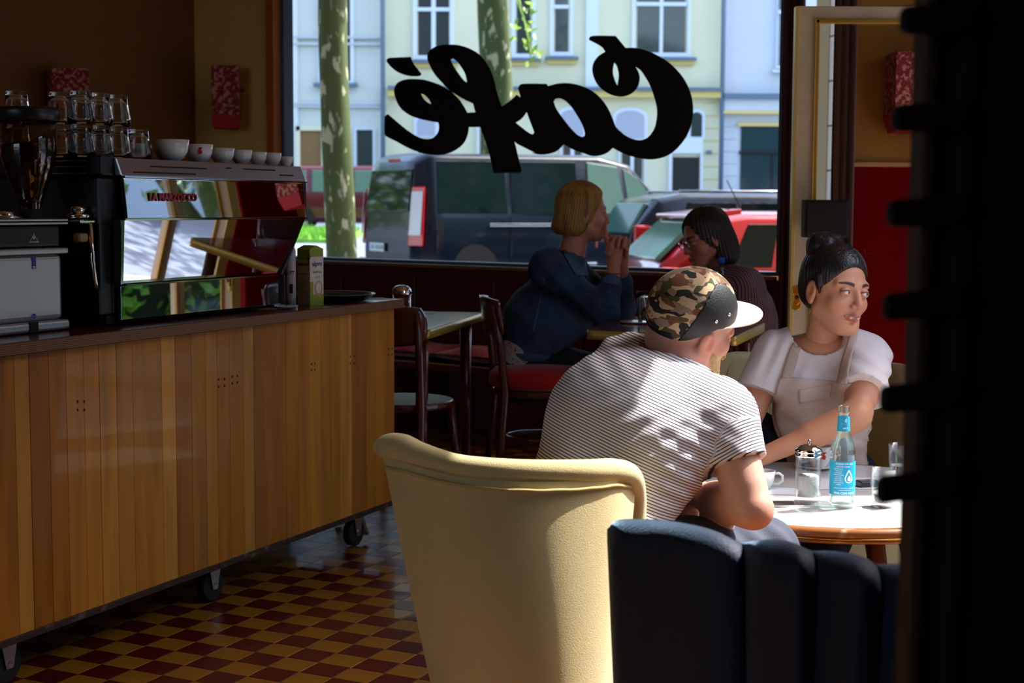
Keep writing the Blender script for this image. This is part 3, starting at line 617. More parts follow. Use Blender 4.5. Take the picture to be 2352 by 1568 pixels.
# ------------------------------------------------------------------ vehicles
tyre = mat('tyre_rubber', (.012, .012, .013), .8); carglass = mat('tinted_car_glass', (.006, .016, .016), .05, spec=.25)
carglass2 = mat('clear_car_glass', S(96, 128, 116), .05, spec=.9, coat=.6)
rimm = mat('alloy_rim', (.6, .6, .62), .3, .9); tailw = mat('tail_lamp_clear', S(226, 226, 226), .2); tailr = mat('tail_lamp_red', S(190, 16, 18), .25, coat=.5)
def car(label, x, y, ang, L_, prof, wid, belt, paint, wins, wheels=(.85, 3.75), wr=.33, gin=.10, rear_win=None, lamp='box', roofpaint=None, name='parked_car', group=None, tilt=0):
    """prof: (x, ztop) outline from rear to front; wins: (x0,x1,x2,x3) of side panes bottom/top corners"""
    z = gz(x, y); o = thing(name, label, 'car' if name != 'parked_van' else 'van', (x, y, z), ang, group)
    xs = np.unique(np.concatenate([np.linspace(0, L_, 41), [p[0] for p in prof]])); px_ = [p[0] for p in prof]; pz = [p[1] for p in prof]; hw = wid/2
    secs = []
    for X in xs:
        zt = float(np.interp(X, px_, pz)); e = min(1, .72+.28*math.sin(min(1, (X+.02)/.45)*math.pi/2))*min(1, .72+.28*math.sin(min(1, (L_-X+.02)/.6)*math.pi/2))
        w_ = hw*e; zb = min(belt, zt-.02); lo = .22
        k = max(0, (zt-zb))/.6; wt_ = w_-gin*min(1.4, k)
        secs.append([(X, 0, zt+.015), (X, wt_*.6, zt+.01), (X, wt_-.05, zt-.02), (X, wt_, zt-.07 if zt-zb > .12 else zt-.012), (X, w_-.025, zb+.0), (X, w_, zb-.06), (X, w_+.012, .62), (X, w_, .42), (X, w_-.05, lo), (X, 0, lo)])
    n = len(secs[0]); mb = MB()
    for sgn in (1, -1):
        vs = [(q[0], q[1]*sgn, q[2]) for s_ in secs for q in s_]
        mb.add(vs, [(i*n+j, (i+1)*n+j, (i+1)*n+j+1, i*n+j+1) for i in range(len(secs)-1) for j in range(n-1)], 0, True)
        mb.add([(q[0], q[1]*sgn, q[2]) for q in secs[0]], [tuple(range(n))], 0, False); mb.add([(q[0], q[1]*sgn, q[2]) for q in secs[-1]], [tuple(range(n))], 0, False)
    mb.build('body', paint, o, local=True)
    def side_y(X, Z):
        zt = float(np.interp(X, px_, pz)); e = min(1, .72+.28*math.sin(min(1, (X+.02)/.45)*math.pi/2))*min(1, .72+.28*math.sin(min(1, (L_-X+.02)/.6)*math.pi/2)); w_ = hw*e; zb = min(belt, zt-.02)
        k = max(0, (zt-zb))/.6; wt_ = w_-gin*min(1.4, k); q = (Z-zb)/max(.01, (zt-.07-zb)); return w_-.025+(wt_-(w_-.025))*min(1, max(0, q))
    for wv in wins:
        g_ = carglass2 if len(wv) > 4 else carglass; x0, x1, x2, x3 = wv[:4]; z0 = belt+.03
        for sgn in (1, -1):
            def ztop(X): return float(np.interp(X, px_, pz))-.10
            q = [(x0, z0), (x1, z0), (x2, ztop(x2)), (x3, ztop(x3))]; m_ = MB()
            f_ = [(X, sgn*(side_y(X, Z)+.012), Z) for X, Z in q]; b_ = [(X, sgn*(side_y(X, Z)-.01), Z) for X, Z in q]; m_.hexa(f_+b_); m_.build('side_window', g_, o, .006, 1, local=True)
    for X in wheels:
        for sgn in (1, -1):
            yy = sgn*(hw-.1); m_ = MB().cyl((X, yy-.1, wr), (X, yy+.1, wr), wr, n=28); wh = m_.build('wheel', tyre, o, .02, 2, local=True)
            m_ = MB(); m_.cyl((X, yy+sgn*.095, wr), (X, yy+sgn*.106, wr), wr*.68, n=28); m_.cyl((X, yy+sgn*.1, wr), (X, yy+sgn*.118, wr), wr*.14, n=14)
            for k in range(7):
                a = k*2*math.pi/7; m_.hexa([(X+math.cos(a+s1)*r_, yy+sgn*dd_, wr+math.sin(a+s1)*r_) for dd_ in (.1, .116) for s1, r_ in ((-.4, wr*.14), (-.13, wr*.66), (.13, wr*.66), (.4, wr*.14))])
            m_.build('rim', rimm, wh, local=True)
            m_ = MB(); ar = [(X+math.cos(t)*(wr+.06), wr+math.sin(t)*(wr+.06)) for t in np.linspace(-.15, math.pi+.15, 18)]; m_.prism(ar, min(sgn*(hw-.22), sgn*(hw+.018)), max(sgn*(hw-.22), sgn*(hw+.018)), 0, Matrix(((1, 0, 0, 0), (0, 0, 1, 0), (0, 1, 0, 0), (0, 0, 0, 1)))); m_.build('wheel_arch', blackm, o, local=True)
    return o
navy = mat('navy_paint', (.005, .011, .020), .2, 0, spec=.25, coat=.15); redp = mat('red_paint', S(176, 8, 34), .22, .1, coat=1); wine = mat('wine_paint', S(84, 8, 24), .3, coat=.6)
blk2 = mat('black_blue_paint', (.010, .017, .032), .2, 0, spec=.3, coat=.3)
# dark van: rear left corner near the first trunk, long side towards the cafe
an = math.radians(28)
rc = P(958, 480, 19.4); vx, vy = float(rc[0]), 19.4
ox, oy = vx-math.cos(an+math.pi/2)*-.98, vy-math.sin(an+math.pi/2)*-.98
van = car('dark navy van parked behind the lettering, its rear turned to the left tree', ox, oy, an, 4.9, [(0, .95), (.03, 1.3), (.12, 1.84), (.3, 1.95), (3.2, 1.97), (3.75, 1.86), (4.45, 1.2), (4.85, 1.0), (4.9, .6)], 1.96, 1.12, navy,
          [(.35, 1.5, 1.5, .38), (1.6, 2.75, 2.75, 1.6), (2.95, 3.62, 3.5, 2.95, 1), (3.68, 4.3, 3.85, 3.6, 1)], (.95, 3.95), .34, .1, name='parked_van')
m_ = MB()                                                      # rear window, lamps, plate, rail
m_.hexa([(-.012, -.72, 1.18), (-.012, .72, 1.18), (.08, .66, 1.74), (.08, -.66, 1.74), (.02, -.72, 1.18), (.02, .72, 1.18), (.11, .66, 1.74), (.11, -.66, 1.74)]); m_.build('rear_window', carglass, van, .01, local=True)
for sgn in (1, -1):
    m_ = MB().hexa([(-.0, sgn*.74, .72), (.1, sgn*.97, .72), (.16, sgn*.93, 1.5), (.06, sgn*.76, 1.5), (-.03, sgn*.74, .72), (.07, sgn*1.0, .72), (.13, sgn*.96, 1.5), (.03, sgn*.76, 1.5)]); tl = m_.build('tail_lamp', tailr, van, .01, local=True)
    m_ = MB().hexa([(-.035, sgn*.79, .86), (.06, sgn*.965, .86), (.12, sgn*.93, 1.44), (.02, sgn*.79, 1.44), (-.045, sgn*.79, .86), (.05, sgn*.985, .86), (.11, sgn*.95, 1.44), (.01, sgn*.79, 1.44)]); m_.build('lamp_lens', tailw, tl, .005, local=True)
m_ = MB().box((-.035, .28, .68), (.012, .52, .115)); pl_ = m_.build('number_plate', mat('plate_white', S(214, 220, 220), .5), van, local=True)
MB().box((-.04, .52, .68), (.014, .045, .115)).build('plate_band', mat('plate_blue', S(30, 60, 170), .5), pl_, local=True)
for k in range(7): MB().box((-.042, .42-k*.058-(.03 if k > 1 else 0), .68), (.004, .03, .06)).build('plate_character', greym, pl_, local=True)
MB().box((-.02, 0, .38), (.1, 1.8, .28)).build('rear_bumper', mat('bumper_dark', (.02, .022, .025), .5), van, .04, local=True)
MB().box((.13, .0, 1.87), (.03, .34, .035)).build('brake_light', tailr, van, local=True)
MB().box((1.75, -1.0, 1.0), (1.15, .03, .045)).build('sliding_rail', mat('bright_trim', (.8, .82, .85), .12, 1), van, .01, local=True)
MB().box((2.4, -1.0, .45), (1.5, .03, .05)).build('side_moulding', mat('bright_trim', (.8, .82, .85), .12, 1), van, .01, local=True)
for x in (1.55, 2.86): MB().box((x, -.995, 1.2), (.012, .01, 1.3)).build('door_gap', blackm, van, local=True)
MB().box((4.1, -1.08, 1.2), (.12, .2, .2)).build('wing_mirror', blk2, van, .03, local=True)
van.scale.x = .87; van.location.z = .0; van.scale.z = .965
# red hatchback
an = math.radians(10); rc = P(1437, 480, 13.4)
redc = car('red hatchback with roof spoiler parked nearest the window', rc[0]+.15, 14.0, an, 4.0, [(0, .8), (.04, .98), (.5, 1.38), (.8, 1.425), (1.9, 1.43), (2.5, 1.3), (3.1, .98), (3.8, .78), (4.0, .5)], 1.74, .92, redp,
           [(.62, 1.0, 1.08, .8), (1.08, 1.8, 1.8, 1.14), (1.86, 2.72, 2.3, 1.86)], (.68, 3.2), .31, .12)
MB().hexa([(.34, -.6, 1.37), (.34, .6, 1.37), (.8, .6, 1.40), (.8, -.6, 1.40), (.34, -.6, 1.41), (.34, .6, 1.41), (.8, .6, 1.46), (.8, -.6, 1.46)]).build('spoiler', redp, redc, .015, local=True)
MB().hexa([(.05, -.62, 1.0), (.05, .62, 1.0), (.42, .56, 1.34), (.42, -.56, 1.34), (.0, -.62, 1.02), (.0, .62, 1.02), (.38, .56, 1.37), (.38, -.56, 1.37)]).build('rear_window', mat('rear_glass_teal', S(60, 110, 104), .08, spec=.9), redc, .01, local=True)
MB().tube([(1.0, 0, 1.44), (.85, 0, 1.72)], .006, 5).build('aerial', blackm, redc, local=True)
for sgn in (1, -1): MB().box((.1, sgn*.76, .85), (.2, .14, .2)).build('tail_lamp', tailr, redc, .03, local=True)
# dark estate behind it
rc = P(1392, 480, 17.2)
est = car('dark blue-black estate car parked behind the red hatchback', rc[0]+.1, 17.6, math.radians(12), 4.5, [(0, .9), (.04, 1.1), (.3, 1.44), (.6, 1.5), (2.4, 1.5), (3.1, 1.3), (3.6, 1.0), (4.4, .8), (4.5, .5)], 1.8, 1.0, blk2,
          [(.55, 1.15, 1.2, .62), (1.22, 2.1, 2.1, 1.26), (2.16, 3.2, 2.75, 2.16)], (.8, 3.6), .32, .1)
MB().hexa([(.03, -.62, 1.05), (.03, .62, 1.05), (.25, .56, 1.38), (.25, -.56, 1.38), (-.01, -.62, 1.06), (-.01, .62, 1.06), (.21, .56, 1.4), (.21, -.56, 1.4)]).build('rear_window', mat('rear_glass_teal', S(60, 110, 104), .08, spec=.9), est, .01, local=True)
for sgn in (1, -1): MB().tube([(.6, sgn*.6, 1.53), (2.4, sgn*.6, 1.53)], .015, 6).build('roof_rail', chrome, est, local=True)
for sgn in (1, -1): MB().box((.12, sgn*.8, 1.0), (.2, .1, .3)).build('tail_lamp', tailr, est, .03, local=True)
# distant wine red van
rc = P(628, 480, 38.6)
wv = car('small wine red van far behind, left of the tree trunk', rc[0], 38.6, math.radians(2), 3.9, [(0, .95), (.05, 1.4), (.15, 1.6), (3.0, 1.62), (3.4, 1.3), (3.8, 1.0), (3.9, .6)], 1.6, .95, wine, [(.2, .9, .9, .24, 1), (1.05, 1.85, 1.85, 1.05, 1), (2.1, 3.0, 2.9, 2.1, 1)], (.75, 3.1), .3, .08, name='parked_van')
# ------------------------------------------------------------------ bar counter on castors
def cpt(s_, v, z):
    """point s along the counter, v behind the worktop's front edge"""
    p = CN*(COFF-v)+CDIR*s_; return (float(p[0]), float(p[1]), float(z))
def cbox(mb, s0, s1, v0, v1, z0, z1, mi=0):
    return mb.hexa([cpt(s0, v0, z0), cpt(s0, v1, z0), cpt(s1, v1, z0), cpt(s1, v0, z0), cpt(s0, v0, z1), cpt(s0, v1, z1), cpt(s1, v1, z1), cpt(s1, v0, z1)], mi)
def cl(px, py, v):
    p = PL(px, py, CN*(COFF-v), CN); return float(p @ CDIR), float(p[2])
def cM(s_, v, z): return frame_M(cpt(s_, v, z), CDIR, (0, 0, 1))      # x along the counter, y up, z towards the room
CE = 4.79; CS = 1.6; CV = .025
ctr = thing('bar_counter', 'long bar counter faced with upright honey-coloured boards, standing on castors', 'counter', cpt(3.2, .35, .0), math.atan2(CDIR[1], CDIR[0]))
def plank_mat(i, rg):
    base = rg.choice([(194, 128, 36), (204, 138, 44), (184, 116, 30), (214, 150, 60), (176, 108, 28), (198, 130, 38), (206, 144, 52)])
    k = rg.uniform(.98, 1.1); c = S(*[min(255, q*k) for q in base]); m = mat('honey_veneer_%d' % i, c, .46, coat=.12, c2=tuple(q*.62 for q in c), vs=5.5, lo=.42, hi=.72, stretch=(3.2, 3.2, .22), bump=.05, bs=60)
    t = [x for x in m.node_tree.nodes if x.bl_idname == 'ShaderNodeTexNoise'][0]; t.inputs['Distortion'].default_value = .6; t.inputs['Detail'].default_value = 8
    mp = node_of(m, 'ShaderNodeMapping'); mp.inputs['Location'].default_value = (rg.uniform(-9, 9), rg.uniform(-9, 9), rg.uniform(-3, 3)); return m
rg = random.Random(12)
edges = [1.60, 1.72, 1.85, 1.96, 2.09, 2.2, 2.31, 2.43, 2.55, 2.66, 2.765, 2.864, 2.916, 2.986, 3.05, 3.118, 3.179, 3.248, 3.316, 3.442, 3.505, 3.58, 3.647, 3.705, 3.768, 3.84, 3.896, 3.952, 4.076, 4.151, 4.22, 4.285, 4.35, 4.41, 4.487, 4.59, 4.65, 4.713, CE]
for i in range(len(edges)-1):
    mb = MB(); cbox(mb, edges[i]+.0005, edges[i+1]-.0005, CV+rg.uniform(0, .0006), CV+.018, .143, .836); mb.build('front_board', plank_mat(i % 14, rg), ctr, .0006, 1)
mb = MB(); cbox(mb, CS, CE, CV+.018, .68, .143, .836); mb.build('carcass', maroon, ctr)
mb = MB(); cbox(mb, CS, CE+.002, CV-.003, CV+.03, .125, .143); mb.build('bottom_rail', mat('scuffed_edge', S(62, 44, 34), .7, c2=S(130, 112, 96), vs=22, lo=.55, hi=.75), ctr, .002)
hole = mat('screw_hole', (.01, .006, .004), .9)
mb = MB()
for px, py in ((179, 922), (194, 922), (179, 941), (194, 941), (503, 871), (516, 870), (503, 888), (516, 886), (534, 865), (546, 863), (534, 880), (546, 878), (716, 836), (724, 835), (716, 850), (724, 849), (805, 819), (814, 818), (805, 835), (814, 834), (893, 801), (901, 800), (893, 815), (901, 814)):
    s_, z = cl(px, py, CV-.001); mb.prism([(.003*math.cos(t), .004*math.sin(t)) for t in np.linspace(0, 5.5, 8)], 0, .0012, 0, cM(s_, CV+.0004, z))
mb.build('screw_holes', hole, ctr)['kind'] = 'stuff'
rub = mat('castor_rubber', (.012, .012, .013), .6)
for px, py, v, lever in ((22, 1530, .11, 0), (524, 1352, .11, 0), (815, 1222, .10, 1)):
    q = G(px, py, .05); s_ = float(q @ CDIR)
    if v == .11: s_ += .01
    M_ = cM(s_, v, 0)
    mb = MB(); mb.cyl(M_ @ Vector((0, .052, -.016)), M_ @ Vector((0, .052, .016)), .05, n=28); cw = mb.build('castor', rub, ctr, .006)
    mb = MB()
    for sg in (-1, 1): mb.prism([(-.012, .04), (.012, .04), (.03, .118), (-.03, .118)], sg*.021-.0015, sg*.021+.0015, 0, M_)
    mb.box((0, .12, 0), (.075, .004, .06), M=M_); mb.build('castor_fork', steel, cw, .001)
    mb = MB(); mb.cyl(M_ @ Vector((0, .052, .017)), M_ @ Vector((0, .052, .024)), .009, n=12); mb.build('axle', chrome, cw)
    if lever: mb = MB(); mb.prism([(.035, .105), (.05, .11), (.075, .055), (.095, .03), (.085, .022), (.06, .05)], -.012, .012, 0, M_); mb.build('brake_lever', steel, cw, .002)
ply = mat('plywood_edge', S(120, 76, 46), .55)
n_ = ply.node_tree.nodes; L_ = ply.node_tree.links; wv = n_.new('ShaderNodeTexWave'); wv.bands_direction = 'Z'; wv.inputs['Scale'].default_value = 70; wv.inputs['Distortion'].default_value = .4
g_ = n_.new('ShaderNodeNewGeometry'); L_.new(g_.outputs['Position'], wv.inputs[0]); cr = n_.new('ShaderNodeValToRGB'); cr.color_ramp.elements[0].color = (*S(78, 44, 28), 1); cr.color_ramp.elements[1].color = (*S(160, 112, 74), 1)
L_.new(wv.outputs['Fac'], cr.inputs[0]); L_.new(cr.outputs[0], n_['Principled BSDF'].inputs['Base Color'])
mb = MB(); cbox(mb, CS, CE+.03, 0, .72, .838, .868); wtop = mb.build('worktop_edge', ply, None, .002)
wtp = thing('worktop', 'continuous plywood worktop with layered edge on top of the bar counter', 'worktop', cpt(3.2, .35, .838)); Mi = ROOT[wtp.name].inverted(); wtop.data.transform(Mi); wtop.parent = wtp
mb = MB(); cbox(mb, CS, CE+.03, .001, .72, .868, .8695); mb.build('worktop_surface', mat('mahogany_laminate', S(92, 40, 34), .22, var=.15, vs=6, coat=.3), wtp)

# ------------------------------------------------------------------ espresso machine
mirror = mat('mirror_steel', (.86, .87, .9), .015, 1, bump=.012, bs=3)
V0 = .085; sL, sR = 3.355, 4.155
em = thing('espresso_machine', 'large espresso machine with three mirror-polished back panels and a brushed top tray', 'espresso machine', cpt(3.8, .35, .87), math.atan2(CDIR[1], CDIR[0]))
mb = MB(); cbox(mb, sL-.03, sR+.0, V0+.03, .62, .874, .90); mb.build('plinth', blackm, em, .004)
mb = MB(); cbox(mb, sL-.06, sR+.02, V0+.025, .6, .90, 1.275); mb.build('body', black, em, .006)
def hpanel(nm, z0, z1, v0, v1, s0b, s1b, s0t, s1t, m, th=.012):
    """panel leaning between bottom (v0) and top (v1)"""
    mb = MB().hexa([cpt(s0b, v0, z0), cpt(s1b, v0, z0), cpt(s1b, v0+th, z0), cpt(s0b, v0+th, z0), cpt(s0t, v1, z1), cpt(s1t, v1, z1), cpt(s1t, v1+th, z1), cpt(s0t, v1+th, z1)])
    return mb.build(nm, m, em, .0015)
hpanel('mirror_panel', .886, .979, V0+.006, V0+.006, sL, sR, sL, sR, mirror)
hpanel('mirror_panel', .984, 1.159, V0+.012, V0-.012, sL, sR, sL, sR+.12, mirror)
hpanel('mirror_panel', 1.163, 1.274, V0-.012, V0+.0, sL+.012, sR+.122, sL+.012, sR+.128, mirror)
mb = MB()
for z, a, b in ((.9815, sL, sR+.005), (1.161, sL, sR+.13), (1.276, sL, sR+.13)): cbox(mb, a, b, V0-.015, V0+.01, z-.0018, z+.0018)
mb.build('edge_strip', chrome, em)
mb = MB(); mb.hexa([cpt(sR, V0-.005, .885), cpt(sR, .5, .885), cpt(sR+.03, .5, .885), cpt(sR+.03, V0+.01, .885), cpt(sR, V0-.005, .98), cpt(sR, .5, .98), cpt(sR+.03, .5, .98), cpt(sR+.03, V0+.01, .98)])
mb.hexa([cpt(sR, V0+.0, .98), cpt(sR, .5, .98), cpt(sR+.02, .5, .98), cpt(sR+.02, V0+.01, .98), cpt(sR+.12, V0-.008, 1.16), cpt(sR+.12, .5, 1.16), cpt(sR+.14, .5, 1.16), cpt(sR+.14, V0, 1.16)])
mb.hexa([cpt(sR+.12, V0-.008, 1.16), cpt(sR+.12, .5, 1.16), cpt(sR+.145, .5, 1.16), cpt(sR+.145, V0, 1.16), cpt(sR+.12, V0, 1.275), cpt(sR+.12, .5, 1.275), cpt(sR+.145, .5, 1.275), cpt(sR+.145, V0, 1.275)]); mb.build('side_frame', black, em, .003)
mb = MB(); mb.hexa([cpt(sL-.012, V0-.004, .985), cpt(sL-.001, V0-.004, .985), cpt(sL-.001, V0+.02, .985), cpt(sL-.012, V0+.02, .985), cpt(sL-.012, V0-.012, 1.158), cpt(sL-.001, V0-.012, 1.158), cpt(sL-.001, V0+.02, 1.158), cpt(sL-.012, V0+.02, 1.158)]); mb.build('end_trim', chrome, em)
mb = MB(); mb.hexa([cpt(sL-.012, V0-.014, 1.278), cpt(sR+.12, V0-.014, 1.278), cpt(sR+.12, .58, 1.278), cpt(sL-.012, .58, 1.278), cpt(sL-.014, V0+.004, 1.327), cpt(sR+.115, V0+.004, 1.327), cpt(sR+.115, .57, 1.327), cpt(sL-.014, .57, 1.327)]); tray = mb.build('top_tray', steel, em, .003)
mb = MB(); mb.hexa([cpt(sR+.12, V0-.014, 1.278), cpt(sR+.135, V0-.01, 1.278), cpt(sR+.135, .58, 1.278), cpt(sR+.12, .58, 1.278), cpt(sR+.115, V0+.004, 1.327), cpt(sR+.12, V0+.004, 1.327), cpt(sR+.12, .57, 1.327), cpt(sR+.115, .57, 1.327)]); mb.build('tray_end', chrome, em)
mb = MB()                                                       # slots in the tray front, on its slightly leaning face
for px0, px1, py in ((345, 476, 382), (303, 446, 395), (560, 634, 388), (640, 672, 402), (521, 534, 386)):
    for (a, b) in ((px0, px1),):
        s0, z0 = cl(a, py, V0-.005); s1, _ = cl(b, py+2, V0-.005); k = (z0-1.278)/.049; v = V0-.014+.018*k
        cbox(mb, s0, s1, v-.0008, v+.002, z0-.0022, z0+.0022)
mb.build('vent_slot', blackm, em)
Mf = frame_M(cpt(3.59, V0-.0105, 1.222), CDIR, (0, 0, 1))
s0, z0 = cl(335, 453, V0-.006); s1, _ = cl(456, 455, V0-.006)
lg = text_obj('logo_lettering', 'LA MARZOCCO', .030, mat('logo_red', S(176, 20, 34), .3, coat=.4), frame_M(cpt((s0+s1)/2, V0-.0075, z0), CDIR, (0, 0, 1)) @ Matrix.Diagonal((1.03, 1, 1, 1)), em, .0022, 1.0, bold=.0009)
wd = max(v.co.x for v in lg.data.vertices)-min(v.co.x for v in lg.data.vertices); print('logo width', wd, 'want', s1-s0)
# working side: group heads, knobs and the steam lever seen past the left end
mb = MB(); cbox(mb, sL-.062, sL-.013, V0+.01, .58, 1.278, 1.334); mb.build('side_housing', black, em, .006)
for z in (1.318, 1.302, 1.284): mb = MB(); cbox(mb, sL-.065, sL-.061, .15, .33, z-.0016, z+.0016); mb.build('housing_slot', steel, em)
kM = cpt(sL-.085, .16, 1.165)
mb = MB().lathe([(0, .03), (.02, .03), (.022, .022), (.022, .012), (.034, .010), (.035, 0), (0, 0)], kM, 30, fl=lambda t, z: 1+.03*math.sin(15*t) if z < .02 else 1); mb.build('ribbed_knob', chrome, em)
mb = MB(); cbox(mb, sL-.125, sL-.055, .12, .2, 1.150, 1.160); mb.build('ledge_strip', chrome, em, .003)
mb = MB(); mb.tube([cpt(sL-.085, .12, 1.15), cpt(sL-.085, .115, 1.05), cpt(sL-.08, .11, .99), cpt(sL-.075, .11, .972)], [.007, .007, .006, .003], 10); mb.build('steam_wand', chrome, em)
mb = MB(); cbox(mb, sL-.125, sL-.09, .12, .15, 1.10, 1.125); mb.build('wand_grip', mat('tan_grip', S(170, 140, 96), .4), em, .008)

# glasses and cups on the tray
def tumbler(label, s_, v, z, h=.085, r=.0375, inverted=True, group=None, ang=0, parent_name='drinking_glass', fill=0, m=glass):
    o = thing(parent_name, label, 'glass', cpt(s_, v, z) if v is not None else s_, ang, group)
    r0 = r*.80; fl = lambda t, zz: 1+.012*math.cos(10*t)
    prof = [(0, 0), (r0*.9, 0), (r0, .004), (r0*1.05, h*.3), (r, h*.72), (r*1.02, h*.75), (r*1.03, h), (r*1.03-.0028, h), (r-.003, h*.74), (r0-.0015, h*.32), (r0-.0035, .013), (0, .011)]
    if inverted: prof = [(a, h-b) for a, b in prof]
    MB().lathe(prof, (0, 0, 0), 30, fl=fl).build('glass_wall', m, o, local=True)
    return o
ZT = 1.3275
glz = [(156, 0, 'front'), (212, 0, 'front'), (268, 0, 'front')]
sp_ = .0725; s0g = cl(270, 330, .17)[0]
names = ['right-hand stack, beside the single glass', 'middle stack', 'left-hand stack']
first = None
def gcopy(src, s_, v, z, label, group=None):
    c = copy_tree(src); p = cpt(s_, v, z); c.location = p; c['label'] = label
    ROOT[c.name] = Matrix.Translation(Vector(p))
    if group: c['group'] = group
    return c
GG = 'upturned drinking glasses on the espresso machine'
first = tumbler('lower upturned glass of the front stack nearest the single glass', s0g, .17, ZT, .088, .0365, group=GG)
rows = [(1, 'front'), (2, 'front'), (3, 'front')]
for k, (s_, v, tier, lab) in enumerate([
    (s0g, .17, 1, 'upper upturned glass of the front stack nearest the single glass'),
    (s0g-sp_*1.0, .172, 0, 'lower upturned glass of the middle front stack'), (s0g-sp_*1.0, .172, 1, 'upper upturned glass of the middle front stack'),
    (s0g-sp_*2.0, .174, 0, 'lower upturned glass of the front stack right of the grinder hopper'), (s0g-sp_*2.0, .174, 1, 'upper upturned glass of the front stack right of the grinder hopper'),
    (s0g+.01, .25, 0, 'lower upturned glass, second row, behind the stack nearest the cups'), (s0g+.01, .25, 1, 'upper upturned glass, second row, behind the stack nearest the cups'),
    (s0g+.01-sp_, .252, 0, 'lower upturned glass, second row, behind the middle stack'), (s0g+.01-sp_, .252, 1, 'upper upturned glass, second row, behind the middle stack'),
    (s0g+.01-2*sp_, .254, 0, 'lower upturned glass, second row, behind the left stack'), (s0g+.01-2*sp_, .254, 1, 'upper upturned glass, second row, behind the left stack'),
    (s0g+.005-3*sp_, .335, 0, 'lower upturned glass half hidden behind the grinder hopper lid'), (s0g+.005-3*sp_, .335, 1, 'upper upturned glass half hidden behind the grinder hopper lid')]):
    gcopy(first, s_, v, ZT+tier*.0885, lab, GG)
ssg = cl(318, 330, .2)[0]; gcopy(first, ssg, .2, ZT, 'single upturned glass between the stacks and the white cups', GG)
def cup(name, label, s_, v, r, h, mark=False, z=ZT, handle=False):
    o = thing(name, label, 'cup', cpt(s_, v, z), 0, 'white cups on the espresso machine')
    prof = [(0, .001), (r*.55, 0), (r*.58, .006), (r*.72, .010), (r*.93, h*.5), (r, h), (r-.0035, h), (r*.9-.003, h*.5), (r*.6, .012), (0, .010)]
    MB().lathe(prof, (0, 0, 0), 32).build('cup_wall', white, o, local=True)
    if handle: MB().tube([(math.cos(a)*.014+r*.95, 0, h*.55+math.sin(a)*h*.28) for a in np.linspace(-1.6, 1.6, 9)], .0035, 8).build('handle', white, o, local=True)
    if mark:
        a0 = -math.pi/2+.3
        MB().prism([(-.006, -.008), (.003, -.010), (.006, -.002), (.001, .004), (.007, .010), (-.004, .011)], 0, .0012, M=frame_M((r*.97*math.cos(a0), r*.97*math.sin(a0), h*.62), (-math.sin(a0), math.cos(a0), 0), (0, 0, 1))).build('red_mark', mat('cup_red', S(190, 24, 30), .4), o, local=True)
    return o
for px, r, h, lab, mk in ((392, .054, .063, 'large white bowl-shaped cup, widest of the row on the espresso machine', 0), (457, .042, .055, 'white cup with a small red mark, right of the widest bowl', 1),
                          (510, .038, .048, 'white cup, third from the glasses in the row on the machine', 0), (554, .034, .046, 'white cup, fourth from the glasses in the row on the machine', 0),
                          (591, .030, .043, 'small white cup, third from the right end of the row on the machine', 0), (625, .030, .043, 'small white cup, second from the right end of the row on the machine', 0),
                          (657, .023, .034, 'smallest white cup at the right end of the espresso machine tray', 0)):
    v = .17; s_ = cl(px, 350, v)[0]; cup('cup', lab, s_, v, r, h, mk)
s_ = cl(343, 345, .22)[0]; cup('cup', 'white cup partly hidden between the single glass and the widest bowl', s_, .25, .03, .05)

# ------------------------------------------------------------------ coffee grinder
sg0, sg1 = 2.97, 3.222; VG = .13
alu = mat('silver_housing', (.55, .56, .56), .38, .9)
gr = thing('coffee_grinder', 'silver coffee grinder with dark bean hopper at the left end of the bar', 'grinder', cpt(3.09, .2, .87), math.atan2(CDIR[1], CDIR[0]))
sc_ = (sg0+sg1)/2+.0; hwid = .085
sc_ = cl(78, 640, VG)[0]; rw = cl(160, 640, VG)[0]-sc_
def rblock(z0, z1, grow, m, nm, bev=.018):
    mb = MB(); cbox(mb, sc_-rw-grow, sc_+rw+grow, VG-grow, VG+.2, z0, z1); return mb.build(nm, m, gr, bev, 3)
rblock(.872, .899, .0, alu, 'base_band', .008); rblock(.899, 1.071, -.012, alu, 'front_housing', .014); rblock(1.071, 1.088, .0, alu, 'upper_band', .006)
rblock(1.088, 1.148, -.014, black, 'glossy_fascia', .01); rblock(1.148, 1.1545, .0, alu, 'lid_plate', .0025); rblock(1.157, 1.163, .0, alu, 'top_plate', .0025)
s_, z = cl(78, 752, VG-.001); mb = MB(); cbox(mb, s_-.016, s_+.016, VG-.003, VG+.004, z-.014, z+.014); mb.build('square_button', blackm, gr, .002)
fM = lambda px, py, off: frame_M(cpt(cl(px, py, VG+off)[0], VG+off, cl(px, py, VG+off)[1]), CDIR, (0, 0, 1))
whl = mat('print_white', S(220, 220, 215), .5); blu = mat('sticker_blue', S(24, 56, 170), .4); redk = mat('sticker_red', S(190, 40, 60), .4)
M_ = fM(78, 548, .0135)
mb = MB()
def ringtri(mb, r, w_, M): 
    pts = [(r*math.cos(a), r*math.sin(a)) for a in (math.pi/2, math.pi*7/6, -math.pi/6)]
    for i in range(3):
        a = Vector(pts[i]); b = Vector(pts[(i+1) % 3]); d = (b-a).normalized(); n = Vector((-d.y, d.x))*w_
        mb.prism([tuple(a-d*w_), tuple(b+d*w_), tuple(b+d*w_+n), tuple(a-d*w_+n)], 0, .0005, 0, M)
ringtri(mb, .0175, .0011, M_ @ Matrix.Translation((0, -.002, 0)) @ Matrix.Diagonal((1.15, .9, 1, 1)))
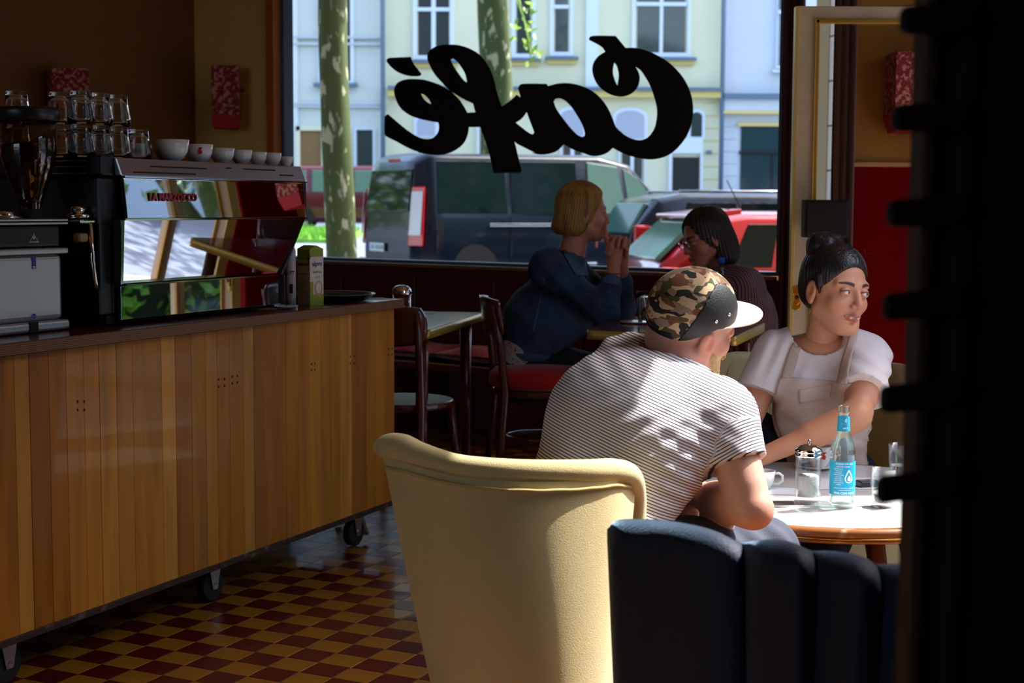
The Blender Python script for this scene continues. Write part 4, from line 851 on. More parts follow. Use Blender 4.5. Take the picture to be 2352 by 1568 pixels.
for a in (-.5, -.25, 0, .25, .5):
    d = Vector((math.sin(a), math.cos(a))); p0 = Vector((0, -.004))+d*.003; p1 = Vector((0, -.004))+d*(.0125-abs(a)*.006); n = Vector((d.y, -d.x))*.0006
    mb.prism([tuple(p0-n), tuple(p1-n), tuple(p1+n), tuple(p0+n)], 0, .0005, 0, M_)
gl = mb.build('emblem', whl, gr); text_obj('emblem_text', 'MAHLKÖNIG', .0048, whl, M_ @ Matrix.Translation((0, -.0078, 0)), gr, .0003)
M_ = fM(78, 604, .0115); mb = MB().box((0, 0, .0003), (.0145, .031, .0006), M=M_); stk = mb.build('blue_sticker', blu, gr)
mb = MB().box((0, -.001, .0008), (.007, .008, .0004), M=M_); mb.build('sticker_mark', redk, stk); MB().box((0, -.0095, .0008), (.011, .003, .0004), M=M_).box((0, -.0135, .0008), (.009, .0014, .0004), M=M_).build('sticker_text', whl, stk)
M_ = fM(78, 726, .0115); mb = MB().prism([(.0085*math.cos(t), .0085*math.sin(t)) for t in np.linspace(0, 6.02, 24)], 0, .0005, 0, M_); r1 = mb.build('round_sticker', whl, gr)
MB().prism([(.0072*math.cos(t), .0072*math.sin(t)) for t in np.linspace(0, 6.02, 24)], .0005, .0008, 0, M_).build('sticker_disc', blu, r1); text_obj('sticker_text', 'DLG', .0055, whl, M_ @ Matrix.Translation((0, 0, .0009)), r1, .0002)
cM_ = cpt(sc_+.01, VG+.1, 1.164)
mb = MB().lathe([(0, .018), (.024, .018), (.026, .008), (.026, .007), (.042, .006), (.043, 0), (0, 0)], cM_, 48, fl=lambda t, z: 1+.02*math.cos(24*t) if z < .0065 else 1); mb.build('adjusting_ring', chrome, gr)
hp_m = mat('smoked_hopper', (.05, .035, .025), .06, trans=.0, coat=.8, alpha=1); hop = cpt(cl(66, 350, VG+.1)[0], VG+.1, 0)
zt0 = 1.182
clear = pane_mat('hopper_clear', (.72, .62, .52), .9)
mb = MB().lathe([(.03, zt0), (.032, zt0+0.0234), (.048, zt0+0.0643), (.066, zt0+0.1170), (.072, zt0+0.1580), (.073, zt0+0.2398), (.0715, zt0+0.2398), (.070, zt0+0.1580), (.064, zt0+0.1170), (.046, zt0+0.0643), (.03, zt0+0.0234)], hop, 36); mb.build('hopper', clear, gr)
mb = MB().lathe([(0, zt0+0.0000), (.029, zt0+0.0246), (.045, zt0+0.0655), (.063, zt0+0.1182), (.069, zt0+0.1580), (.0695, zt0+0.1732), (.05, zt0+0.1790), (0, zt0+0.1825)], hop, 30); beans = mb.build('coffee_beans', mat('coffee_bean_mass', S(38, 22, 16), .5, var=.5, vs=120, bump=.9, bs=220), gr); beans['kind'] = 'stuff'
mb = MB().lathe([(0, zt0+0.2480), (.07, zt0+0.2714), (.080, zt0+0.2691), (.081, zt0+0.2597), (.080, zt0+0.2375), (.076, zt0+0.2340), (0, zt0+0.2375)], hop, 40); mb.build('hopper_lid', black, gr)
mb = MB().lathe([(.034, 1.164), (.034, zt0+0.0047), (.03, zt0+0.0047)], hop, 24); mb.build('hopper_collar', blackm, gr)

# ------------------------------------------------------------------ cartons, bottle, round tray
def carton(name, label, px0, px1, pyb, v, dpt, z0, h, ang, m):
    s0 = cl(px0, pyb, v)[0]; s1 = cl(px1, pyb, v)[0]; o = thing(name, label, 'carton', cpt((s0+s1)/2, v+dpt/2, z0), math.atan2(CDIR[1], CDIR[0])+ang)
    return o, s1-s0
# plant milk carton: one corner towards the camera
pc = G(712, 702, .8695); ca = thing('milk_carton', 'green and beige plant milk carton standing behind the espresso machine', 'carton', pc, math.radians(0))
lw_, fw_, chh = .058, .058, .198
# face directions: left face runs back-left, front face runs back-right, both about one face width
# find the widths from the picture
e1 = P(684, 695, 1)-CAM; ang_l = math.radians(180-38); dl = np.array([math.cos(ang_l), math.sin(ang_l), 0]); dr = np.array([math.cos(ang_l-math.pi/2), math.sin(ang_l-math.pi/2), 0])
D_ = pc[1]; wl = (712-683)/FPX*D_/abs(dl[0]-(-.133)*dl[1]) ; wr_ = (743-712)/FPX*D_/abs(dr[0]-(-.128)*dr[1])
b0 = np.array(pc); bl = b0+dl*wl; br = b0+dr*wr_; bb_ = bl+dr*wr_
cbeige = mat('carton_beige', S(206, 186, 150), .55); cgreen = mat('carton_green', S(150, 168, 50), .55); cwhite = mat('carton_white', S(226, 220, 206), .5); cblue = mat('print_navy', S(30, 34, 110), .5); cblk = mat('print_black', (.012, .012, .012), .5); corange = mat('print_orange', S(210, 150, 90), .5)
up = np.array([0, 0, 1.0]); H_ = .188
mb = MB(); lo = [b0, bl, bb_, br]; mb.hexa([tuple(q) for q in lo]+[tuple(q+up*H_) for q in lo]); bod = mb.build('carton_body', cbeige, ca, .0015)
mid = [(lo[0]+lo[3])/2+up*(H_+.012), (lo[1]+lo[2])/2+up*(H_+.012)]
mb = MB().add([tuple(q+up*H_) for q in lo]+[tuple(mid[0]), tuple(mid[1])], [(0, 1, 5, 4), (2, 3, 4, 5), (0, 4, 3), (1, 2, 5)]); mb.build('gable_top', cgreen, ca)
Ml_ = frame_M(bl-dr*.0004, -dl, up); Mr_ = frame_M(b0-dl*.0004, dr, up)   # left face: x to the corner; right face: x away from it
def lab(nm, M, w_, rects, m, dz=0): 
    mb = MB()
    for x0, y0, x1, y1 in rects: mb.box(((x0+x1)/2*w_, (y0+y1)/2*H_, .0003+dz), ((x1-x0)*w_, (y1-y0)*H_, .0004), M=M)
    return mb.build(nm, m, ca)
lab('side_print', Ml_, wl, [(0.02, .80, .98, .99)], cgreen); lab('front_print', Mr_, wr_, [(.0, .0, 1, .86)], cwhite); lab('front_print', Mr_, wr_, [(0, .86, 1, 1)], cgreen); lab('front_print', Mr_, wr_, [(0, 0, 1, .2), (0, .2, .25, .42)], cgreen, .0004)
mb = MB().prism([(wr_*(.62+.30*math.cos(t)), H_*(.30+.135*math.sin(t))) for t in np.linspace(0, 6.0, 20)], .0008, .0012, 0, Mr_); mb.build('printed_cup', corange, ca)
mb = MB().prism([(wr_*(.62+.2*math.cos(t)), H_*(.31+.10*math.sin(t))) for t in np.linspace(0, 6.0, 20)], .0012, .0016, 0, Mr_); mb.build('printed_foam', cwhite, ca)
text_obj('front_text', 'alpro', .0215, cblue, Mr_ @ Matrix.Translation((wr_*.53, H_*.735, .0008)), ca, .0003, bold=.0006)
text_obj('front_text', 'BARISTA', .0105, cblk, Mr_ @ Matrix.Translation((wr_*.53, H_*.59, .0008)), ca, .0003); text_obj('front_text', 'SOYA', .009, cgreen, Mr_ @ Matrix.Translation((wr_*.55, H_*.50, .0008)), ca, .0003)
text_obj('side_text', 'BARISTAS', .0115, cblk, Ml_ @ Matrix.Translation((wl*.48, H_*.725, .0008)), ca, .0003, bold=.0004); text_obj('side_text', 'FOR PROFESSIONALS', .0048, cblk, Ml_ @ Matrix.Translation((wl*.5, H_*.555, .0008)), ca, .0003)
lab('small_print', Ml_, wl, [(.12, .47-.028*k, .6+.2*((k*7) % 3-1)*.5, .478-.028*k) for k in range(11)], mat('print_brown', S(120, 104, 76), .6), .0002)
lab('leaf_print', Ml_, wl, [(.74, .40, .86, .44), (.68, .34, .8, .38), (.76, .2, .9, .24)], cgreen, .0002)
mb = MB()                                                       # black hand-like twig across the upper corner
for a in (-.7, -.35, 0, .35, .7):
    d = Vector((math.sin(a), math.cos(a))); n = Vector((d.y, -d.x))*.0011; p0 = Vector((wl*.93, H_*.80)); p1 = p0+d*.020; mb.prism([tuple(p0-n), tuple(p1-n*.5), tuple(p1+n*.5), tuple(p0+n)], .0006, .001, 0, Ml_)
mb.box((wl*.93, H_*.78, .0008), (.003, .018, .0004), M=Ml_); mb.build('twig_print', cblk, ca)
# grey-white bottle left of it
pb = G(668, 704, .8695); bo = thing('milk_bottle', 'white plastic bottle with cork-coloured cap squeezed between machine and green carton', 'bottle', pb, 0); rb_ = 34/FPX*pb[1]/2*.72
MB().lathe([(0, 0), (rb_, 0), (rb_, .18), (rb_*.9, .19), (rb_*.45, .2), (rb_*.4, .205), (0, .205)], (0, 0, 0), 28).build('bottle_body', mat('off_white_plastic', S(190, 186, 186), .4), bo, local=True)
MB().lathe([(0, .232), (rb_*.5, .232), (rb_*.55, .226), (rb_*.55, .205), (0, .205)], (0, 0, 0), 20).build('cap', mat('cork_cap', S(214, 180, 130), .6), bo, local=True)
tw = text_obj('label_text', 'LYT', .015, cblk, frame_M((pb[0]+.004, pb[1]-rb_-.0006, pb[2]+.112), (1, 0, 0), (0, 0, 1)), bo, .0003, bold=.0004)
MB().box((.004, -rb_-.0003, .060), (.011, .001, .03)).build('label_figure', cblk, bo, local=True)
# saucer edge between them, under the machine corner
ps = G(652, 709, .8695); so2 = thing('saucer', 'small white saucer tucked under the right corner of the espresso machine', 'saucer', ps); MB().lathe([(0, .002), (.02, 0), (.045, .009), (.046, .011), (.02, .004), (0, .005)], (0, 0, 0), 28).build('saucer_dish', white, so2, local=True)
# round black tray, overhanging napkin
pt = cpt(4.60, .19, .872); tr2 = thing('serving_tray', 'round black serving tray at the far end of the bar', 'tray', pt)
MB().lathe([(0, 0), (.135, 0), (.15, .004), (.168, .022), (.171, .022), (.171, .024), (.166, .024), (.148, .007), (.13, .004), (0, .004)], (0, 0, 0), 56).build('tray_dish', mat('black_tray', (.006, .007, .009), .25, coat=.5), tr2, local=True)
pn = cpt(4.77, .09, .8697); tag(MB().box((pn[0], pn[1], pn[2]+.0006), (.09, .10, .0012), rz=.5).build('napkin', mat('paper_white', S(214, 216, 220), .8)), 'white paper napkin lying at the far corner of the bar', 'napkin')
# ------------------------------------------------------------------ furniture
fab = mat('cream_upholstery', S(212, 192, 136), .9, var=.06, vs=5, bump=.35, bs=420, sheen=.25, stretch=(1, 1, 1.6))
woodd = mat('dark_bentwood', S(84, 34, 22), .3, var=.2, vs=8, stretch=(1, 1, .3), coat=.4)
redc_ = mat('red_cushion_fabric', S(178, 10, 12), .85, var=.1, vs=6, sheen=.3)
def pix(pts): return [Vector(P(x, y, D)) for x, y, D in pts]
def lerp_path(pts, u):
    t = u*(len(pts)-1); i = min(int(t), len(pts)-2); q = t-i
    p0 = pts[max(i-1, 0)]; p1 = pts[i]; p2 = pts[i+1]; p3 = pts[min(i+2, len(pts)-1)]
    return .5*((2*p1)+(p2-p0)*q+(2*p0-5*p1+4*p2-p3)*q*q+(3*p1-p0-3*p2+p3)*q**3)
# cream tub chair under the man
base = G(1180, 1700, 0)
ch1 = thing('tub_armchair', 'cream upholstered tub armchair with rolled rim, its back to the viewer', 'armchair', (.02, 2.95, 0))
top = pix([(880, 1052, 2.93), (930, 1062, 2.86), (985, 1078, 2.80), (1060, 1094, 2.76), (1160, 1104, 2.735), (1260, 1106, 2.74), (1350, 1102, 2.77), (1420, 1094, 2.82), (1462, 1100, 2.90)])
bot = pix([(1010, 1660, 2.93), (1045, 1680, 2.84), (1080, 1690, 2.78), (1130, 1700, 2.74), (1200, 1704, 2.72), (1270, 1704, 2.725), (1330, 1698, 2.76), (1375, 1690, 2.82), (1400, 1680, 2.9)])
def outer(u, v):
    a = lerp_path(top, u); b = lerp_path(bot, u); p = b.lerp(a, v); p.y -= .018*math.sin(math.pi*v)
    p.z += .0012*math.sin(u*60)*math.sin(math.pi*v)**.3*v
    return p
mb = MB().grid(40, 24, outer); mb.grid(40, 24, lambda u, v: outer(u, v)+Vector((0, .05+.012*math.sin(math.pi*u), 0)))
mb.build('back_shell', fab, ch1)
rim = [(884, 1046, 2.93), (893, 1030, 2.935), (925, 1028, 2.9), (968, 1046, 2.85), (1050, 1070, 2.79), (1150, 1080, 2.76), (1250, 1083, 2.76), (1345, 1082, 2.785), (1410, 1080, 2.83), (1447, 1092, 2.88), (1458, 1130, 2.93), (1458, 1190, 2.95), (1450, 1290, 2.95), (1436, 1420, 2.95), (1420, 1560, 2.95)]
rp = pix(rim); n = 60; pts = [lerp_path(rp, k/(n-1)) for k in range(n)]
rr = [.030-.007*min(1, max(0, (k/(n-1)-.08)/.2)) for k in range(n)]; rr[0] = .014; rr[1] = .024
mb = MB().tube(pts, rr, 14); mb.build('rolled_rim', fab, ch1, subsurf=1)
seam = [outer(k/39, .968)+Vector((0, -.004, 0)) for k in range(40)]
MB().tube(seam, .0035, 6).build('piping', mat('cream_piping', S(196, 172, 110), .85), ch1)
def arm(sx, x0):
    mb = MB(); 
    def fn(u, v):
        a = 2*math.pi*v; y = 3.0+.42*u; return (x0+.045*math.cos(a)+sx*.02*u, y, .42+(.20-.06*u)*(.5+.5*math.sin(a)) if math.sin(a) > 0 else .42+.26*math.sin(a)*.5)
    return mb.grid(12, 16, fn)
mb = MB().hexa([(-.10, 2.96, .17), (.22, 2.96, .17), (.28, 3.38, .17), (-.06, 3.38, .17), (-.12, 2.96, .38), (.22, 2.96, .38), (.30, 3.40, .39), (-.06, 3.40, .39)]); mb.build('seat', fab, ch1, .03, 3)
for x, y in ((-.04, 2.86), (.14, 2.86), (.22, 3.32), (-.02, 3.32)): MB().cyl((x, y, 0), (x, y, .18), .014, .024, 12).build('leg', woodd, ch1)
# dark blue channel back chair in the near right
vel = mat('midnight_blue_velvet', S(14, 29, 52), .62, bump=.4, bs=260, sheen=1.0, sht=(.45, .72, 1), shr=.35, var=.1, vs=10, spec=.45)
ch2 = thing('channel_back_chair', 'dark midnight blue velvet chair with scalloped channel back, nearest to the viewer', 'armchair', (.45, 2.25, 0))
tops = [((1396, 1216, 2.30), (1418, 1192, 2.29), (1480, 1189, 2.26), (1560, 1196, 2.2), (1640, 1216, 2.15), (1704, 1249, 2.12)), ((1704, 1249, 2.12), (1730, 1239, 2.09), (1775, 1235, 2.06), (1820, 1243, 2.03), (1866, 1266, 2.02)),
        ((1866, 1266, 2.02), (1900, 1262, 2.0), (1945, 1265, 1.98), (1985, 1277, 1.97), (2012, 1297, 1.96)), ((2012, 1297, 1.96), (2045, 1292, 1.95), (2090, 1290, 1.95), (2130, 1296, 1.95), (2170, 1308, 1.96))]
for i, tp in enumerate(tops):
    tp = pix(tp)
    def fn(u, v):
        a = lerp_path(tp, u); e = max(0, math.sin(math.pi*u))**.6; b = .028+.045*e; T_ = b+.035; r = T_/2; rz = .030
        if v < .62: t = v/.62; z = .16+(a.z-rz-.16)*t; y = -b
        elif v < .86: t = (v-.62)/.24*math.pi; z = a.z-rz+rz*math.sin(t); y = -b+r-r*math.cos(t)
        else: t = (v-.86)/.14; z = a.z-rz+(.16-a.z+rz)*t; y = .035
        lo_ = 1-min(1, max(0, (z-.16)/(a.z-.16)))
        return Vector((a.x+lo_*(.03 if i < 2 else -.02)*(.5 if i else 1), a.y+y+.03*lo_, z))
    mb = MB().grid(20, 60, fn)
    for uu in (0, 1): mb.add([fn(uu, k/59) for k in range(60)], [tuple(range(60))], 0, False)
    mb.build('back_channel', vel, ch2)
MB().hexa([(.2, 2.32, .18), (.66, 2.08, .18), (.85, 2.5, .18), (.42, 2.7, .18), (.2, 2.32, .43), (.66, 2.08, .43), (.85, 2.5, .43), (.42, 2.7, .43)]).build('seat', vel, ch2, .03, 3)
for x, y in ((.26, 2.35), (.64, 2.14), (.8, 2.48), (.42, 2.66)): MB().cyl((x, y, 0), (x, y, .19), .012, .02, 12).build('leg', woodd, ch2)
# cream armchair the woman in the apron sits on
ch3 = thing('tub_armchair', 'cream armchair behind the white table, carrying the woman in the apron', 'armchair', (.95, 4.5, 0))
tp3 = pix([(1632, 905, 4.35), (1640, 842, 4.5), (1668, 826, 4.62), (1720, 826, 4.7), (1780, 834, 4.74), (1880, 842, 4.74), (1980, 848, 4.7), (2050, 850, 4.62), (2096, 862, 4.5), (2112, 930, 4.3)])
def o3(u, v): a = lerp_path(tp3, u); return Vector((a.x+(.92-a.x)*.12*(1-v), a.y-.05*(1-v), .16+(a.z-.16)*v))
mb = MB().grid(44, 10, lambda u, v: o3(u, v)+Vector((0, .03, 0))); mb.grid(44, 10, lambda u, v: o3(u, v)+Vector(((.92-o3(u, v).x)*.12, -.035, 0))); mb.build('back_shell', fab, ch3)
MB().tube([o3(k/43, 1)+Vector(((.92-o3(k/43, 1).x)*.05, 0, -.008)) for k in range(44)], .032, 12).build('rolled_rim', fab, ch3)
sx = PL(1775, 940, (0, 4.64, 0), (0, 1, 0)); MB().tube([(sx[0], 4.66, .72), (sx[0]-.005, 4.655, .55), (sx[0]-.012, 4.64, .42)], .004, 6).build('piping', mat('cream_piping', S(196, 172, 110), .85), ch3)
MB().hexa([(.66, 4.2, .17), (1.16, 4.2, .17), (1.18, 4.6, .17), (.64, 4.6, .17), (.65, 4.18, .40), (1.17, 4.18, .40), (1.19, 4.6, .40), (.63, 4.6, .40)]).build('seat', fab, ch3, .03, 3)
for x, y in ((.7, 4.24), (1.12, 4.24), (1.12, 4.55), (.7, 4.55)): MB().cyl((x, y, 0), (x, y, .18), .014, .024, 12).build('leg', woodd, ch3)

# low round white table
TX, TY, TZ, TR_ = .775, 3.735, .5, .455
wt_ = thing('coffee_table', 'low round white-topped table with brass-lined wooden rim', 'table', (TX, TY, 0))
MB().lathe([(0, TZ-.012), (TR_-.018, TZ-.012), (TR_-.018, TZ), (0, TZ)], (TX, TY, 0), 72, smooth=False).build('table_top', mat('white_laminate', S(226, 224, 218), .16, var=.03, vs=3, coat=.4), wt_)
MB().lathe([(TR_-.0185, TZ-.014), (TR_-.0185, TZ+.0012), (TR_-.004, TZ-.001), (TR_, TZ-.010), (TR_-.002, TZ-.019), (TR_-.006, TZ-.021), (TR_-.012, TZ-.022), (TR_-.004, TZ-.024), (TR_-.004, TZ-.030), (TR_-.02, TZ-.036), (TR_-.04, TZ-.036)], (TX, TY, 0), 72).build('wooden_rim', mat('walnut_rim', S(150, 96, 52), .3, c2=S(220, 190, 150), vs=14, lo=.62, hi=.7, coat=.5, stretch=(1, 1, 1)), wt_)
MB().lathe([(TR_-.008, TZ-.0195), (TR_-.0005, TZ-.020), (TR_-.0005, TZ-.0235), (TR_-.008, TZ-.024)], (TX, TY, 0), 72).build('brass_line', brass, wt_)
MB().cyl((TX, TY, TZ-.07), (TX, TY, TZ-.03), .20, .24, 32).build('apron_ring', woodd, wt_)
for k in range(4):
    a = math.radians(-70+90*k); MB().tube([(TX+.22*math.cos(a), TY+.22*math.sin(a), TZ-.05), (TX+.27*math.cos(a), TY+.27*math.sin(a), .28), (TX+.36*math.cos(a), TY+.36*math.sin(a), .01)], [.024, .02, .013], 10).build('leg', woodd, wt_)

# window-side tables with brass edges
def cafe_table(label, pts, z, topm, legs, th=.034, rad=.03):
    """pts: top outline corners in plan"""
    c = sum((np.array(p[:2]) for p in pts))/len(pts); o = thing('cafe_table', label, 'table', (c[0], c[1], 0)); out = []
    n = len(pts)
    for i in range(n):
        p = np.array(pts[i][:2]); a = np.array(pts[i-1][:2])-p; b = np.array(pts[(i+1) % n][:2])-p; a /= np.linalg.norm(a); b /= np.linalg.norm(b)
        for t in np.linspace(0, 1, 7): q0 = p+a*rad; q1 = p+b*rad; out.append(tuple((1-t)**2*q0+2*t*(1-t)*p+t*t*q1))
    inn = [tuple(c+(np.array(q)-c)*.985) for q in out]
    MB().prism(inn, z-.003, z).build('table_top', topm, o); MB().prism(out, z-th, z-.002, smooth=True).build('brass_edge', mat('satin_brass_edge', S(206, 180, 92), .38, .55, spec=.8), o)
    for lx_, ly_ in legs: MB().cyl((lx_, ly_, 0), (lx_, ly_, z-th), .02, .026, 14).build('leg', woodd, o)
    return o
rt = mat('red_table_laminate', S(120, 30, 44), .16, coat=.5)
N_ = G(985, 758, .74)[:2]; R_ = G(1114, 717, .74)[:2]; e = (R_-N_)/np.linalg.norm(R_-N_); fdir = np.array([-e[1], e[0]]); R2 = R_
Lf = G(900, 752, .74)[:2]; 
w_t = .66; A2 = N_+fdir*w_t; B2 = R_+fdir*w_t
cafe_table('square red-topped cafe table with brass edge at the end of the bar', [N_, R_, B2, A2], .74, rt, [tuple(N_+e*.09+fdir*.05), tuple(R_-e*.16+fdir*.05), tuple(B2-e*.09-fdir*.07), tuple(A2+e*.09-fdir*.07)])
t2 = [G(1346, 757, .74)[:2], G(1690, 772, .74)[:2], G(1752, 742, .74)[:2]+np.array([.02, .05]), G(1420, 724, .74)[:2]]
cafe_table('brass-edged table between the two women at the window', t2, .74, rt, [tuple(t2[0]+np.array([.14, .1])), tuple(t2[1]+np.array([-.05, .1])), tuple(t2[2]+np.array([-.1, -.1])), tuple(t2[3]+np.array([.1, -.1]))], th=.036)
# wooden chairs
def cafe_chair(label, x, y, rz, cushion=None, group=None, backh=.83):
    o = thing('cafe_chair', label, 'chair', (x, y, 0), rz, group)
    MB().prism([(.2*math.cos(t)*(1 if math.sin(t) > 0 else 1.0), .2*math.sin(t)) for t in np.linspace(0, 6.1, 26)], .44, .465).build('seat', woodd, o, .008, 2, local=True)
    for sx in (-1, 1):
        MB().tube([(sx*.14, .14, .45), (sx*.155, .16, .25), (sx*.165, .18, .01)], [.018, .016, .013], 10).build('leg', woodd, o, local=True)
        MB().tube([(sx*.165, -.22, .01), (sx*.155, -.185, .25), (sx*.15, -.17, .46), (sx*.155, -.19, .65), (sx*.16, -.225, backh-.02)], [.013, .016, .018, .016, .012], 10).build('leg', woodd, o, local=True)
    mb = MB(); fn = lambda u, v, d: (.185*(2*u-1)*(1-.12*abs(2*v-1)**3), -.235+.045*(2*u-1)**2+d-.02*v, backh-.135+.135*v+.012*math.sin(math.pi*u)*(1 if v > .5 else -1))
    mb.grid(18, 8, lambda u, v: fn(u, v, 0)); mb.grid(18, 8, lambda u, v: fn(u, v, .014))
    for vv in (0, 1): mb.grid(18, 2, lambda u, v: fn(u, vv, .014*v))
    for uu in (0, 1): mb.grid(8, 2, lambda u, v: fn(uu, u, .014*v))
    mb.build('backrest', woodd, o, local=True)
    for z in (.2,): MB().tube([(.13*math.cos(t), .13*math.sin(t)-.01, .26) for t in np.linspace(0, 2*math.pi, 25)[:-1]], .009, 8, closed=True).build('stretcher', woodd, o, local=True)
    if cushion: MB().lathe([(0, .466), (.19, .468), (.215, .485), (.215, .52), (.19, .545), (0, .555)], (0, 0, 0), 36).build('seat_pad', cushion, o, local=True)
    return o
q = G(1245, 905, .47)
cafe_chair('dark wooden chair with thick round red seat pad, carrying the woman in the denim jacket', .12, 6.22, math.radians(-82), redc_)
cafe_chair('dark bentwood chair without cushion beside the end of the bar', -.42, 5.80, math.radians(-20))
cafe_chair('dark wooden chair carrying the woman with glasses', 1.02, 6.26, math.radians(80))
# bench with red cushions below the window
bn = thing('window_bench', 'wooden bench below the window, seen behind the table legs', 'bench', wp(1.1, 0, .3))
mb = MB(); wbox(mb, .15, 1.75, .36, .40, .06, .48); mb.build('seat_board', woodd, bn, .004)
mb = MB(); wbox(mb, .15, 1.75, .395, .402, .478, .484); mb.build('front_strip', mat('pale_strip', S(170, 130, 80), .5), bn)
for t in (.2, .95, 1.7): mb = MB(); wbox(mb, t-.02, t+.02, 0, .36, .08, .46); mb.build('leg', woodd, bn)
for k, (t0, t1, lb) in enumerate(((.2, .68, 'red seat cushion on the window bench, nearest the bar'), (.7, 1.2, 'rumpled red seat cushion in the middle of the window bench'), (1.22, 1.7, 'red seat cushion at the right end of the window bench'))):
    def cf(u, v, s):
        b = math.sin(math.pi*u)**.4*math.sin(math.pi*v)**.4; t = t0+(t1-t0)*u; of = .07+.40*v; h = .4435+s*.035*b+(.02*math.sin(u*6+k)*math.sin(v*4+1)*b if s > 0 else 0)+.006*s; return wp(t, h, of)
    mb = MB().grid(20, 16, lambda u, v: cf(u, v, 1)); mb.grid(20, 16, lambda u, v: cf(u, v, -1)); c = mb.build('seat_cushion', redc_, None); tag(c, lb, 'cushion', 'red cushions on the window bench')

# ------------------------------------------------------------------ things on the tables
def at(px, py, z): return G(px, py, z)
tglass = thin_mat('thin_clear_glass', (.95, .97, .97), .95, 2.6, .05)
p = at(1855, 1150, TZ+.004)
sd = thing('sugar_dispenser', 'tall glass sugar dispenser with chrome lid on the white table', 'sugar dispenser', (p[0], p[1], TZ+.004))
fl = lambda t, z: 1+.03*abs(math.cos(8*t)) if .012 < z < .10 else 1
MB().lathe([(0, 0), (.030, 0), (.034, .005), (.0315, .014), (.029, .03), (.0295, .098), (.0305, .106), (.0305, .112), (.0285, .112), (.0275, .1), (.0265, .03), (.028, .012), (0, .010)], (0, 0, 0), 64, fl=fl).build('glass_jar', tglass, sd, local=True)
MB().lathe([(0, .012), (.0255, .013), (.0250, .06), (.02, .064), (0, .061)], (0, 0, 0), 24).build('sugar', mat('sugar_white', (.86, .85, .85), .9, bump=.6, bs=500), sd, local=True)['kind'] = 'stuff'
MB().lathe([(.0315, .108), (.0325, .110), (.0325, .1155), (.031, .117), (.0325, .119), (.0325, .122), (.030, .127), (.02, .1345), (.008, .1375), (0, .138)], (0, 0, 0), 40).build('chrome_lid', chrome, sd, local=True)
MB().cyl((0, 0, .136), (.001, .001, .148), .004, .0035, 10).build('pour_spout', chrome, sd, local=True)
# bottle
p = at(1933, 1164, TZ+.001); zb0 = TZ+.0012
bt = thing('water_bottle', 'slim glass water bottle with light blue labels on the white table', 'bottle', (p[0], p[1], zb0), math.radians(-12))
prof = [(0, 0), (.025, 0), (.0285, .004), (.0292, .012), (.0295, .125), (.029, .135), (.0255, .150), (.0185, .168), (.0145, .182), (.0132, .196), (.0125, .222), (.0142, .2235), (.0142, .228), (.0128, .2295), (.0135, .236), (.0132, .2395), (.011, .2405), (.0098, .2385), (.0095, .222), (.0105, .195), (.012, .182), (.0162, .167), (.0232, .149), (.0267, .134), (.0272, .125), (.0268, .014), (.024, .009), (0, .013)]
MB().lathe(prof, (0, 0, 0), 44).build('bottle_glass', thin_mat('pale_bottle_glass', (.90, .97, .96), .95, 2.4, .06), bt, local=True)
cy = mat('label_cyan', S(0, 166, 214), .45); lwh = mat('label_white', S(236, 240, 242), .5)
def lab_ring(nm, r0, z0, r1, z1, a0, a1, m, parent): return MB().grid(30, 2, lambda u, v: ((r0+(r1-r0)*v)*math.cos(a0+(a1-a0)*u), (r0+(r1-r0)*v)*math.sin(a0+(a1-a0)*u), z0+(z1-z0)*v)).build(nm, m, parent, local=True)
bl_ = lab_ring('body_label', .0298, .033, .0298, .112, math.radians(150), math.radians(372), cy, bt)
nl_ = lab_ring('neck_label', .0150, .181, .0131, .216, 0, 2*math.pi, cy, bt)
def cyl_text(nm, body, size, zc, ang, r, par, bold=0, align='CENTER'):
    o = text_obj(nm, body, size, lwh, Matrix(), None, .00001, 1.0, align, bold)
    for v in o.data.vertices: a = ang+v.co.x/r; v.co = Vector(((r+.0002+v.co.z*3)*math.cos(a), (r+.0002+v.co.z*3)*math.sin(a), zc+v.co.y))
    o.parent = par; return o
A0 = math.radians(-90+12)                                        # towards the camera in the bottle's own frame
for z_, sz, tx_, da, bd in ((.1065, .0052, 'WASSER FÜR ALLE', -.05, .0001), (.100, .004, 'ALLE FÜR WASSER', -.15, .0001), (.0495, .0036, 'PROJECTS IN AFRICA AND ASIA', 0, .0), (.0445, .003, 'MINERALWASSER 0,33', 0, 0), (.0375, .0068, 'VIVA CON AGUA', 0, .0003)): cyl_text('label_text', tx_, sz, z_, A0+da, .0300, bl_, bd)
for k in range(9): cyl_text('label_text', ['GEMEINSAM', 'MIT EUCH', 'SAUBERES', 'TRINKWASSER', 'FÜR ALLE', 'MENSCHEN', 'WELTWEIT', 'PRO FLASCHE', 'DANKE'][k], .0037, .0945-k*.0046, A0-.52, .0300, bl_)
def cyl_shape(nm, loops, zc, ang, r, m, par):
    o = curve_shape(loops, m, nm, Matrix(), None, .00005)
    for v in o.data.vertices: a = ang+v.co.x/r; v.co = Vector(((r+.0003+v.co.z)*math.cos(a), (r+.0003+v.co.z)*math.sin(a), zc+v.co.y))
    o.parent = par; return o
dropc = lambda s: [(s*.9*math.cos(t)*(1-.25*max(0, math.sin(t))), s*(math.sin(t)+(.75*max(0, math.sin(t))**3))) for t in np.linspace(0, 2*math.pi, 34)[:-1]]
ringo = [(x*.74, y*.74-.0008) for x, y in dropc(.0115)]; cyl_shape('label_emblem', [dropc(.0115), ringo], .073, A0+.30, .0300, lwh, bl_)
cyl_shape('label_emblem', [[(x*.5, y*.42) for x, y in dropc(.0115)]], .071, A0+.34, .0300, lwh, bl_)
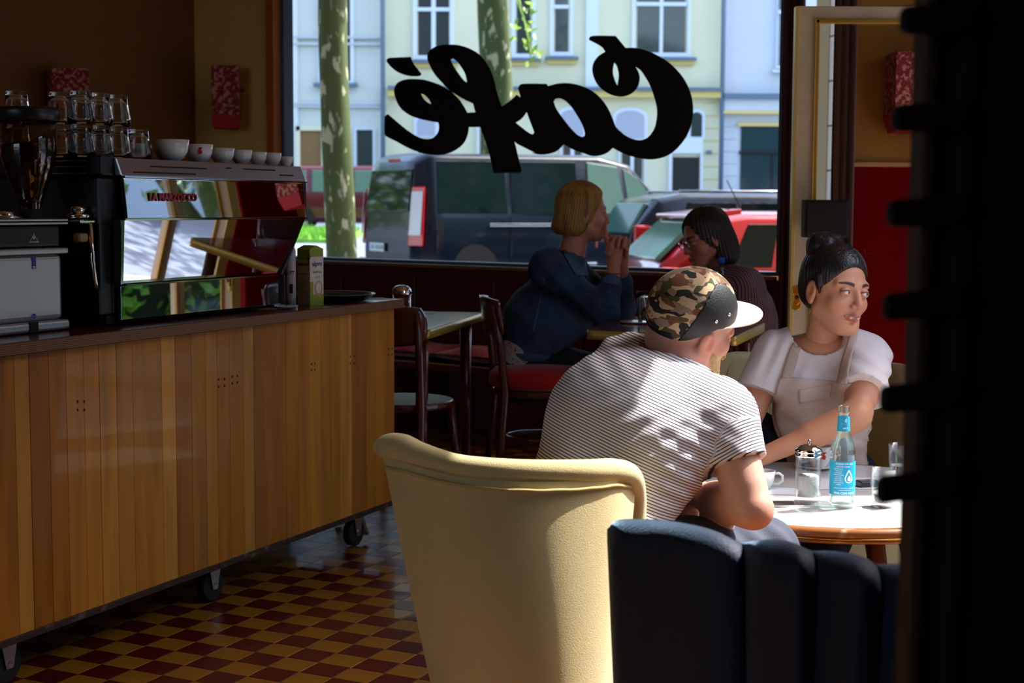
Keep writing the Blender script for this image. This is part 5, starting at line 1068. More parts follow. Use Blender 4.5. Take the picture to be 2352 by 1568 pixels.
cyl_shape('label_emblem', [dropc(.0035), [(x*.5, y*.5) for x, y in dropc(.0035)]], .2055, A0+.2, .0137, lwh, nl_); cyl_text('label_text', 'VIVA CON AGUA', .0024, .1985, A0, .0140, nl_); cyl_text('label_text', 'LAUT', .0052, .1885, A0+.15, .0146, nl_, .0002)
# glasses of water
def wglass(label, px, py):
    p = at(px, py, TZ+.001); o = thing('water_glass', label, 'glass', (p[0], p[1], TZ+.0008), 0, 'water glasses on the white table')
    fl2 = lambda t, z: 1+.02*abs(math.cos(6*t)) if .01 < z < .07 else 1
    MB().lathe([(0, 0), (.024, 0), (.0255, .003), (.0262, .03), (.0282, .048), (.0288, .052), (.0302, .089), (.0302, .0905), (.0285, .0905), (.0272, .052), (.0252, .046), (.0240, .03), (.0232, .012), (0, .0105)], (0, 0, 0), 56, fl=fl2).build('glass_wall', tglass, o, local=True)
    MB().lathe([(0, .0112), (.0228, .0125), (.0236, .030), (.0240, .038), (0, .038)], (0, 0, 0), 30).build('water', water, o, local=True)
wglass('half-full water glass in front, right of the blue-labelled bottle', 2027, 1163); wglass('half-full water glass farther back at the right edge of the white table', 2066, 1098)
def coffee_cup(label, px, py, z, r, h, a, mark=False, saucer=True):
    p = at(px, py, z); o = thing('coffee_cup', label, 'cup', (p[0], p[1], z), a)
    MB().lathe([(0, .0), (r*.55, 0), (r*.6, .004), (r*.85, h*.35), (r, h), (r-.003, h), (r*.82-.003, h*.36), (r*.5, .007), (0, .006)], (0, 0, 0), 36).build('cup_wall', white, o, local=True)
    MB().tube([(r*.9, 0, h*.82), (r*1.3, 0, h*.84), (r*1.62, 0, h*.7), (r*1.62, 0, h*.42), (r*1.3, 0, h*.25), (r*.8, 0, h*.28)], .0035, 8).build('handle', white, o, local=True)
    if mark:
        a0 = math.radians(-78)-a
        MB().prism([(-.006, -.008), (.003, -.010), (.006, -.002), (.001, .004), (.007, .010), (-.004, .011)], 0, .0012, M=frame_M((r*.94*math.cos(a0), r*.94*math.sin(a0), h*.6), (-math.sin(a0), math.cos(a0), 0), (0, 0, 1))).build('red_mark', mat('cup_red', S(190, 24, 30), .4), o, local=True)
    return o
coffee_cup('white cup with its handle to the right, left part of the white table', 1752, 1122, TZ+.0015, .031, .046, math.radians(8))
p = at(1872, 1076, TZ); so3 = thing('saucer', 'white saucer under the cup behind the sugar dispenser', 'saucer', (p[0], p[1], TZ+.001)); MB().lathe([(0, .002), (.03, 0), (.058, .009), (.06, .012), (.03, .004), (0, .005)], (0, 0, 0), 40).build('saucer_dish', white, so3, local=True)
c_ = coffee_cup('white cup with red mark standing between sugar dispenser and bottle', 1880, 1072, TZ+.005, .036, .058, math.radians(190), True)
p = at(1992, 1118, TZ); dv = tag(MB().box((p[0], p[1], TZ+.009), (.052, .03, .017), rz=.3).build('card_reader', mat('dark_gloss', (.02, .02, .023), .2, coat=.5), None, .003, 2), 'small dark box lying between bottle and front water glass', 'small box')
pp = at(1925, 1110, TZ); tag(MB().box((pp[0]+.06, pp[1], TZ+.0012), (.28, .16, .001), rz=.08).build('paper_sheet', mat('paper_white', S(240, 238, 232), .8)), 'white paper sheet under the dark box on the table', 'paper')
ac = pane_mat('acrylic', (.93, .96, .98)); p = at(1825, 1158, TZ)
mh = thing('menu_stand', 'clear flat menu stand lying beneath the sugar dispenser', 'menu stand', (p[0], p[1], TZ+.001))
MB().box((0, 0, .0010), (.17, .075, .0015)).build('clear_sheet', ac, mh, .0005, 1, local=True); MB().tube([(-.085, -.0375, .0022), (.085, -.0375, .0022)], .0016, 6).build('bent_edge', mat('acrylic_edge', (.8, .85, .9), .1), mh, local=True); MB().box((-.04, .012, .0021), (.08, .03, .0004)).build('printed_strip', mat('grey_print', S(120, 120, 124), .6), mh, local=True)
pp = at(1800, 1128, TZ); tag(MB().box((pp[0], pp[1], TZ+.0006), (.14, .09, .0006), rz=-.1).build('menu_card', mat('paper_bluish', S(214, 222, 228), .7)), 'pale printed card beside the white cup with handle', 'card')
# on the women's table and the red table
p = at(1481, 741, .7415); g2 = tumbler('tall empty glass with a lemon wedge on the women’s table'.replace('’', ''), tuple(p), None, 0, .125, .034, False); 
MB().hexa([(-.018, -.008, .012), (.018, -.012, .012), (.016, .012, .012), (-.016, .012, .012), (-.020, -.004, .05), (.004, -.006, .04), (.006, .008, .04), (-.016, .006, .05)]).build('lemon_wedge', mat('lemon', S(206, 190, 60), .5, var=.15, vs=60), g2, .006, 2, local=True)
MB().tube([(.012, .004, .012), (-.006, -.002, .11)], .0022, 6).build('spoon', chrome, g2, local=True)
p = at(1476, 744, .741); so4 = thing('saucer', 'white saucer beside the lemon glass between the women', 'saucer', (p[0]-.02, p[1]+.05, .741)); MB().lathe([(0, .001), (.04, 0), (.066, .006), (.067, .008), (.04, .003), (0, .003)], (0, 0, 0), 36).build('saucer_dish', white, so4, local=True)
p = at(1655, 728, .741); pb2 = thing('pet_bottle', 'clear bottle with a bright blue cap in front of the woman with glasses', 'bottle', (p[0], p[1], .741))
MB().lathe([(0, 0), (.032, 0), (.034, .02), (.034, .14), (.028, .17), (.013, .2), (.0125, .228), (.011, .228), (.0115, .2), (.026, .169), (.0325, .139), (.0325, .02), (0, .004)], (0, 0, 0), 28).build('bottle_body', tglass, pb2, local=True)
MB().lathe([(0, .252), (.0145, .252), (.0155, .248), (.0155, .224), (.0135, .224)], (0, 0, 0), 28).build('cap', mat('cap_blue', S(16, 96, 200), .35), pb2, local=True)
p = at(923, 745, .741); s2 = thing('sugar_shaker', 'glass sugar shaker with domed chrome lid on the red-topped table', 'sugar dispenser', (p[0], p[1], .7415))
k_ = 1.18
MB().lathe([(r*k_, z*k_) for r, z in [(0, 0), (.028, 0), (.030, .005), (.0295, .10), (.0275, .10), (.0265, .01), (0, .008)]], (0, 0, 0), 40).build('glass_jar', tglass, s2, local=True)
MB().lathe([(r*k_, z*k_) for r, z in [(0, .009), (.026, .01), (.026, .045), (0, .07)]], (0, 0, 0), 24).build('sugar', mat('sugar_white', (.86, .85, .85), .9, bump=.6, bs=500), s2, local=True)['kind'] = 'stuff'
MB().lathe([(r*k_, z*k_) for r, z in [(.0315, .098), (.033, .1), (.033, .108), (.030, .118), (.02, .127), (.008, .13), (0, .13)]], (0, 0, 0), 40).build('chrome_lid', chrome, s2, local=True)
p = at(962, 718, .7405); tag(MB().box((p[0]-.05, p[1], .7412), (.16, .21, .0012), rz=.5).build('folded_newspaper', mat('newsprint', S(206, 208, 212), .8, c2=S(120, 124, 130), vs=60, lo=.5, hi=.6, stretch=(1, 6, 1))), 'printed paper lying on the red-topped table', 'newspaper')

# tall dark display rack in the near right foreground
rk = thing('wall_rack', 'tall dark out-of-focus panel with black brackets at the right edge of the view', 'rack', (.55, 1.3, 0))
pm = mat('dark_olive_panel', S(40, 32, 14), .8)
def rkx(py): return 2120-(py/1568)*34
mb = MB(); DR = 1.32
a0, a1 = P(2113, -40, DR), P(2084, 1600, DR); zt_, zb_ = 2.0, .05
xl = float(P(2119, 784, DR)[0]); 
mb.hexa([(xl, DR, zb_), (xl+.5, DR+.06, zb_), (xl+.5, DR+.1, zb_), (xl, DR+.035, zb_), (xl, DR, zt_), (xl+.5, DR+.06, zt_), (xl+.5, DR+.1, zt_), (xl, DR+.035, zt_)]); mb.build('back_panel', pm, rk, .003)
MB().box((xl-.001, DR+.015, 1.0), (.010, .045, 1.9)).build('edge_moulding', mat('edge_moulding_olive', S(64, 50, 26), .7), rk, .002)
MB().box((xl+.03, DR-.002, 1.0), (.012, .012, 1.9)).build('front_rib', mat('rib_dark', S(26, 20, 8), .8), rk, .002)
for (px, py) in ((2098, 46), (2092, 270), (2080, 487), (2070, 700), (2064, 911), (2056, 1117)):
    c = P(px, py, DR-.03); w2 = .029 if py > 100 else .022
    xx0 = c[0]-w2*.62; xx1 = xl+.03
    mb = MB().hexa([(xx0, DR-.05, c[2]-.013), (xx1, DR-.02, c[2]-.010), (xx1, DR-.005, c[2]-.010), (xx0, DR-.03, c[2]-.013), (xx0, DR-.05, c[2]+.010), (xx1, DR-.02, c[2]+.016), (xx1, DR-.005, c[2]+.016), (xx0, DR-.03, c[2]+.010)]); mb.build('bracket', blackm, rk, .007, 3)
MB().box((xl+.25, DR+.05, .03), (.5, .16, .06)).build('foot', blackm, rk, .005)
# ------------------------------------------------------------------ people: signed-distance bodies, one continuous surface each
def V3(*a): return np.array(a, float)
class SDF:
    def __init__(s, lo, hi, vox):
        s.lo = np.array(lo, float); s.vox = vox; s.n = np.ceil((np.array(hi)-s.lo)/vox).astype(int)+1; s.F = np.full(s.n, .5, np.float32)
    def sl(s, a, b):
        i0 = np.clip(np.floor((np.array(a)-s.lo)/s.vox).astype(int), 0, s.n); i1 = np.clip(np.ceil((np.array(b)-s.lo)/s.vox).astype(int)+1, 0, s.n)
        if (i1 <= i0).any(): return None, None
        ax = [(s.lo[k]+np.arange(i0[k], i1[k])*s.vox).astype(np.float32) for k in range(3)]
        return tuple(slice(i0[k], i1[k]) for k in range(3)), (ax[0][:, None, None], ax[1][None, :, None], ax[2][None, None, :])
    def op(s, fn, a, b, k, mode='u'):
        q, X = s.sl(np.array(a)-k*1.2-.012, np.array(b)+k*1.2+.012)
        if q is None: return s
        d = fn(*X); f = s.F[q]
        if mode == 'u': h = np.clip(.5+.5*(d-f)/k, 0, 1) if k > 0 else (d > f)*1.; s.F[q] = d*(1-h)+f*h-k*h*(1-h)
        else: h = np.clip(.5-.5*(f+d)/k, 0, 1) if k > 0 else 0; s.F[q] = (f*(1-h)-d*h+k*h*(1-h)) if k > 0 else np.maximum(f, -d)
        return s
    def cap(s, a, b, ra, rb=None, k=.02, mode='u', sq=None):
        """tapered capsule"""
        rb = ra if rb is None else rb; a = np.array(a, float); b = np.array(b, float); d = b-a; L = d @ d+1e-12; R_ = max(ra, rb)
        def fn(x, y, z):
            px, py, pz = x-a[0], y-a[1], z-a[2]; t = np.clip((px*d[0]+py*d[1]+pz*d[2])/L, 0, 1)
            return np.sqrt((px-t*d[0])**2+(py-t*d[1])**2+(pz-t*d[2])**2)-(ra+(rb-ra)*t)
        return s.op(fn, np.minimum(a, b)-R_, np.maximum(a, b)+R_, k, mode)
    def ell(s, c, r, k=.02, mode='u', R_=None):
        c = np.array(c, float); r = np.array(r, float); m = r.max()
        def fn(x, y, z):
            X, Y, Z = x-c[0], y-c[1], z-c[2]
            if R_ is not None: X, Y, Z = (R_[0][i]*X+R_[1][i]*Y+R_[2][i]*Z for i in range(3))
            k0 = np.sqrt((X/r[0])**2+(Y/r[1])**2+(Z/r[2])**2); k1 = np.sqrt((X/r[0]**2)**2+(Y/r[1]**2)**2+(Z/r[2]**2)**2)+1e-9
            return k0*(k0-1)/k1
        return s.op(fn, c-m, c+m, k, mode)
    def path(s, pts, rs, k=.02, mode='u'):
        for i in range(len(pts)-1): s.cap(pts[i], pts[i+1], rs[i], rs[i+1], k, mode)
        return s
    def cut(s, p, n):
        """remove everything on the n side of the plane"""
        ax = [s.lo[k]+np.arange(s.n[k])*s.vox for k in range(3)]; n = np.array(n, float); n /= np.linalg.norm(n)
        d = (ax[0][:, None, None]-p[0])*n[0]+(ax[1][None, :, None]-p[1])*n[1]+(ax[2][None, None, :]-p[2])*n[2]
        s.F = np.maximum(s.F, d.astype(np.float32)); return s
    def wrap(s, fn):
        ax = [(s.lo[k]+np.arange(s.n[k])*s.vox).astype(np.float32) for k in range(3)]
        s.F = s.F+fn(ax[0][:, None, None], ax[1][None, :, None], ax[2][None, None, :]).astype(np.float32); return s
    def mesh(s):
        s.F[0] = s.F[-1] = .1; s.F[:, 0] = s.F[:, -1] = .1; s.F[:, :, 0] = s.F[:, :, -1] = .1
        g = vdb.FloatGrid(.5); g.copyFromArray(np.ascontiguousarray(np.clip(s.F, -.06, .06))); 
        p, q = g.convertToQuads(0.0)
        v = p.astype(float)*s.vox+s.lo; q = np.asarray(q, int); a, b, c = v[q[:, 0]], v[q[:, 1]], v[q[:, 2]]
        if (np.cross(b-a, c-a)*(a-v.mean(0))).sum() < 0: q = q[:, ::-1]
        return v, q
def put(name, meshes, m, parent, colf=None, M=None, thick=0, attr='Col', smoothit=0):
    """meshes: list of (verts, faces[, M]) joined into one object"""
    V = []; Fq = []; o = 0
    for it in meshes:
        v, f = it[0], it[1]
        if len(it) > 2 and it[2] is not None: v = v @ it[2][:3, :3].T+it[2][:3, 3]
        V.append(v); Fq.append(np.asarray(f)+o); o += len(v)
    v = np.concatenate(V); f = np.concatenate(Fq)
    Mi = np.array(ROOT[parent.name].inverted()); vl = v @ Mi[:3, :3].T+Mi[:3, 3]
    me = bpy.data.meshes.new(name); k = f.shape[1]
    me.vertices.add(len(vl)); me.vertices.foreach_set('co', vl.astype(np.float32).ravel())
    me.loops.add(len(f)*k); me.loops.foreach_set('vertex_index', f.astype(np.int32).ravel())
    me.polygons.add(len(f)); me.polygons.foreach_set('loop_start', np.arange(0, len(f)*k, k, dtype=np.int32)); 
    me.update(calc_edges=True); me.validate()
    me.polygons.foreach_set('use_smooth', np.ones(len(me.polygons), bool)); me.materials.append(m)
    if colf is not None:
        c = colf if isinstance(colf, np.ndarray) else colf(v)
        if c.ndim == 1: a = me.attributes.new(attr, 'FLOAT', 'POINT'); a.data.foreach_set('value', c.astype(np.float32))
        else: a = me.color_attributes.new(attr, 'FLOAT_COLOR', 'POINT'); a.data.foreach_set('color', np.c_[c, np.ones(len(c))].astype(np.float32).ravel())
    ob = bpy.data.objects.new(name, me); COL.objects.link(ob); ob.parent = parent; ROOT[ob.name] = ROOT[parent.name]
    if thick: md = ob.modifiers.new('t', 'SOLIDIFY'); md.thickness = thick; md.offset = 1
    return ob
def normals(v, f):
    n = np.zeros_like(v); e = np.cross(v[f[:, 2]]-v[f[:, 0]], v[f[:, 3]]-v[f[:, 1]])
    for k in range(4): np.add.at(n, f[:, k], e)
    return n/(np.linalg.norm(n, axis=1, keepdims=True)+1e-12)
def inpoly(x, y, poly):
    r = np.zeros(len(x), bool); n = len(poly)
    for i in range(n):
        x0, y0 = poly[i]; x1, y1 = poly[(i+1) % n]; c = ((y0 > y) != (y1 > y)); t = (x1-x0)*(y-y0)/((y1-y0) if y1 != y0 else 1e-9)+x0; r ^= c & (x < t)
    return r
def patch(v, f, poly, off=.004, front=True, th=.0):
    """the part of a surface inside an outline, lifted a little off it: aprons, straps, panels"""
    n = normals(v, f); n = n*(np.sign(((v-v.mean(0))*n).sum()) or 1); X, Y = proj(v); ins = inpoly(X, Y, poly)
    if front: ins &= ((v-CAM)*n).sum(1) < 0
    keep = ins[f].all(1); ff = f[keep]; u, inv = np.unique(ff, return_inverse=True)
    return v[u]+n[u]*off, inv.reshape(-1, 4)
from mathutils.bvhtree import BVHTree
def drape(v, f, left, right, nu, nv, off=.004, name='strap', m=None, parent=None, thick=.002):
    """a strip of cloth laid over a surface between two outlines, with clean edges"""
    bv_ = BVHTree.FromPolygons([tuple(p) for p in v], [tuple(int(i) for i in q) for q in f]); o = Vector(CAM); L_ = [Vector((a, b, 0)) for a, b in left]; R_ = [Vector((a, b, 0)) for a, b in right]
    g = {}
    for i in range(nu):
        for j in range(nv):
            p = lerp_path(L_, j/(nv-1)).lerp(lerp_path(R_, j/(nv-1)), i/(nu-1)); d = Vector(ray(p.x, p.y)).normalized(); h = bv_.ray_cast(o, d)
            if h[0] is not None:
                n = h[1] if h[1].dot(d) < 0 else -h[1]; g[i, j] = [h[0], n]
    for _ in range(2):
        g2 = {}
        for (i, j), (p, n) in g.items():
            nb_ = [g[q][1] for q in ((i-1, j), (i+1, j), (i, j-1), (i, j+1)) if q in g]; g2[i, j] = [p, (n*2+sum(nb_, Vector())).normalized()]
        g = g2
    ks = list(g); ix = {k: c for c, k in enumerate(ks)}; vs = np.array([g[k][0]+g[k][1]*off for k in ks])
    fs = [(ix[i, j], ix[i+1, j], ix[i+1, j+1], ix[i, j+1]) for i in range(nu-1) for j in range(nv-1) if all(q in ix for q in ((i, j), (i+1, j), (i+1, j+1), (i, j+1)))]
    return put(name, [(vs, np.array(fs))], m, parent, thick=thick)
def headM(c, fwd, up):
    f = np.array(fwd, float); f /= np.linalg.norm(f); u = np.array(up, float); u -= f*(u @ f); u /= np.linalg.norm(u); x = np.cross(f, u)
    M = np.eye(4); M[:3, 0] = x; M[:3, 1] = f; M[:3, 2] = u; M[:3, 3] = c; return M
def tol(M, p): return np.linalg.inv(M)[:3, :3] @ np.array(p)+np.linalg.inv(M)[:3, 3]
def head(M, neck, vox=.0025, nr=.052, chest=None, male=False, smile=0, sc=1.0, mouth=True, eyes=True):
    """head and neck in the head's own frame: +y face, +z up, +x the person's right... mirrored freely"""
    s = SDF((-.125, -.16, -.22), (.125, .15, .16), vox)
    s.ell((0, -.018, .035), (.0735, .093, .081), .02); s.ell((0, .018, -.028), (.060, .068, .082), .03); s.ell((0, .050, -.086), (.034 if not male else .04, .034, .026), .03)
    for q in (-1, 1):
        s.cap((q*.052, .0, -.060), (q*.018, .058, -.098), .017, .015, .025); s.ell((q*.038, .056, -.032), (.022, .020, .020), .02)
        s.cap((q*.016, .077, .021), (q*.047, .062, .020), .010, .009, .014)
        s.ell((q*.0315, .092, .000), (.019, .016, .0125), .012, 's')
        s.ell((q*.0315, .0745, .000), (.0150, .0140, .0140), .002)                   # lids over the eyeball
        s.ell((q*.0315, .0935, -.0012), (.0145, .0125, .0046), .0015, 's')
    s.cap((0, .080, .014), (0, .1005, -.030), .0078, .0098, .010); s.ell((0, .0985, -.035), (.0115, .0110, .0090), .006)
    for q in (-1, 1): s.ell((q*.0115, .092, -.0375), (.0075, .0085, .0068), .004); s.ell((q*.0065, .0985, -.0445), (.0032, .004, .003), .002, 's')
    # mouth
    sm = smile
    for q in (-1, 1):
        s.cap((q*.003, .0955, -.0635), (q*(.022+sm*.004), .0815, -.0665+sm*.003), .0048, .0025, .004)
        s.cap((0, .0935, -.0735), (q*(.020+sm*.003), .0815, -.0685+sm*.003), .0055, .0025, .004)
    if smile: s.ell((0, .0985, -.0680+sm*.001), (.018, .012, .0030), .001, 's')
    else: s.ell((0, .1000, -.0680), (.022, .008, .0008), .001, 's')
    s.ell((0, .088, -.0805), (.014, .005, .004), .006, 's'); s.ell((0, .071, -.098), (.017, .014, .013), .014)
    for q in (-1, 1):                                                                 # ears
        s.ell((q*.077, -.010, -.012), (.0085, .019, .031), .006); s.ell((q*.086, -.006, -.006), (.006, .0105, .017), .004, 's'); s.ell((q*.078, -.006, -.037), (.006, .008, .009), .004)
    nl = tol(M, neck); s.cap((0, -.022, -.05), nl, nr, nr*1.05, .025)
    if male: s.cap((0, -.055, -.03), nl+np.array([0, -.01, 0]), nr*.9, nr*1.1, .02)
    v, f = s.mesh(); return v, f
SK = lambda *c: np.array(S(*c))
def skin_cols(v, base, lip, brow=(30, 18, 12), blush=None, brows=True, beard=None):
    c = np.tile(SK(*base), (len(v), 1)); x, y, z = np.abs(v[:, 0]), v[:, 1], v[:, 2]
    def mixc(mask, col, a=1.0): 
        m_ = (np.clip(mask, 0, 1)*a)[:, None]; c[:] = c*(1-m_)+SK(*col)*m_
    b = SK(*base)
    def soft(cx, cy, cz, r, p=2): return np.clip(1.25-np.sqrt(((x-cx)/r[0])**2+((y-cy)/r[1])**2+((z-cz)/r[2])**2), 0, 1)
    if blush: mixc(soft(.042, .06, -.035, (.022, .03, .02)), blush, .55); mixc(soft(0, .105, -.032, (.012, .014, .014)), blush, .5); mixc(soft(.082, -.006, -.012, (.012, .02, .03)), blush, .5)
    if lip: mixc(((x < .024) & (y > .078))*np.clip(1.4-np.abs(z+.0685+.10*x*x*20*.1)/(.0085*(1-(x/.027)**2*.75)), 0, 1)*2, lip, .85)
    if brows:
        zc = .0205+.0045*np.sin(np.clip((x-.012)/.04, 0, 1)*2.6)-.0015; mixc(((x > .013) & (x < .053) & (y > .045))*np.clip(1.5-np.abs(z-zc)/(.0042-.0022*np.clip((x-.02)/.033, 0, 1)), 0, 1)*1.5, brow, .92)
        mixc(((x > .017) & (x < .047) & (y > .07))*np.clip(1.4-np.abs(z-(.0052-((x-.0315)/.0145)**2*.0040))/.0016, 0, 1), brow, .9)
    if beard: mixc(np.clip((-z-.045)/.012, 0, 1)*np.clip((y-.012)/.02, 0, 1)*((x > .012) | (z < -.074) | (z > -.06)), beard, .8)
    return c
def eyes(M, parent, look=(0, 1, 0), iris=(60, 38, 22)):
    wm = mat('eye_white', S(226, 220, 212), .2, coat=.4); im = mat('iris_brown', S(*iris), .1, coat=.6); pm_ = mat('pupil_black', (.004, .004, .004), .1, coat=.6)
    l = Vector(look).normalized()
    for q in (-1, 1):
        c = Vector((q*.0315, .0742, .0)); mb = MB().ball(c, .0128, 14, M=Matrix(M.tolist())); e = mb.build('eyeball', wm, parent)
        T = Matrix(M.tolist()) @ Matrix.Translation(c) @ l.to_track_quat('Z', 'Y').to_matrix().to_4x4()
        e2 = MB().lathe([(0, .01325), (.0035, .0131), (.0062, .0114)], (0, 0, 0), 20, M=T).build('iris', im, e); MB().lathe([(0, .01345), (.0016, .0134), (.0029, .0130)], (0, 0, 0), 14, M=T).build('pupil', pm_, e)
def hand(s, w_, d, n, side=1, sz=1.0, curl=(.5, .5, .5, .5), thumb=.5, spread=.06, idx=None):
    """palm, four unequal fingers and a thumb; w_ wrist, d pointing direction, n back-of-hand normal"""
    d = np.array(d, float); d /= np.linalg.norm(d); n = np.array(n, float); n -= d*(n @ d); n /= np.linalg.norm(n); t = np.cross(d, n)*side; w_ = np.array(w_, float)
    L = .095*sz
    for k, o_ in enumerate((-.030, -.010, .010, .028)):
        s.cap(w_+t*o_*.55*sz, w_+d*L*(.96 if k in (1, 2) else .90)+t*o_*sz, .013*sz, .0105*sz, .012)
    for k, o_ in enumerate((-.030, -.010, .010, .028)):                               # index, middle, ring, little
        Ls = [(.040, .025, .020), (.045, .028, .021), (.041, .026, .020), (.032, .020, .018)][k]; p = w_+d*L*(.96 if k in (1, 2) else .90)+t*o_*sz; a = 0; dd = d+t*(o_*spread*20); r = (.0090, .0092, .0088, .0078)[k]*sz
        cu = curl[k]
        for j, l in enumerate(Ls):
            a += cu*(1.0, 1.15, .8)[j]; u = dd/np.linalg.norm(dd)*math.cos(a)-n*math.sin(a); q = p+u*l*sz; s.cap(p, q, r, r*.9, .0022); p = q; r *= .93
    a = w_+d*.022*sz-t*.026*sz; b = a+(d*.75-t*.62-n*.25*thumb)*.040*sz; c = b+(d*.95-t*.15-n*.5*thumb)*.032*sz; e = c+(d*.9+t*.15-n*.6*thumb)*.025*sz
    s.cap(a, b, .015*sz, .0115*sz, .01); s.cap(b, c, .0110*sz, .0100*sz, .003); s.cap(c, e, .0100*sz, .0085*sz, .002)
def skinmat(name): return mat(name, (.5, .3, .2), .48, attr='Col', subs=.12, bump=.05, bs=300)
def strip_mat(name, ca, cb, freq, duty=.5, rough=.8):
    """cloth with woven stripes running along a measured length over the body"""
    m = mat(name, ca, rough, bump=.15, bs=500); n = m.node_tree.nodes; L = m.node_tree.links
    a = n.new('ShaderNodeAttribute'); a.attribute_name = 'Len'; mu = n.new('ShaderNodeMath'); mu.operation = 'MULTIPLY'; mu.inputs[1].default_value = freq; L.new(a.outputs['Fac'], mu.inputs[0])
    fr = n.new('ShaderNodeMath'); fr.operation = 'FRACT'; L.new(mu.outputs[0], fr.inputs[0])
    pp = n.new('ShaderNodeMath'); pp.operation = 'PINGPONG'; pp.inputs[1].default_value = .5; L.new(fr.outputs[0], pp.inputs[0])
    mr = n.new('ShaderNodeMapRange'); mr.inputs['From Min'].default_value = duty*.5-.06; mr.inputs['From Max'].default_value = duty*.5+.06; L.new(pp.outputs[0], mr.inputs[0])
    mx = n.new('ShaderNodeMix'); mx.data_type = 'RGBA'; L.new(mr.outputs[0], mx.inputs[0]); mx.inputs[6].default_value = (*cb, 1); mx.inputs[7].default_value = (*ca, 1)
    L.new(mx.outputs[2], n['Principled BSDF'].inputs['Base Color']); return m

# ================================================================== the man in the camouflage cap
D0 = 3.2
mh_ = V3(*P(1590, 748, 3.30)); Mm = headM(mh_, (.87, .48, -.02), (.14, -.31, .94))
man = thing('person', 'man in camouflage cap and finely striped short-sleeved shirt, seen from behind, elbow on knee', 'person', (.3, 3.1, 0))
nb = P(1560, 852, 3.27)
pelv = P(1375, 1265, 3.08); 
shR = P(1655, 962, 3.13); elR = P(1727, 1165, 3.05); wrR = P(1572, 1128, 3.28)
shL = P(1452, 862, 3.42); elL = P(1500, 1110, 3.52); wrL = P(1535, 1135, 3.34)
knR = P(1752, 1268, 3.22); knL = P(1640, 1310, 3.52)
ftR = V3(knR[0]+.02, knR[1]+.05, .05); ftL = V3(knL[0]-.02, knL[1]+.06, .05)
def man_torso(s, g=0.0, k=.06):
    s.cap(P(1318, 1215, 3.08), P(1396, 960, 3.2), .118+g, .112+g, k); s.cap(P(1396, 960, 3.2), P(1446, 858, 3.36), .112+g, .088+g, k)
    s.cap(P(1396, 1230, 3.05), P(1500, 1020, 3.13), .098+g, .112+g, k); s.cap(P(1500, 1020, 3.13), P(1608, 968, 3.14), .112+g, .090+g, k)
    s.ell(P(1462, 985, 3.2), (.14+g, .12+g, .15+g), k); s.ell(P(1522, 915, 3.25), (.11+g, .10+g, .085+g), k)
s = SDF((-.15, 2.7, .0), (.85, 3.95, 1.2), .0048)
man_torso(s, -.012); s.cap(P(1545, 900, 3.26), nb, .06, .055, .03)
s.path([shR, elR, wrR], [.052, .039, .027], .015); s.ell(elR+V3(.004, -.004, -.008), (.036, .036, .034), .015)
s.cap(shR+(elR-shR)*.35+V3(.006, 0, 0), shR+(elR-shR)*.75, .044, .040, .02); s.cap(elR+(wrR-elR)*.12, elR+(wrR-elR)*.5, .041, .035, .02)
s.path([shL, elL, wrL], [.05, .038, .027], .015)
hand(s, wrR, (wrR-elR), (0, -.3, 1), -1, .95, (.5, .5, .5, .5)); hand(s, P(1540, 1128, 3.24), (.12, -.25, -.95), (.1, -1, .1), 1, .92, (.32, .3, .3, .35), .4)
s.path([pelv, P(1440, 1290, 3.05), knR], [.12, .085, .06], .05); s.path([pelv, P(1400, 1285, 3.3), knL], [.12, .085, .06], .05)
s.path([knR, ftR], [.055, .035], .02); s.path([knL, ftL], [.055, .035], .02)
bv, bf = s.mesh(); hv, hf = head(Mm, nb, .003, .057, male=True)
skm = skinmat('skin_fair')
bc = np.tile(SK(214, 162, 140), (len(bv), 1)); re = np.clip(1.3-np.linalg.norm(bv-elR-V3(.02, -.01, -.02), axis=1)/.05, 0, 1)[:, None]; bc = bc*(1-re*.55)+SK(206, 120, 98)*re*.55
hc = skin_cols(hv, (208, 146, 124), (170, 100, 90), (150, 110, 80), (206, 110, 92), True, (206, 172, 120))
put('body', [(bv, bf), (hv, hf, Mm)], skm, man, np.concatenate([bc, hc])); eyes(Mm, man, (0, 1, -.2), (80, 100, 110))
# beard and cropped hair
s = SDF((-.1, -.13, -.16), (.1, .13, .1), .003); s.ell((0, .045, -.092), (.040, .042, .034), .02)
for q in (-1, 1): s.cap((q*.050, .022, -.055), (q*.022, .062, -.104), .020, .019, .015); s.cap((q*.005, .099, -.0555), (q*.024, .086, -.066), .0055, .0055, .004)
s.wrap(lambda x, y, z: .0022*np.sin(x*520)*np.sin(z*460+y*300)+.0012*np.sin(y*900+z*700)); s.cut((0, .004, 0), (0, -1, .25)); 
bm_v, bm_f = s.mesh(); put('beard', [(bm_v, bm_f, Mm)], mat('beard_blond', S(214, 184, 132), .9, bump=.8, bs=900, var=.2, vs=200), man)
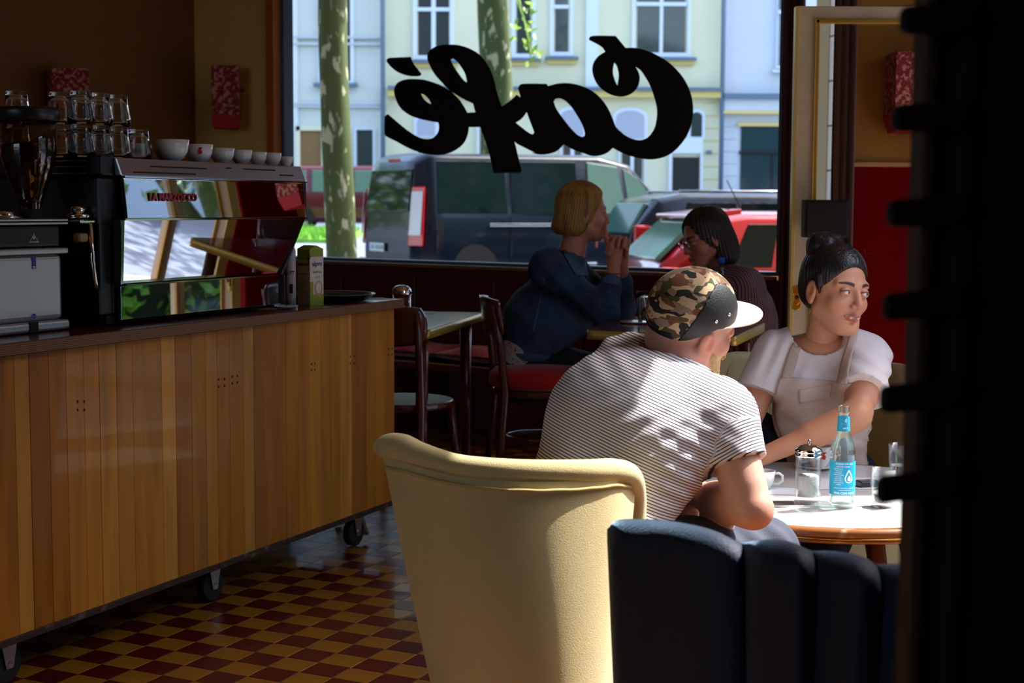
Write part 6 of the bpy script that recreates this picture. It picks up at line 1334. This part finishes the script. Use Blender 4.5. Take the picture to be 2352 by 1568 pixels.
# cap: crown, brim, dark side panels with eyelets
def capshell(off, vox=.003, lo=(-.105, -.135, -.03), hi=(.105, .12, .15)):
    s = SDF(lo, hi, vox); s.ell((0, -.014, .042), (.0835+off, .104+off, .092+off), .01); return s
def cap_cut(x, y): return .028+.10*(-y)*0+np.where(y < 0, y*.42, y*.10)
s = capshell(0, .003, (-.11, -.14, -.06)); 
s.wrap(lambda x, y, z: np.where(z < (.030+np.where(y < 0, y*.55, y*.02)), .2, 0)+0*x)
s.wrap(lambda x, y, z: .0012*(1-np.clip(np.abs(x)/.003, 0, 1))*(z > .06))
cv, cf = s.mesh()
camo = mat('camouflage_cloth', S(196, 160, 122), .85, bump=.2, bs=500); n_ = camo.node_tree.nodes; L_ = camo.node_tree.links
prev = None; tc = [x for x in n_ if x.bl_idname == 'ShaderNodeTexCoord'][0]
for (off, sc2, th, col_) in ((0, 22, .52, (120, 74, 44)), (7, 26, .565, (78, 74, 38)), (13, 24, .59, (34, 30, 26)), (29, 30, .60, (150, 124, 104))):
    mp = n_.new('ShaderNodeMapping'); mp.inputs['Location'].default_value = (off, off*.7, -off); mp.inputs['Scale'].default_value = (1, 1, 1.5); L_.new(tc.outputs['Object'], mp.inputs[0]); t_ = n_.new('ShaderNodeTexNoise'); t_.inputs['Scale'].default_value = sc2; t_.inputs['Detail'].default_value = 1.0; L_.new(mp.outputs[0], t_.inputs[0])
    g_ = n_.new('ShaderNodeMath'); g_.operation = 'GREATER_THAN'; g_.inputs[1].default_value = th; L_.new(t_.outputs[0], g_.inputs[0]); mx = n_.new('ShaderNodeMix'); mx.data_type = 'RGBA'; L_.new(g_.outputs[0], mx.inputs[0]); mx.inputs[7].default_value = (*S(*col_), 1)
    if prev: L_.new(prev, mx.inputs[6])
    else: mx.inputs[6].default_value = (*S(204, 170, 132), 1)
    prev = mx.outputs[2]
L_.new(prev, n_['Principled BSDF'].inputs['Base Color'])
crown = put('cap_crown', [(cv, cf, Mm)], camo, man)
# brim
bM = Matrix(Mm.tolist())
def brim(u, v):
    a = (u-.5)*math.pi*.98; r0x, r0y = .076, .092; r1y = .175
    x0, y0 = .080*math.sin(a), -.012+.101*math.cos(a); x1, y1 = .078*math.sin(a), .018+.150*math.cos(a)**.8 if math.cos(a) > 0 else .018
    x, y = x0+(x1-x0)*v, y0+(y1-y0)*v; return (x, y, .036+.004*v-1.6*x*x)
MB().grid(36, 10, brim, M=bM).build('brim', mat('brim_cloth', S(222, 204, 180), .85, var=.12, vs=14), man, thick=.0035)
s = capshell(.0022, .0025, (-.115, -.14, -.06))
def panel(x, y, z):
    # leaf-shaped side panel pointing forwards
    t = np.clip((y+.072)/.160, 0, 1); ze = .030+np.where(y < 0, y*.55, y*.02); h = .088*np.sin(np.clip(t, .0, 1)**.85*math.pi)**.62+.002
    ok = (z-ze < h) & (z > ze-.004) & (y > -.072) & (y < .088); return np.where(ok, 0, .2)+0*x
s.wrap(panel); pv, pf = s.mesh()
for q, nm in ((1, 'r'), (-1, 'l')):
    m_ = (pv[:, 0]*q > .008); keep = m_[pf].all(1); ff = pf[keep]; u_, inv = np.unique(ff, return_inverse=True)
    sp2 = put('side_panel', [(pv[u_], inv.reshape(-1, 4), Mm)], mat('black_panel_cloth', (.012, .012, .014), .55, bump=.3, bs=400), man)
    for (yy, zz) in ((-.008, .048), (.028, .060)):
        x_ = math.sqrt(max(.0001, 1-((yy+.014)/.107)**2-((zz-.042)/.095)**2))*.0868*q; Tm = bM @ Matrix.Translation((x_, yy, zz)) @ Vector((q, .2, .15)).to_track_quat('Z', 'Y').to_matrix().to_4x4()
        MB().lathe([(.0016, -.001), (.0016, .001), (.0024, .0016), (.0036, .0012), (.0038, -.001)], (0, 0, 0), 16, M=Tm).build('eyelet', chrome, sp2)
# rear strap and shirt
s = capshell(.0025, .003, (-.11, -.14, -.08)); s.wrap(lambda x, y, z: np.where((z < .004+(y+.1)*.2) & (z > -.030) & (y < -.055) & (np.abs(x) < .052), 0, .2)); sv_, sf_ = s.mesh(); put('rear_strap', [(sv_, sf_, Mm)], blackm, man)
s = SDF((-.12, 2.72, .46), (.72, 3.72, 1.05), .0042)
man_torso(s, .004)
s.cap(shR, shR+(elR-shR)*.45, .078, .066, .05); s.cap(shL, shL+(elL-shL)*.45, .075, .064, .05)
s.cap(P(1545, 900, 3.26), P(1568, 846, 3.28), .085, .062, .03)
ax = elR-shR; ax /= np.linalg.norm(ax)
hemR = shR+(elR-shR)*.52
def cuthem(x, y, z):
    d = (x-hemR[0])*ax[0]+(y-hemR[1])*ax[1]+(z-hemR[2])*ax[2]; near = ((x-hemR[0])**2+(y-hemR[1])**2+(z-hemR[2])**2) < .125**2
    right = (x-P(1610, 1060, 3.1)[0]) > 0
    return np.where((d > 0) & near & right, .1, 0)
def folds(x, y, z):
    # soft drag folds across the back and round the armpit
    a = np.exp(-(((x-.27)/.13)**2+((z-.80)/.13)**2)); w1 = np.sin((z*1.0-.25*x)*150+3*np.sin(x*11)); b = np.exp(-(((x-.36)/.09)**2+((z-.68)/.12)**2)); w2 = np.sin((z*.9+.55*x)*170)
    c = np.exp(-(((x-.44)/.06)**2+((z-.73)/.09)**2)); w3 = np.sin((x*.8-z*.7)*180)
    d = np.exp(-(((x-.20)/.08)**2+((z-.90)/.05)**2)); w4 = np.sin((x*.9+z*.5)*110)
    return -(.0020*a*w1+.0018*b*w2+.0016*c*w3+.003*d*w4)
s.wrap(folds); s.wrap(cuthem)
s.cut(P(1560, 835, 3.28)+V3(0, 0, .004), (.25, .15, 1)) if False else None
nbx = P(1563, 838, 3.28); nd = mh_-np.array(nb); nd /= np.linalg.norm(nd)
s.wrap(lambda x, y, z: np.where((((x-nbx[0])*nd[0]+(y-nbx[1])*nd[1]+(z-nbx[2])*nd[2]) > .004) & (((x-nbx[0])**2+(y-nbx[1])**2+(z-nbx[2])**2) < .1**2), .1, 0))
tv, tf_ = s.mesh()
A_sp = np.array(P(1560, 860, 3.2))-np.array(P(1420, 1150, 3.2)); A_sp /= np.linalg.norm(A_sp)
def armdist(v, a, b):
    d = b-a; t = np.clip(((v-a) @ d)/(d @ d), 0, 1.2); return np.linalg.norm(v-a-t[:, None]*d, axis=1)
sA = np.array(P(1680, 935, 3.11)); isarm = (armdist(tv, shR+(elR-shR)*.12, elR) < .083) & ((tv-shR) @ ax > .03) & (proj(tv)[0] > 1612)
A2 = V3(.40, .05, .9); A2 /= np.linalg.norm(A2)
ln = np.where(isarm, (tv @ (ax*.93+V3(.2, 0, 0)))*1.0+.0031, tv @ A2)
shirtm = strip_mat('striped_shirt_cloth', S(240, 236, 240), S(46, 44, 58), 165, .34)
put('shirt', [(tv, tf_)], shirtm, man, ln, attr='Len')
# trousers, shoes
s = SDF((-.1, 2.75, .02), (.85, 4.0, .72), .006)
s.path([pelv, P(1440, 1290, 3.05), knR+V3(0, 0, -.005)], [.135, .098, .075], .05); s.path([pelv, P(1400, 1285, 3.3), knL], [.135, .098, .074], .05); s.path([knR, ftR+V3(0, 0, .05)], [.072, .055], .02); s.path([knL, ftL+V3(0, 0, .05)], [.072, .055], .02)
s.wrap(lambda x, y, z: -.003*np.sin(x*60+y*90+z*30)); qv, qf = s.mesh(); put('trousers', [(qv, qf)], mat('grey_denim', S(66, 72, 86), .85, bump=.3, bs=400, var=.12, vs=20), man)
for ft in (ftR, ftL): s = SDF(ft-.2, ft+.25, .006); s.cap(ft+V3(0, -.04, .0), ft+V3(.03, .13, -.01), .045, .04, .02); s.cut(V3(0, 0, .004), (0, 0, -1)); q_, f_ = s.mesh(); put('shoe', [(q_, f_)], mat('shoe_dark', (.03, .03, .032), .6), man)
# ring on the left hand
rp_ = P(1568, 1152, 3.2); 
# ================================================================== the woman in the apron
wo = thing('person', 'woman with dark hair in a bun, white t-shirt and pale apron, looking to the side', 'person', (.9, 4.2, 0))
hw_ = P(1921, 665, 4.14); Mw = headM(hw_, (.46, -.88, -.06), (.10, .03, 1.0))
nbw = P(1886, 792, 4.19)
sRw = P(1776, 812, 4.22); eRw = P(1712, 985, 4.16); wRw = P(1722, 1085, 4.02)
sLw = P(1990, 822, 4.16); eLw = P(1968, 955, 3.96); wLw = P(1755, 1046, 3.93)
pw = P(1888, 1110, 4.36)
def wtorso(s, g=0, k=.05):
    s.cap(P(1888, 1100, 4.33), P(1888, 985, 4.27), .125+g, .112+g, k); s.ell(P(1888, 930, 4.24), (.135+g, .09+g, .14+g), k)
    s.cap(P(1800, 825, 4.22), P(1972, 832, 4.18), .062+g, .060+g, k); s.ell(P(1845, 905, 4.15), (.062+g, .045+g, .060+g), .04); s.ell(P(1935, 910, 4.12), (.062+g, .045+g, .060+g), .04)
s = SDF((.50, 3.55, .0), (1.35, 4.6, 1.2), .0045)
wtorso(s, -.008); s.cap(nbw, P(1890, 812, 4.2), .05, .06, .03); s.cap(P(1835, 812, 4.22), P(1935, 815, 4.18), .05, .05, .03)
s.path([sRw, eRw, wRw], [.050, .034, .025], .015); s.path([sLw, eLw, wLw], [.050, .036, .024], .02)
s.cap(sLw, P(1985, 900, 4.02), .05, .043, .02); s.cap(eLw+(wLw-eLw)*.1, eLw+(wLw-eLw)*.5, .038, .032, .02)
hand(s, wLw, (wLw-eLw), (.2, -.4, 1), -1, .88, (.45, .45, .5, .5)); hand(s, wRw, (.3, -.5, -.5), (-.3, -.5, .8), 1, .88)
kRw = P(1735, 1005, 4.30); kLw = P(1900, 1215, 4.12)
s.path([pw, kRw], [.10, .06], .05); s.path([pw+V3(.05, 0, 0), kLw], [.10, .055], .05)
fRw = V3(kRw[0]+.02, kRw[1]+.02, .05); fLw = V3(kLw[0]-.02, kLw[1]+.02, .05); s.path([kRw, fRw], [.05, .032], .02); s.path([kLw, fLw], [.05, .032], .02)
bv, bf = s.mesh(); hv, hf = head(Mw, nbw, .0019, .045, smile=.8)
base = (206, 146, 112); bc = np.tile(SK(200, 138, 104), (len(bv), 1)); hc = skin_cols(hv, base, (176, 84, 78), (22, 14, 10), (196, 112, 88))
te = (np.abs(hv[:, 0]) < .016) & (hv[:, 1] > .080) & (hv[:, 1] < .0925) & (np.abs(hv[:, 2]+.0675) < .0032); hc[te] = SK(226, 218, 206)
skw = skinmat('skin_olive'); put('body', [(bv, bf), (hv, hf, Mw)], skw, wo, np.concatenate([bc, hc]))
eyes(Mw, wo, (-.42, 1, .02), (40, 24, 14))
# hair drawn up into a bun
hairm = mat('hair_near_black', S(22, 16, 16), .42, bump=.5, bs=140, stretch=(1, 1, .2), coat=.1)
def strands(a, fr): return lambda x, y, z: a*np.sin(np.arctan2(x, -y+.02)*fr)*np.clip((z+.02)*20, 0, 1)
s = SDF((-.12, -.17, -.1), (.12, .13, .19), .0028)
s.ell((0, -.022, .042), (.0815, .101, .088), .01); s.ell((0, -.050, -.01), (.070, .065, .06), .03)
s.ell((.0, .068, -.015), (.066, .062, .0785), .014, 's'); s.ell((0, .10, .02), (.056, .05, .055), .012, 's')
for q in (-1, 1): s.cap((q*.077, .012, .03), (q*.072, .018, -.012), .008, .003, .01); s.ell((q*.086, -.004, -.024), (.016, .02, .036), .006, 's')
s.ell((.022, -.055, .118), (.046, .045, .034), .015); s.ell((.045, -.06, .10), (.022, .022, .02), .01); s.ell((.0, -.045, .138), (.022, .022, .014), .008)
s.wrap(lambda x, y, z: .0007*np.sin(np.arctan2(x, -y+.03)*60+z*30)+.001*np.sin(z*220+x*200)*(z > .115)); v_, f_ = s.mesh(); put('hair', [(v_, f_, Mw)], hairm, wo)
mb = MB(); rg = random.Random(2); T = Matrix(Mw.tolist())
for k in range(16):
    a = rg.uniform(-1, 1); p0 = Vector((.07*a, .03+.02*rg.random(), .10)); p1 = p0+Vector((rg.uniform(-.01, .03), rg.uniform(0, .02), rg.uniform(.002, .018))); mb.tube([T @ p0, T @ ((p0+p1)/2+Vector((0, 0, .006))), T @ p1], .0004, 4)
mb.build('loose_hairs', hairm, wo)['kind'] = 'stuff'
# t-shirt
s = SDF((.48, 3.7, .45), (1.38, 4.62, 1.05), .004)
wtorso(s, .006); aL = np.array(P(1972, 905, 4.02)); aR = sRw+(eRw-sRw)*.52
s.cap(sRw+V3(.006, 0, 0), aR, .064, .066, .04); s.cap(sLw, aL+V3(.012, 0, .004), .068, .064, .045); s.cap(P(1850, 797, 4.22), P(1932, 800, 4.18), .064, .062, .04)
axR = (eRw-sRw)/np.linalg.norm(eRw-sRw); axL = (aL-sLw)/np.linalg.norm(aL-sLw)
def wcut(x, y, z):
    d1 = (x-aR[0])*axR[0]+(y-aR[1])*axR[1]+(z-aR[2])*axR[2]; n1 = ((x-aR[0])**2+(y-aR[1])**2+(z-aR[2])**2) < .105**2
    d2 = (x-aL[0])*axL[0]+(y-aL[1])*axL[1]+(z-aL[2])*axL[2]; n2 = ((x-aL[0])**2+(y-aL[1])**2+(z-aL[2])**2) < .10**2
    c = P(1886, 768, 4.12); dn = np.array([0, -.52, .86]); q = ((x-c[0])/.068)**2+((z-c[2])/.056)**2
    return np.where((d1 > 0) & n1 & (x < aR[0]+.055), .1, 0)+np.where((d2 > .0) & n2 & (y < 4.09), .1, 0)+np.where((q < 1) & (y < 4.34), .1, 0)
s.wrap(lambda x, y, z: -(.004*np.exp(-(((x-1.0)/.09)**2+((z-.76)/.08)**2))*np.sin((x*.6+z)*120)+.004*np.exp(-(((x-.72)/.07)**2+((z-.80)/.07)**2))*np.sin((x*1.3-z*.6)*110)+.0035*np.exp(-(((x-.95)/.12)**2+((z-.62)/.09)**2))*np.sin((z+.15*x)*130)))
s.wrap(wcut); sv_, sf_ = s.mesh(); put('t_shirt', [(sv_, sf_)], mat('tshirt_white', S(226, 214, 210), .85, bump=.12, bs=400), wo)
# apron: bib, pocket, straps, skirt; lifted off the shirt
am = mat('apron_beige', S(206, 184, 170), .85, bump=.3, bs=500, var=.04, vs=10)
drape(sv_, sf_, [(1792, 866), (1779, 915), (1784, 965), (1797, 1010), (1796, 1100)], [(1962, 880), (1975, 915), (1993, 960), (2005, 1030), (1995, 1100)], 36, 40, .006, 'apron_bib', am, wo)
drape(sv_, sf_, [(1834, 896), (1836, 924)], [(1916, 884), (1910, 912)], 14, 6, .0095, 'apron_pocket', am, wo, .0015)
asm = mat('apron_strap_beige', S(190, 168, 154), .85, bump=.3, bs=500)
drape(sv_, sf_, [(1838, 730), (1826, 775), (1808, 820), (1794, 870)], [(1856, 732), (1845, 780), (1830, 825), (1818, 870)], 5, 24, .007, 'apron_strap', asm, wo); drape(sv_, sf_, [(1954, 742), (1948, 780), (1936, 830), (1926, 880)], [(1974, 746), (1967, 785), (1956, 835), (1947, 882)], 5, 24, .007, 'apron_strap', asm, wo)
s = SDF((.45, 3.6, .02), (1.4, 4.65, .72), .006)
s.path([pw, kRw+V3(0, 0, .0)], [.118, .075], .05); s.path([pw+V3(.05, 0, 0), kLw], [.118, .07], .05); s.path([kRw, fRw+V3(0, 0, .05)], [.068, .05], .02); s.path([kLw, fLw+V3(0, 0, .05)], [.068, .05], .02)
s.wrap(lambda x, y, z: -.003*np.sin(x*80+y*60+z*50)); v_, f_ = s.mesh(); put('trousers', [(v_, f_)], mat('dark_jeans', S(26, 30, 46), .85, bump=.3, bs=400), wo)
for ft in (fRw, fLw): s = SDF(ft-.2, ft+.25, .006); s.cap(ft+V3(0, .04, 0), ft+V3(0, -.12, -.01), .042, .036, .02); s.cut(V3(0, 0, .004), (0, 0, -1)); q_, f_ = s.mesh(); put('shoe', [(q_, f_)], mat('shoe_dark', (.03, .03, .032), .6), wo)

# ================================================================== the woman in the denim jacket
dw = thing('person', 'woman with blond bob and denim jacket, hands folded at her lips, in profile', 'person', (.15, 6.3, 0))
DD = 6.42
hd = P(1343, 486, DD); Md = headM(hd, (.985, .12, -.09), (.13, .0, 1.0))
nbd = P(1312, 588, DD); sN = P(1258, 616, DD-.17); sF = P(1302, 618, DD+.17)
eN = P(1388, 716, DD-.20); eF = P(1426, 712, DD+.14); wN = P(1408, 630, DD-.10); wF = P(1428, 622, DD+.04)
pd = P(1205, 850, DD)
def dtorso(s, g=0, k=.06):
    s.cap(P(1215, 815, DD), P(1240, 735, DD), .132+g, .135+g, k); s.cap(P(1240, 735, DD), P(1285, 662, DD), .135+g, .105+g, k); s.cap(sN, sF, .066+g, .066+g, k); s.ell(P(1312, 715, DD), (.10+g, .13+g, .11+g), k)
s = SDF((-.25, 5.95, 0), (1.05, 6.85, 1.36), .0065)
dtorso(s, -.012); s.cap(P(1290, 640, DD), nbd, .07, .055, .03)
s.path([sN, eN, wN], [.05, .036, .025], .015); s.path([sF, eF, wF], [.05, .036, .025], .015)
kN = P(1432, 872, DD-.1); kF = P(1432, 872, DD+.12); s.path([pd, kN], [.12, .07], .05); s.path([pd, kF], [.12, .07], .05)
fN = V3(kN[0]-.02, kN[1], .05); fF = V3(kF[0]-.1, kF[1], .05); s.path([kN, fN], [.055, .035], .02); s.path([kF, fF], [.055, .035], .02)
bv, bf = s.mesh()
s = SDF(P(1370, 660, DD-.2)-.12, P(1450, 520, DD+.1)+.12, .0032)                  # folded hands, finer
s.cap(wN, eN+(wN-eN)*.6, .026, .028, .01); s.cap(wF, eF+(wF-eF)*.6, .026, .028, .01)
k1 = P(1412, 572, DD-.07)
s.cap(wN, k1, .026, .034, .014); s.cap(wF, P(1428, 568, DD+.0), .026, .032, .014)
s.cap(P(1402, 572, DD-.07), P(1391, 545, DD-.04), .013, .0105, .008); s.cap(P(1391, 545, DD-.04), P(1390, 518, DD-.01), .0105, .0085, .003)       # index finger up to the lips
s.cap(P(1420, 560, DD-.09), P(1392, 530, DD+.01), .004, .004, .002)
for k, (x, y) in enumerate(((1404, 553), (1417, 551), (1430, 553), (1438, 560))):                                                          # interlaced knuckles
    s.cap(P(x, y, DD-.05), P(x+6, y-5, DD-.09), .0105, .010, .004); s.cap(P(x+6, y-5, DD-.09), P(x+2, y+14, DD-.115), .010, .0088, .003)
    s.cap(P(x+3, y-2, DD+.02), P(x-3, y-6, DD-.03), .010, .010, .004)
s.cap(P(1396, 580, DD-.1), P(1404, 560, DD-.12), .013, .010, .008); s.cap(P(1440, 566, DD-.04), P(1438, 590, DD-.03), .0105, .009, .004)
fv, ff_ = s.mesh()
hv, hf = head(Md, nbd, .0028, .054)
skd = skinmat('skin_rosy'); base = (206, 140, 118)
bc = np.tile(SK(*base), (len(bv), 1)); fc = np.tile(SK(198, 130, 108), (len(fv), 1)); hc = skin_cols(hv, base, (176, 96, 90), (140, 104, 62), (204, 112, 96))
put('body', [(bv, bf), (fv, ff_), (hv, hf, Md)], skd, dw, np.concatenate([bc, fc, hc])); eyes(Md, dw, (0, 1, 0), (90, 110, 120))
s = SDF((-.13, -.17, -.15), (.13, .13, .17), .0032)                                   # bobbed hair
s.ell((0, -.022, .036), (.088, .107, .094), .02); s.ell((0, -.045, -.045), (.088, .082, .075), .04); s.ell((0, -.06, -.075), (.082, .07, .035), .03)
s.ell((0, .085, -.035), (.085, .075, .125), .012, 's'); s.ell((0, .06, -.11), (.1, .09, .05), .02, 's')
s.wrap(lambda x, y, z: .0020*np.sin(np.arctan2(x, y+.03)*52+3*np.sin(z*9))+np.where(z < -.108, .1, 0)+np.where((np.abs(x) < .001) & (z > .10), .001, 0)); v_, f_ = s.mesh()
hm_ = mat('hair_blond', S(176, 132, 62), .5, bump=.4, bs=60, stretch=(6, 6, .4), c2=S(112, 78, 34), vs=9, lo=.4, hi=.7); put('hair', [(v_, f_, Md)], hm_, dw)
jm = mat('denim_jacket', S(46, 76, 108), .85, c2=S(28, 46, 72), vs=7, lo=.4, hi=.65, bump=.35, bs=260)
s = SDF((-.3, 5.9, .5), (.9, 6.9, 1.2), .0055)
dtorso(s, .008); s.path([sN, eN, eN+(wN-eN)*.72], [.066, .054, .048], .05); s.path([sF, eF, eF+(wF-eF)*.72], [.066, .054, .048], .05); s.cap(P(1284, 632, DD), P(1306, 590, DD), .088, .066, .03)
cz = P(1215, 822, DD)[2]; nn = P(1312, 580, DD); h_ = hd-nbd; h_ = h_/np.linalg.norm(h_)
s.wrap(lambda x, y, z: np.where(z < cz-.16*(x-.05), .1, 0)+np.where((((x-nn[0])*h_[0]+(y-nn[1])*h_[1]+(z-nn[2])*h_[2]) > .0) & ((x-nn[0])**2+(y-nn[1])**2+(z-nn[2])**2 < .012), .1, 0)
       -.005*np.exp(-(((x-.25)/.12)**2+((z-.86)/.12)**2))*np.sin((x*.8+z*.7)*90)-.004*np.sin(x*70+z*40+y*30)*.5)
jv, jf = s.mesh(); put('denim_jacket', [(jv, jf)], jm, dw)
jc = mat('denim_faded', S(64, 96, 130), .85, bump=.3, bs=260)
drape(jv, jf, [(1290, 562), (1296, 590), (1322, 634)], [(1318, 560), (1338, 592), (1350, 636)], 8, 14, .007, 'jacket_collar', jc, dw, .003)
drape(jv, jf, [(1386, 616), (1384, 650)], [(1424, 620), (1422, 656)], 8, 6, .005, 'sleeve_cuff', jc, dw, .003)
drape(jv, jf, [(1248, 640), (1236, 700), (1222, 760)], [(1252, 640), (1240, 700), (1226, 760)], 3, 14, .002, 'seam', jc, dw, .001)
drape(jv, jf, [(1160, 812), (1220, 812), (1290, 822)], [(1160, 826), (1220, 828), (1290, 838)], 4, 16, .004, 'waistband', jc, dw, .002)
s = SDF((-.35, 5.95, .35), (.5, 6.9, .85), .006); s.cap(P(1205, 838, DD), P(1225, 780, DD), .142, .138, .04); s.wrap(lambda x, y, z: -.004*np.sin(x*60+y*80)); v_, f_ = s.mesh()
put('blouse', [(v_, f_)], mat('floral_blouse', S(196, 180, 170), .85, c2=S(62, 52, 96), vs=90, lo=.55, hi=.6), dw)
s = SDF((-.2, 5.9, .02), (1.05, 6.9, .7), .007); s.path([pd, kN], [.135, .085], .05); s.path([pd, kF], [.135, .085], .05); s.path([kN, fN+V3(0, 0, .05)], [.07, .05], .02); s.path([kF, fF+V3(0, 0, .05)], [.07, .05], .02); v_, f_ = s.mesh(); put('trousers', [(v_, f_)], mat('dark_jeans', S(26, 30, 46), .85, bump=.3, bs=400), dw)
for ft in (fN, fF): s = SDF(ft-.2, ft+.25, .007); s.cap(ft+V3(-.04, 0, 0), ft+V3(.12, 0, -.01), .042, .036, .02); s.cut(V3(0, 0, .004), (0, 0, -1)); q_, f_ = s.mesh(); put('shoe', [(q_, f_)], mat('shoe_dark', (.03, .03, .032), .6), dw)
T = Matrix(Md.tolist()); a0 = np.array(wN); MB().tube([tuple(a0+V3(.030*math.cos(t), .030*math.sin(t), .004)) for t in np.linspace(0, 2*math.pi, 21)[:-1]], .003, 6, closed=True).build('red_bracelet', mat('bracelet_red', S(150, 20, 30), .6), dw)

# ================================================================== the woman with glasses
gw = thing('person', 'dark-haired woman with glasses and pinstriped blouse leaning towards the blond woman', 'person', (1.0, 6.4, 0))
DG = 6.5
hg = P(1617, 546, DG); Mg = headM(hg, (-.86, -.34, -.30), (-.34, -.02, .94))
nbg = P(1662, 632, DG+.02); gN = P(1712, 655, DG-.12); gF = P(1600, 650, DG+.16); eGN = P(1742, 722, DG-.12); wGN = P(1650, 716, DG-.26); eGF = P(1600, 716, DG+.1); wGF = P(1560, 712, DG-.1)
pg_ = P(1745, 850, DG)
def gtorso(s, g=0, k=.06):
    s.cap(P(1735, 830, DG), P(1700, 720, DG), .125+g, .13+g, k); s.cap(P(1700, 720, DG), P(1675, 668, DG), .13+g, .10+g, k); s.cap(gN, gF, .070+g, .068+g, k)
s = SDF((.55, 5.95, 0), (1.4, 6.95, 1.34), .0068)
gtorso(s, -.01); s.cap(P(1672, 660, DG), nbg, .065, .052, .03); s.path([gN, eGN, wGN], [.048, .034, .025], .015); s.path([gF, eGF, wGF], [.048, .034, .025], .015)
hand(s, wGN, (-.9, -.3, 0), (0, 0, 1), 1, .88); hand(s, wGF, (-.6, -.7, 0), (0, 0, 1), -1, .88)
kg1 = P(1640, 880, DG-.12); kg2 = P(1640, 880, DG+.12); s.path([pg_, kg1], [.12, .07], .05); s.path([pg_, kg2], [.12, .07], .05); fg1 = V3(kg1[0]+.02, kg1[1], .05); fg2 = V3(kg2[0]+.08, kg2[1], .05); s.path([kg1, fg1], [.055, .035], .02); s.path([kg2, fg2], [.055, .035], .02)
bv, bf = s.mesh(); hv, hf = head(Mg, nbg, .0028, .046)
skg = skinmat('skin_tan'); base = (176, 116, 96); bc = np.tile(SK(*base), (len(bv), 1)); hc = skin_cols(hv, base, (150, 74, 70), (34, 22, 18), (170, 96, 80)); put('body', [(bv, bf), (hv, hf, Mg)], skg, gw, np.concatenate([bc, hc])); eyes(Mg, gw, (0, 1, 0), (50, 34, 24))
s = SDF((-.14, -.18, -.19), (.14, .14, .17), .0034)
s.ell((0, -.024, .036), (.090, .108, .096), .02); s.ell((0, -.055, -.05), (.092, .082, .085), .04); s.ell((0, -.05, -.105), (.088, .075, .05), .03)
s.ell((0, .088, -.04), (.072, .080, .125), .012, 's'); s.ell((0, .065, -.12), (.1, .085, .06), .02, 's'); s.wrap(lambda x, y, z: .0020*np.sin(np.arctan2(x, y+.03)*40+3*np.sin(z*11))+np.where(z < -.145, .1, 0)); v_, f_ = s.mesh()
put('hair', [(v_, f_, Mg)], mat('hair_dark_brown', S(40, 24, 20), .45, bump=.4, bs=90, stretch=(5, 5, .4)), gw)
fr = mat('glasses_frame', S(60, 30, 70), .3, coat=.4); T = Matrix(Mg.tolist()); mb = MB()
for q in (-1, 1):
    mb.tube([T @ Vector((q*.033+.023*math.cos(a), .100-.004*abs(math.cos(a)), .000+.018*math.sin(a))) for a in np.linspace(0, 2*math.pi, 25)[:-1]], .0016, 6, closed=True)
    mb.tube([T @ Vector((q*.056, .096, .006)), T @ Vector((q*.074, .06, .008)), T @ Vector((q*.080, -.005, .004))], .0014, 6)
mb.tube([T @ Vector((-.011, .102, .004)), T @ Vector((0, .105, .006)), T @ Vector((.011, .102, .004))], .0014, 6); gl_ = mb.build('glasses', fr, gw)
for q in (-1, 1): MB().lathe([(0, 0), (.0215, 0), (.0215, .001), (0, .001)], (0, 0, 0), 24, M=T @ Matrix.Translation((q*.033, .098, 0)) @ Matrix.Rotation(math.radians(-90), 4, 'X') @ Matrix.Diagonal((1, .8, 1, 1))).build('lens', winglass, gl_)
MB().ball(T @ Vector((.079, -.004, -.040)), .0035, 8).build('earring', chrome, gw)
s = SDF((.5, 5.9, .45), (1.42, 6.98, 1.15), .0055)
gtorso(s, .006); s.path([gN, eGN, eGN+(wGN-eGN)*.6], [.074, .052, .045], .03); s.path([gF, eGF, eGF+(wGF-eGF)*.6], [.074, .052, .045], .03)
s.wrap(lambda x, y, z: -.004*np.sin(x*50+z*60+y*40)*.6); v_, f_ = s.mesh(); put('blouse', [(v_, f_)], strip_mat('pinstripe_blouse', S(140, 112, 118), S(70, 48, 56), 95, .45), gw, v_ @ V3(.88, .40, .22), attr='Len')
s = SDF((.5, 5.9, .02), (1.4, 6.95, .7), .007); s.path([pg_, kg1], [.135, .085], .05); s.path([pg_, kg2], [.135, .085], .05); s.path([kg1, fg1+V3(0, 0, .05)], [.07, .05], .02); s.path([kg2, fg2+V3(0, 0, .05)], [.07, .05], .02); v_, f_ = s.mesh(); put('trousers', [(v_, f_)], mat('navy_trousers', S(30, 28, 60), .85), gw)
for ft in (fg1, fg2): s = SDF(ft-.2, ft+.25, .007); s.cap(ft+V3(.04, 0, 0), ft+V3(-.12, 0, -.01), .042, .036, .02); s.cut(V3(0, 0, .004), (0, 0, -1)); q_, f_ = s.mesh(); put('shoe', [(q_, f_)], mat('shoe_dark', (.03, .03, .032), .6), gw)
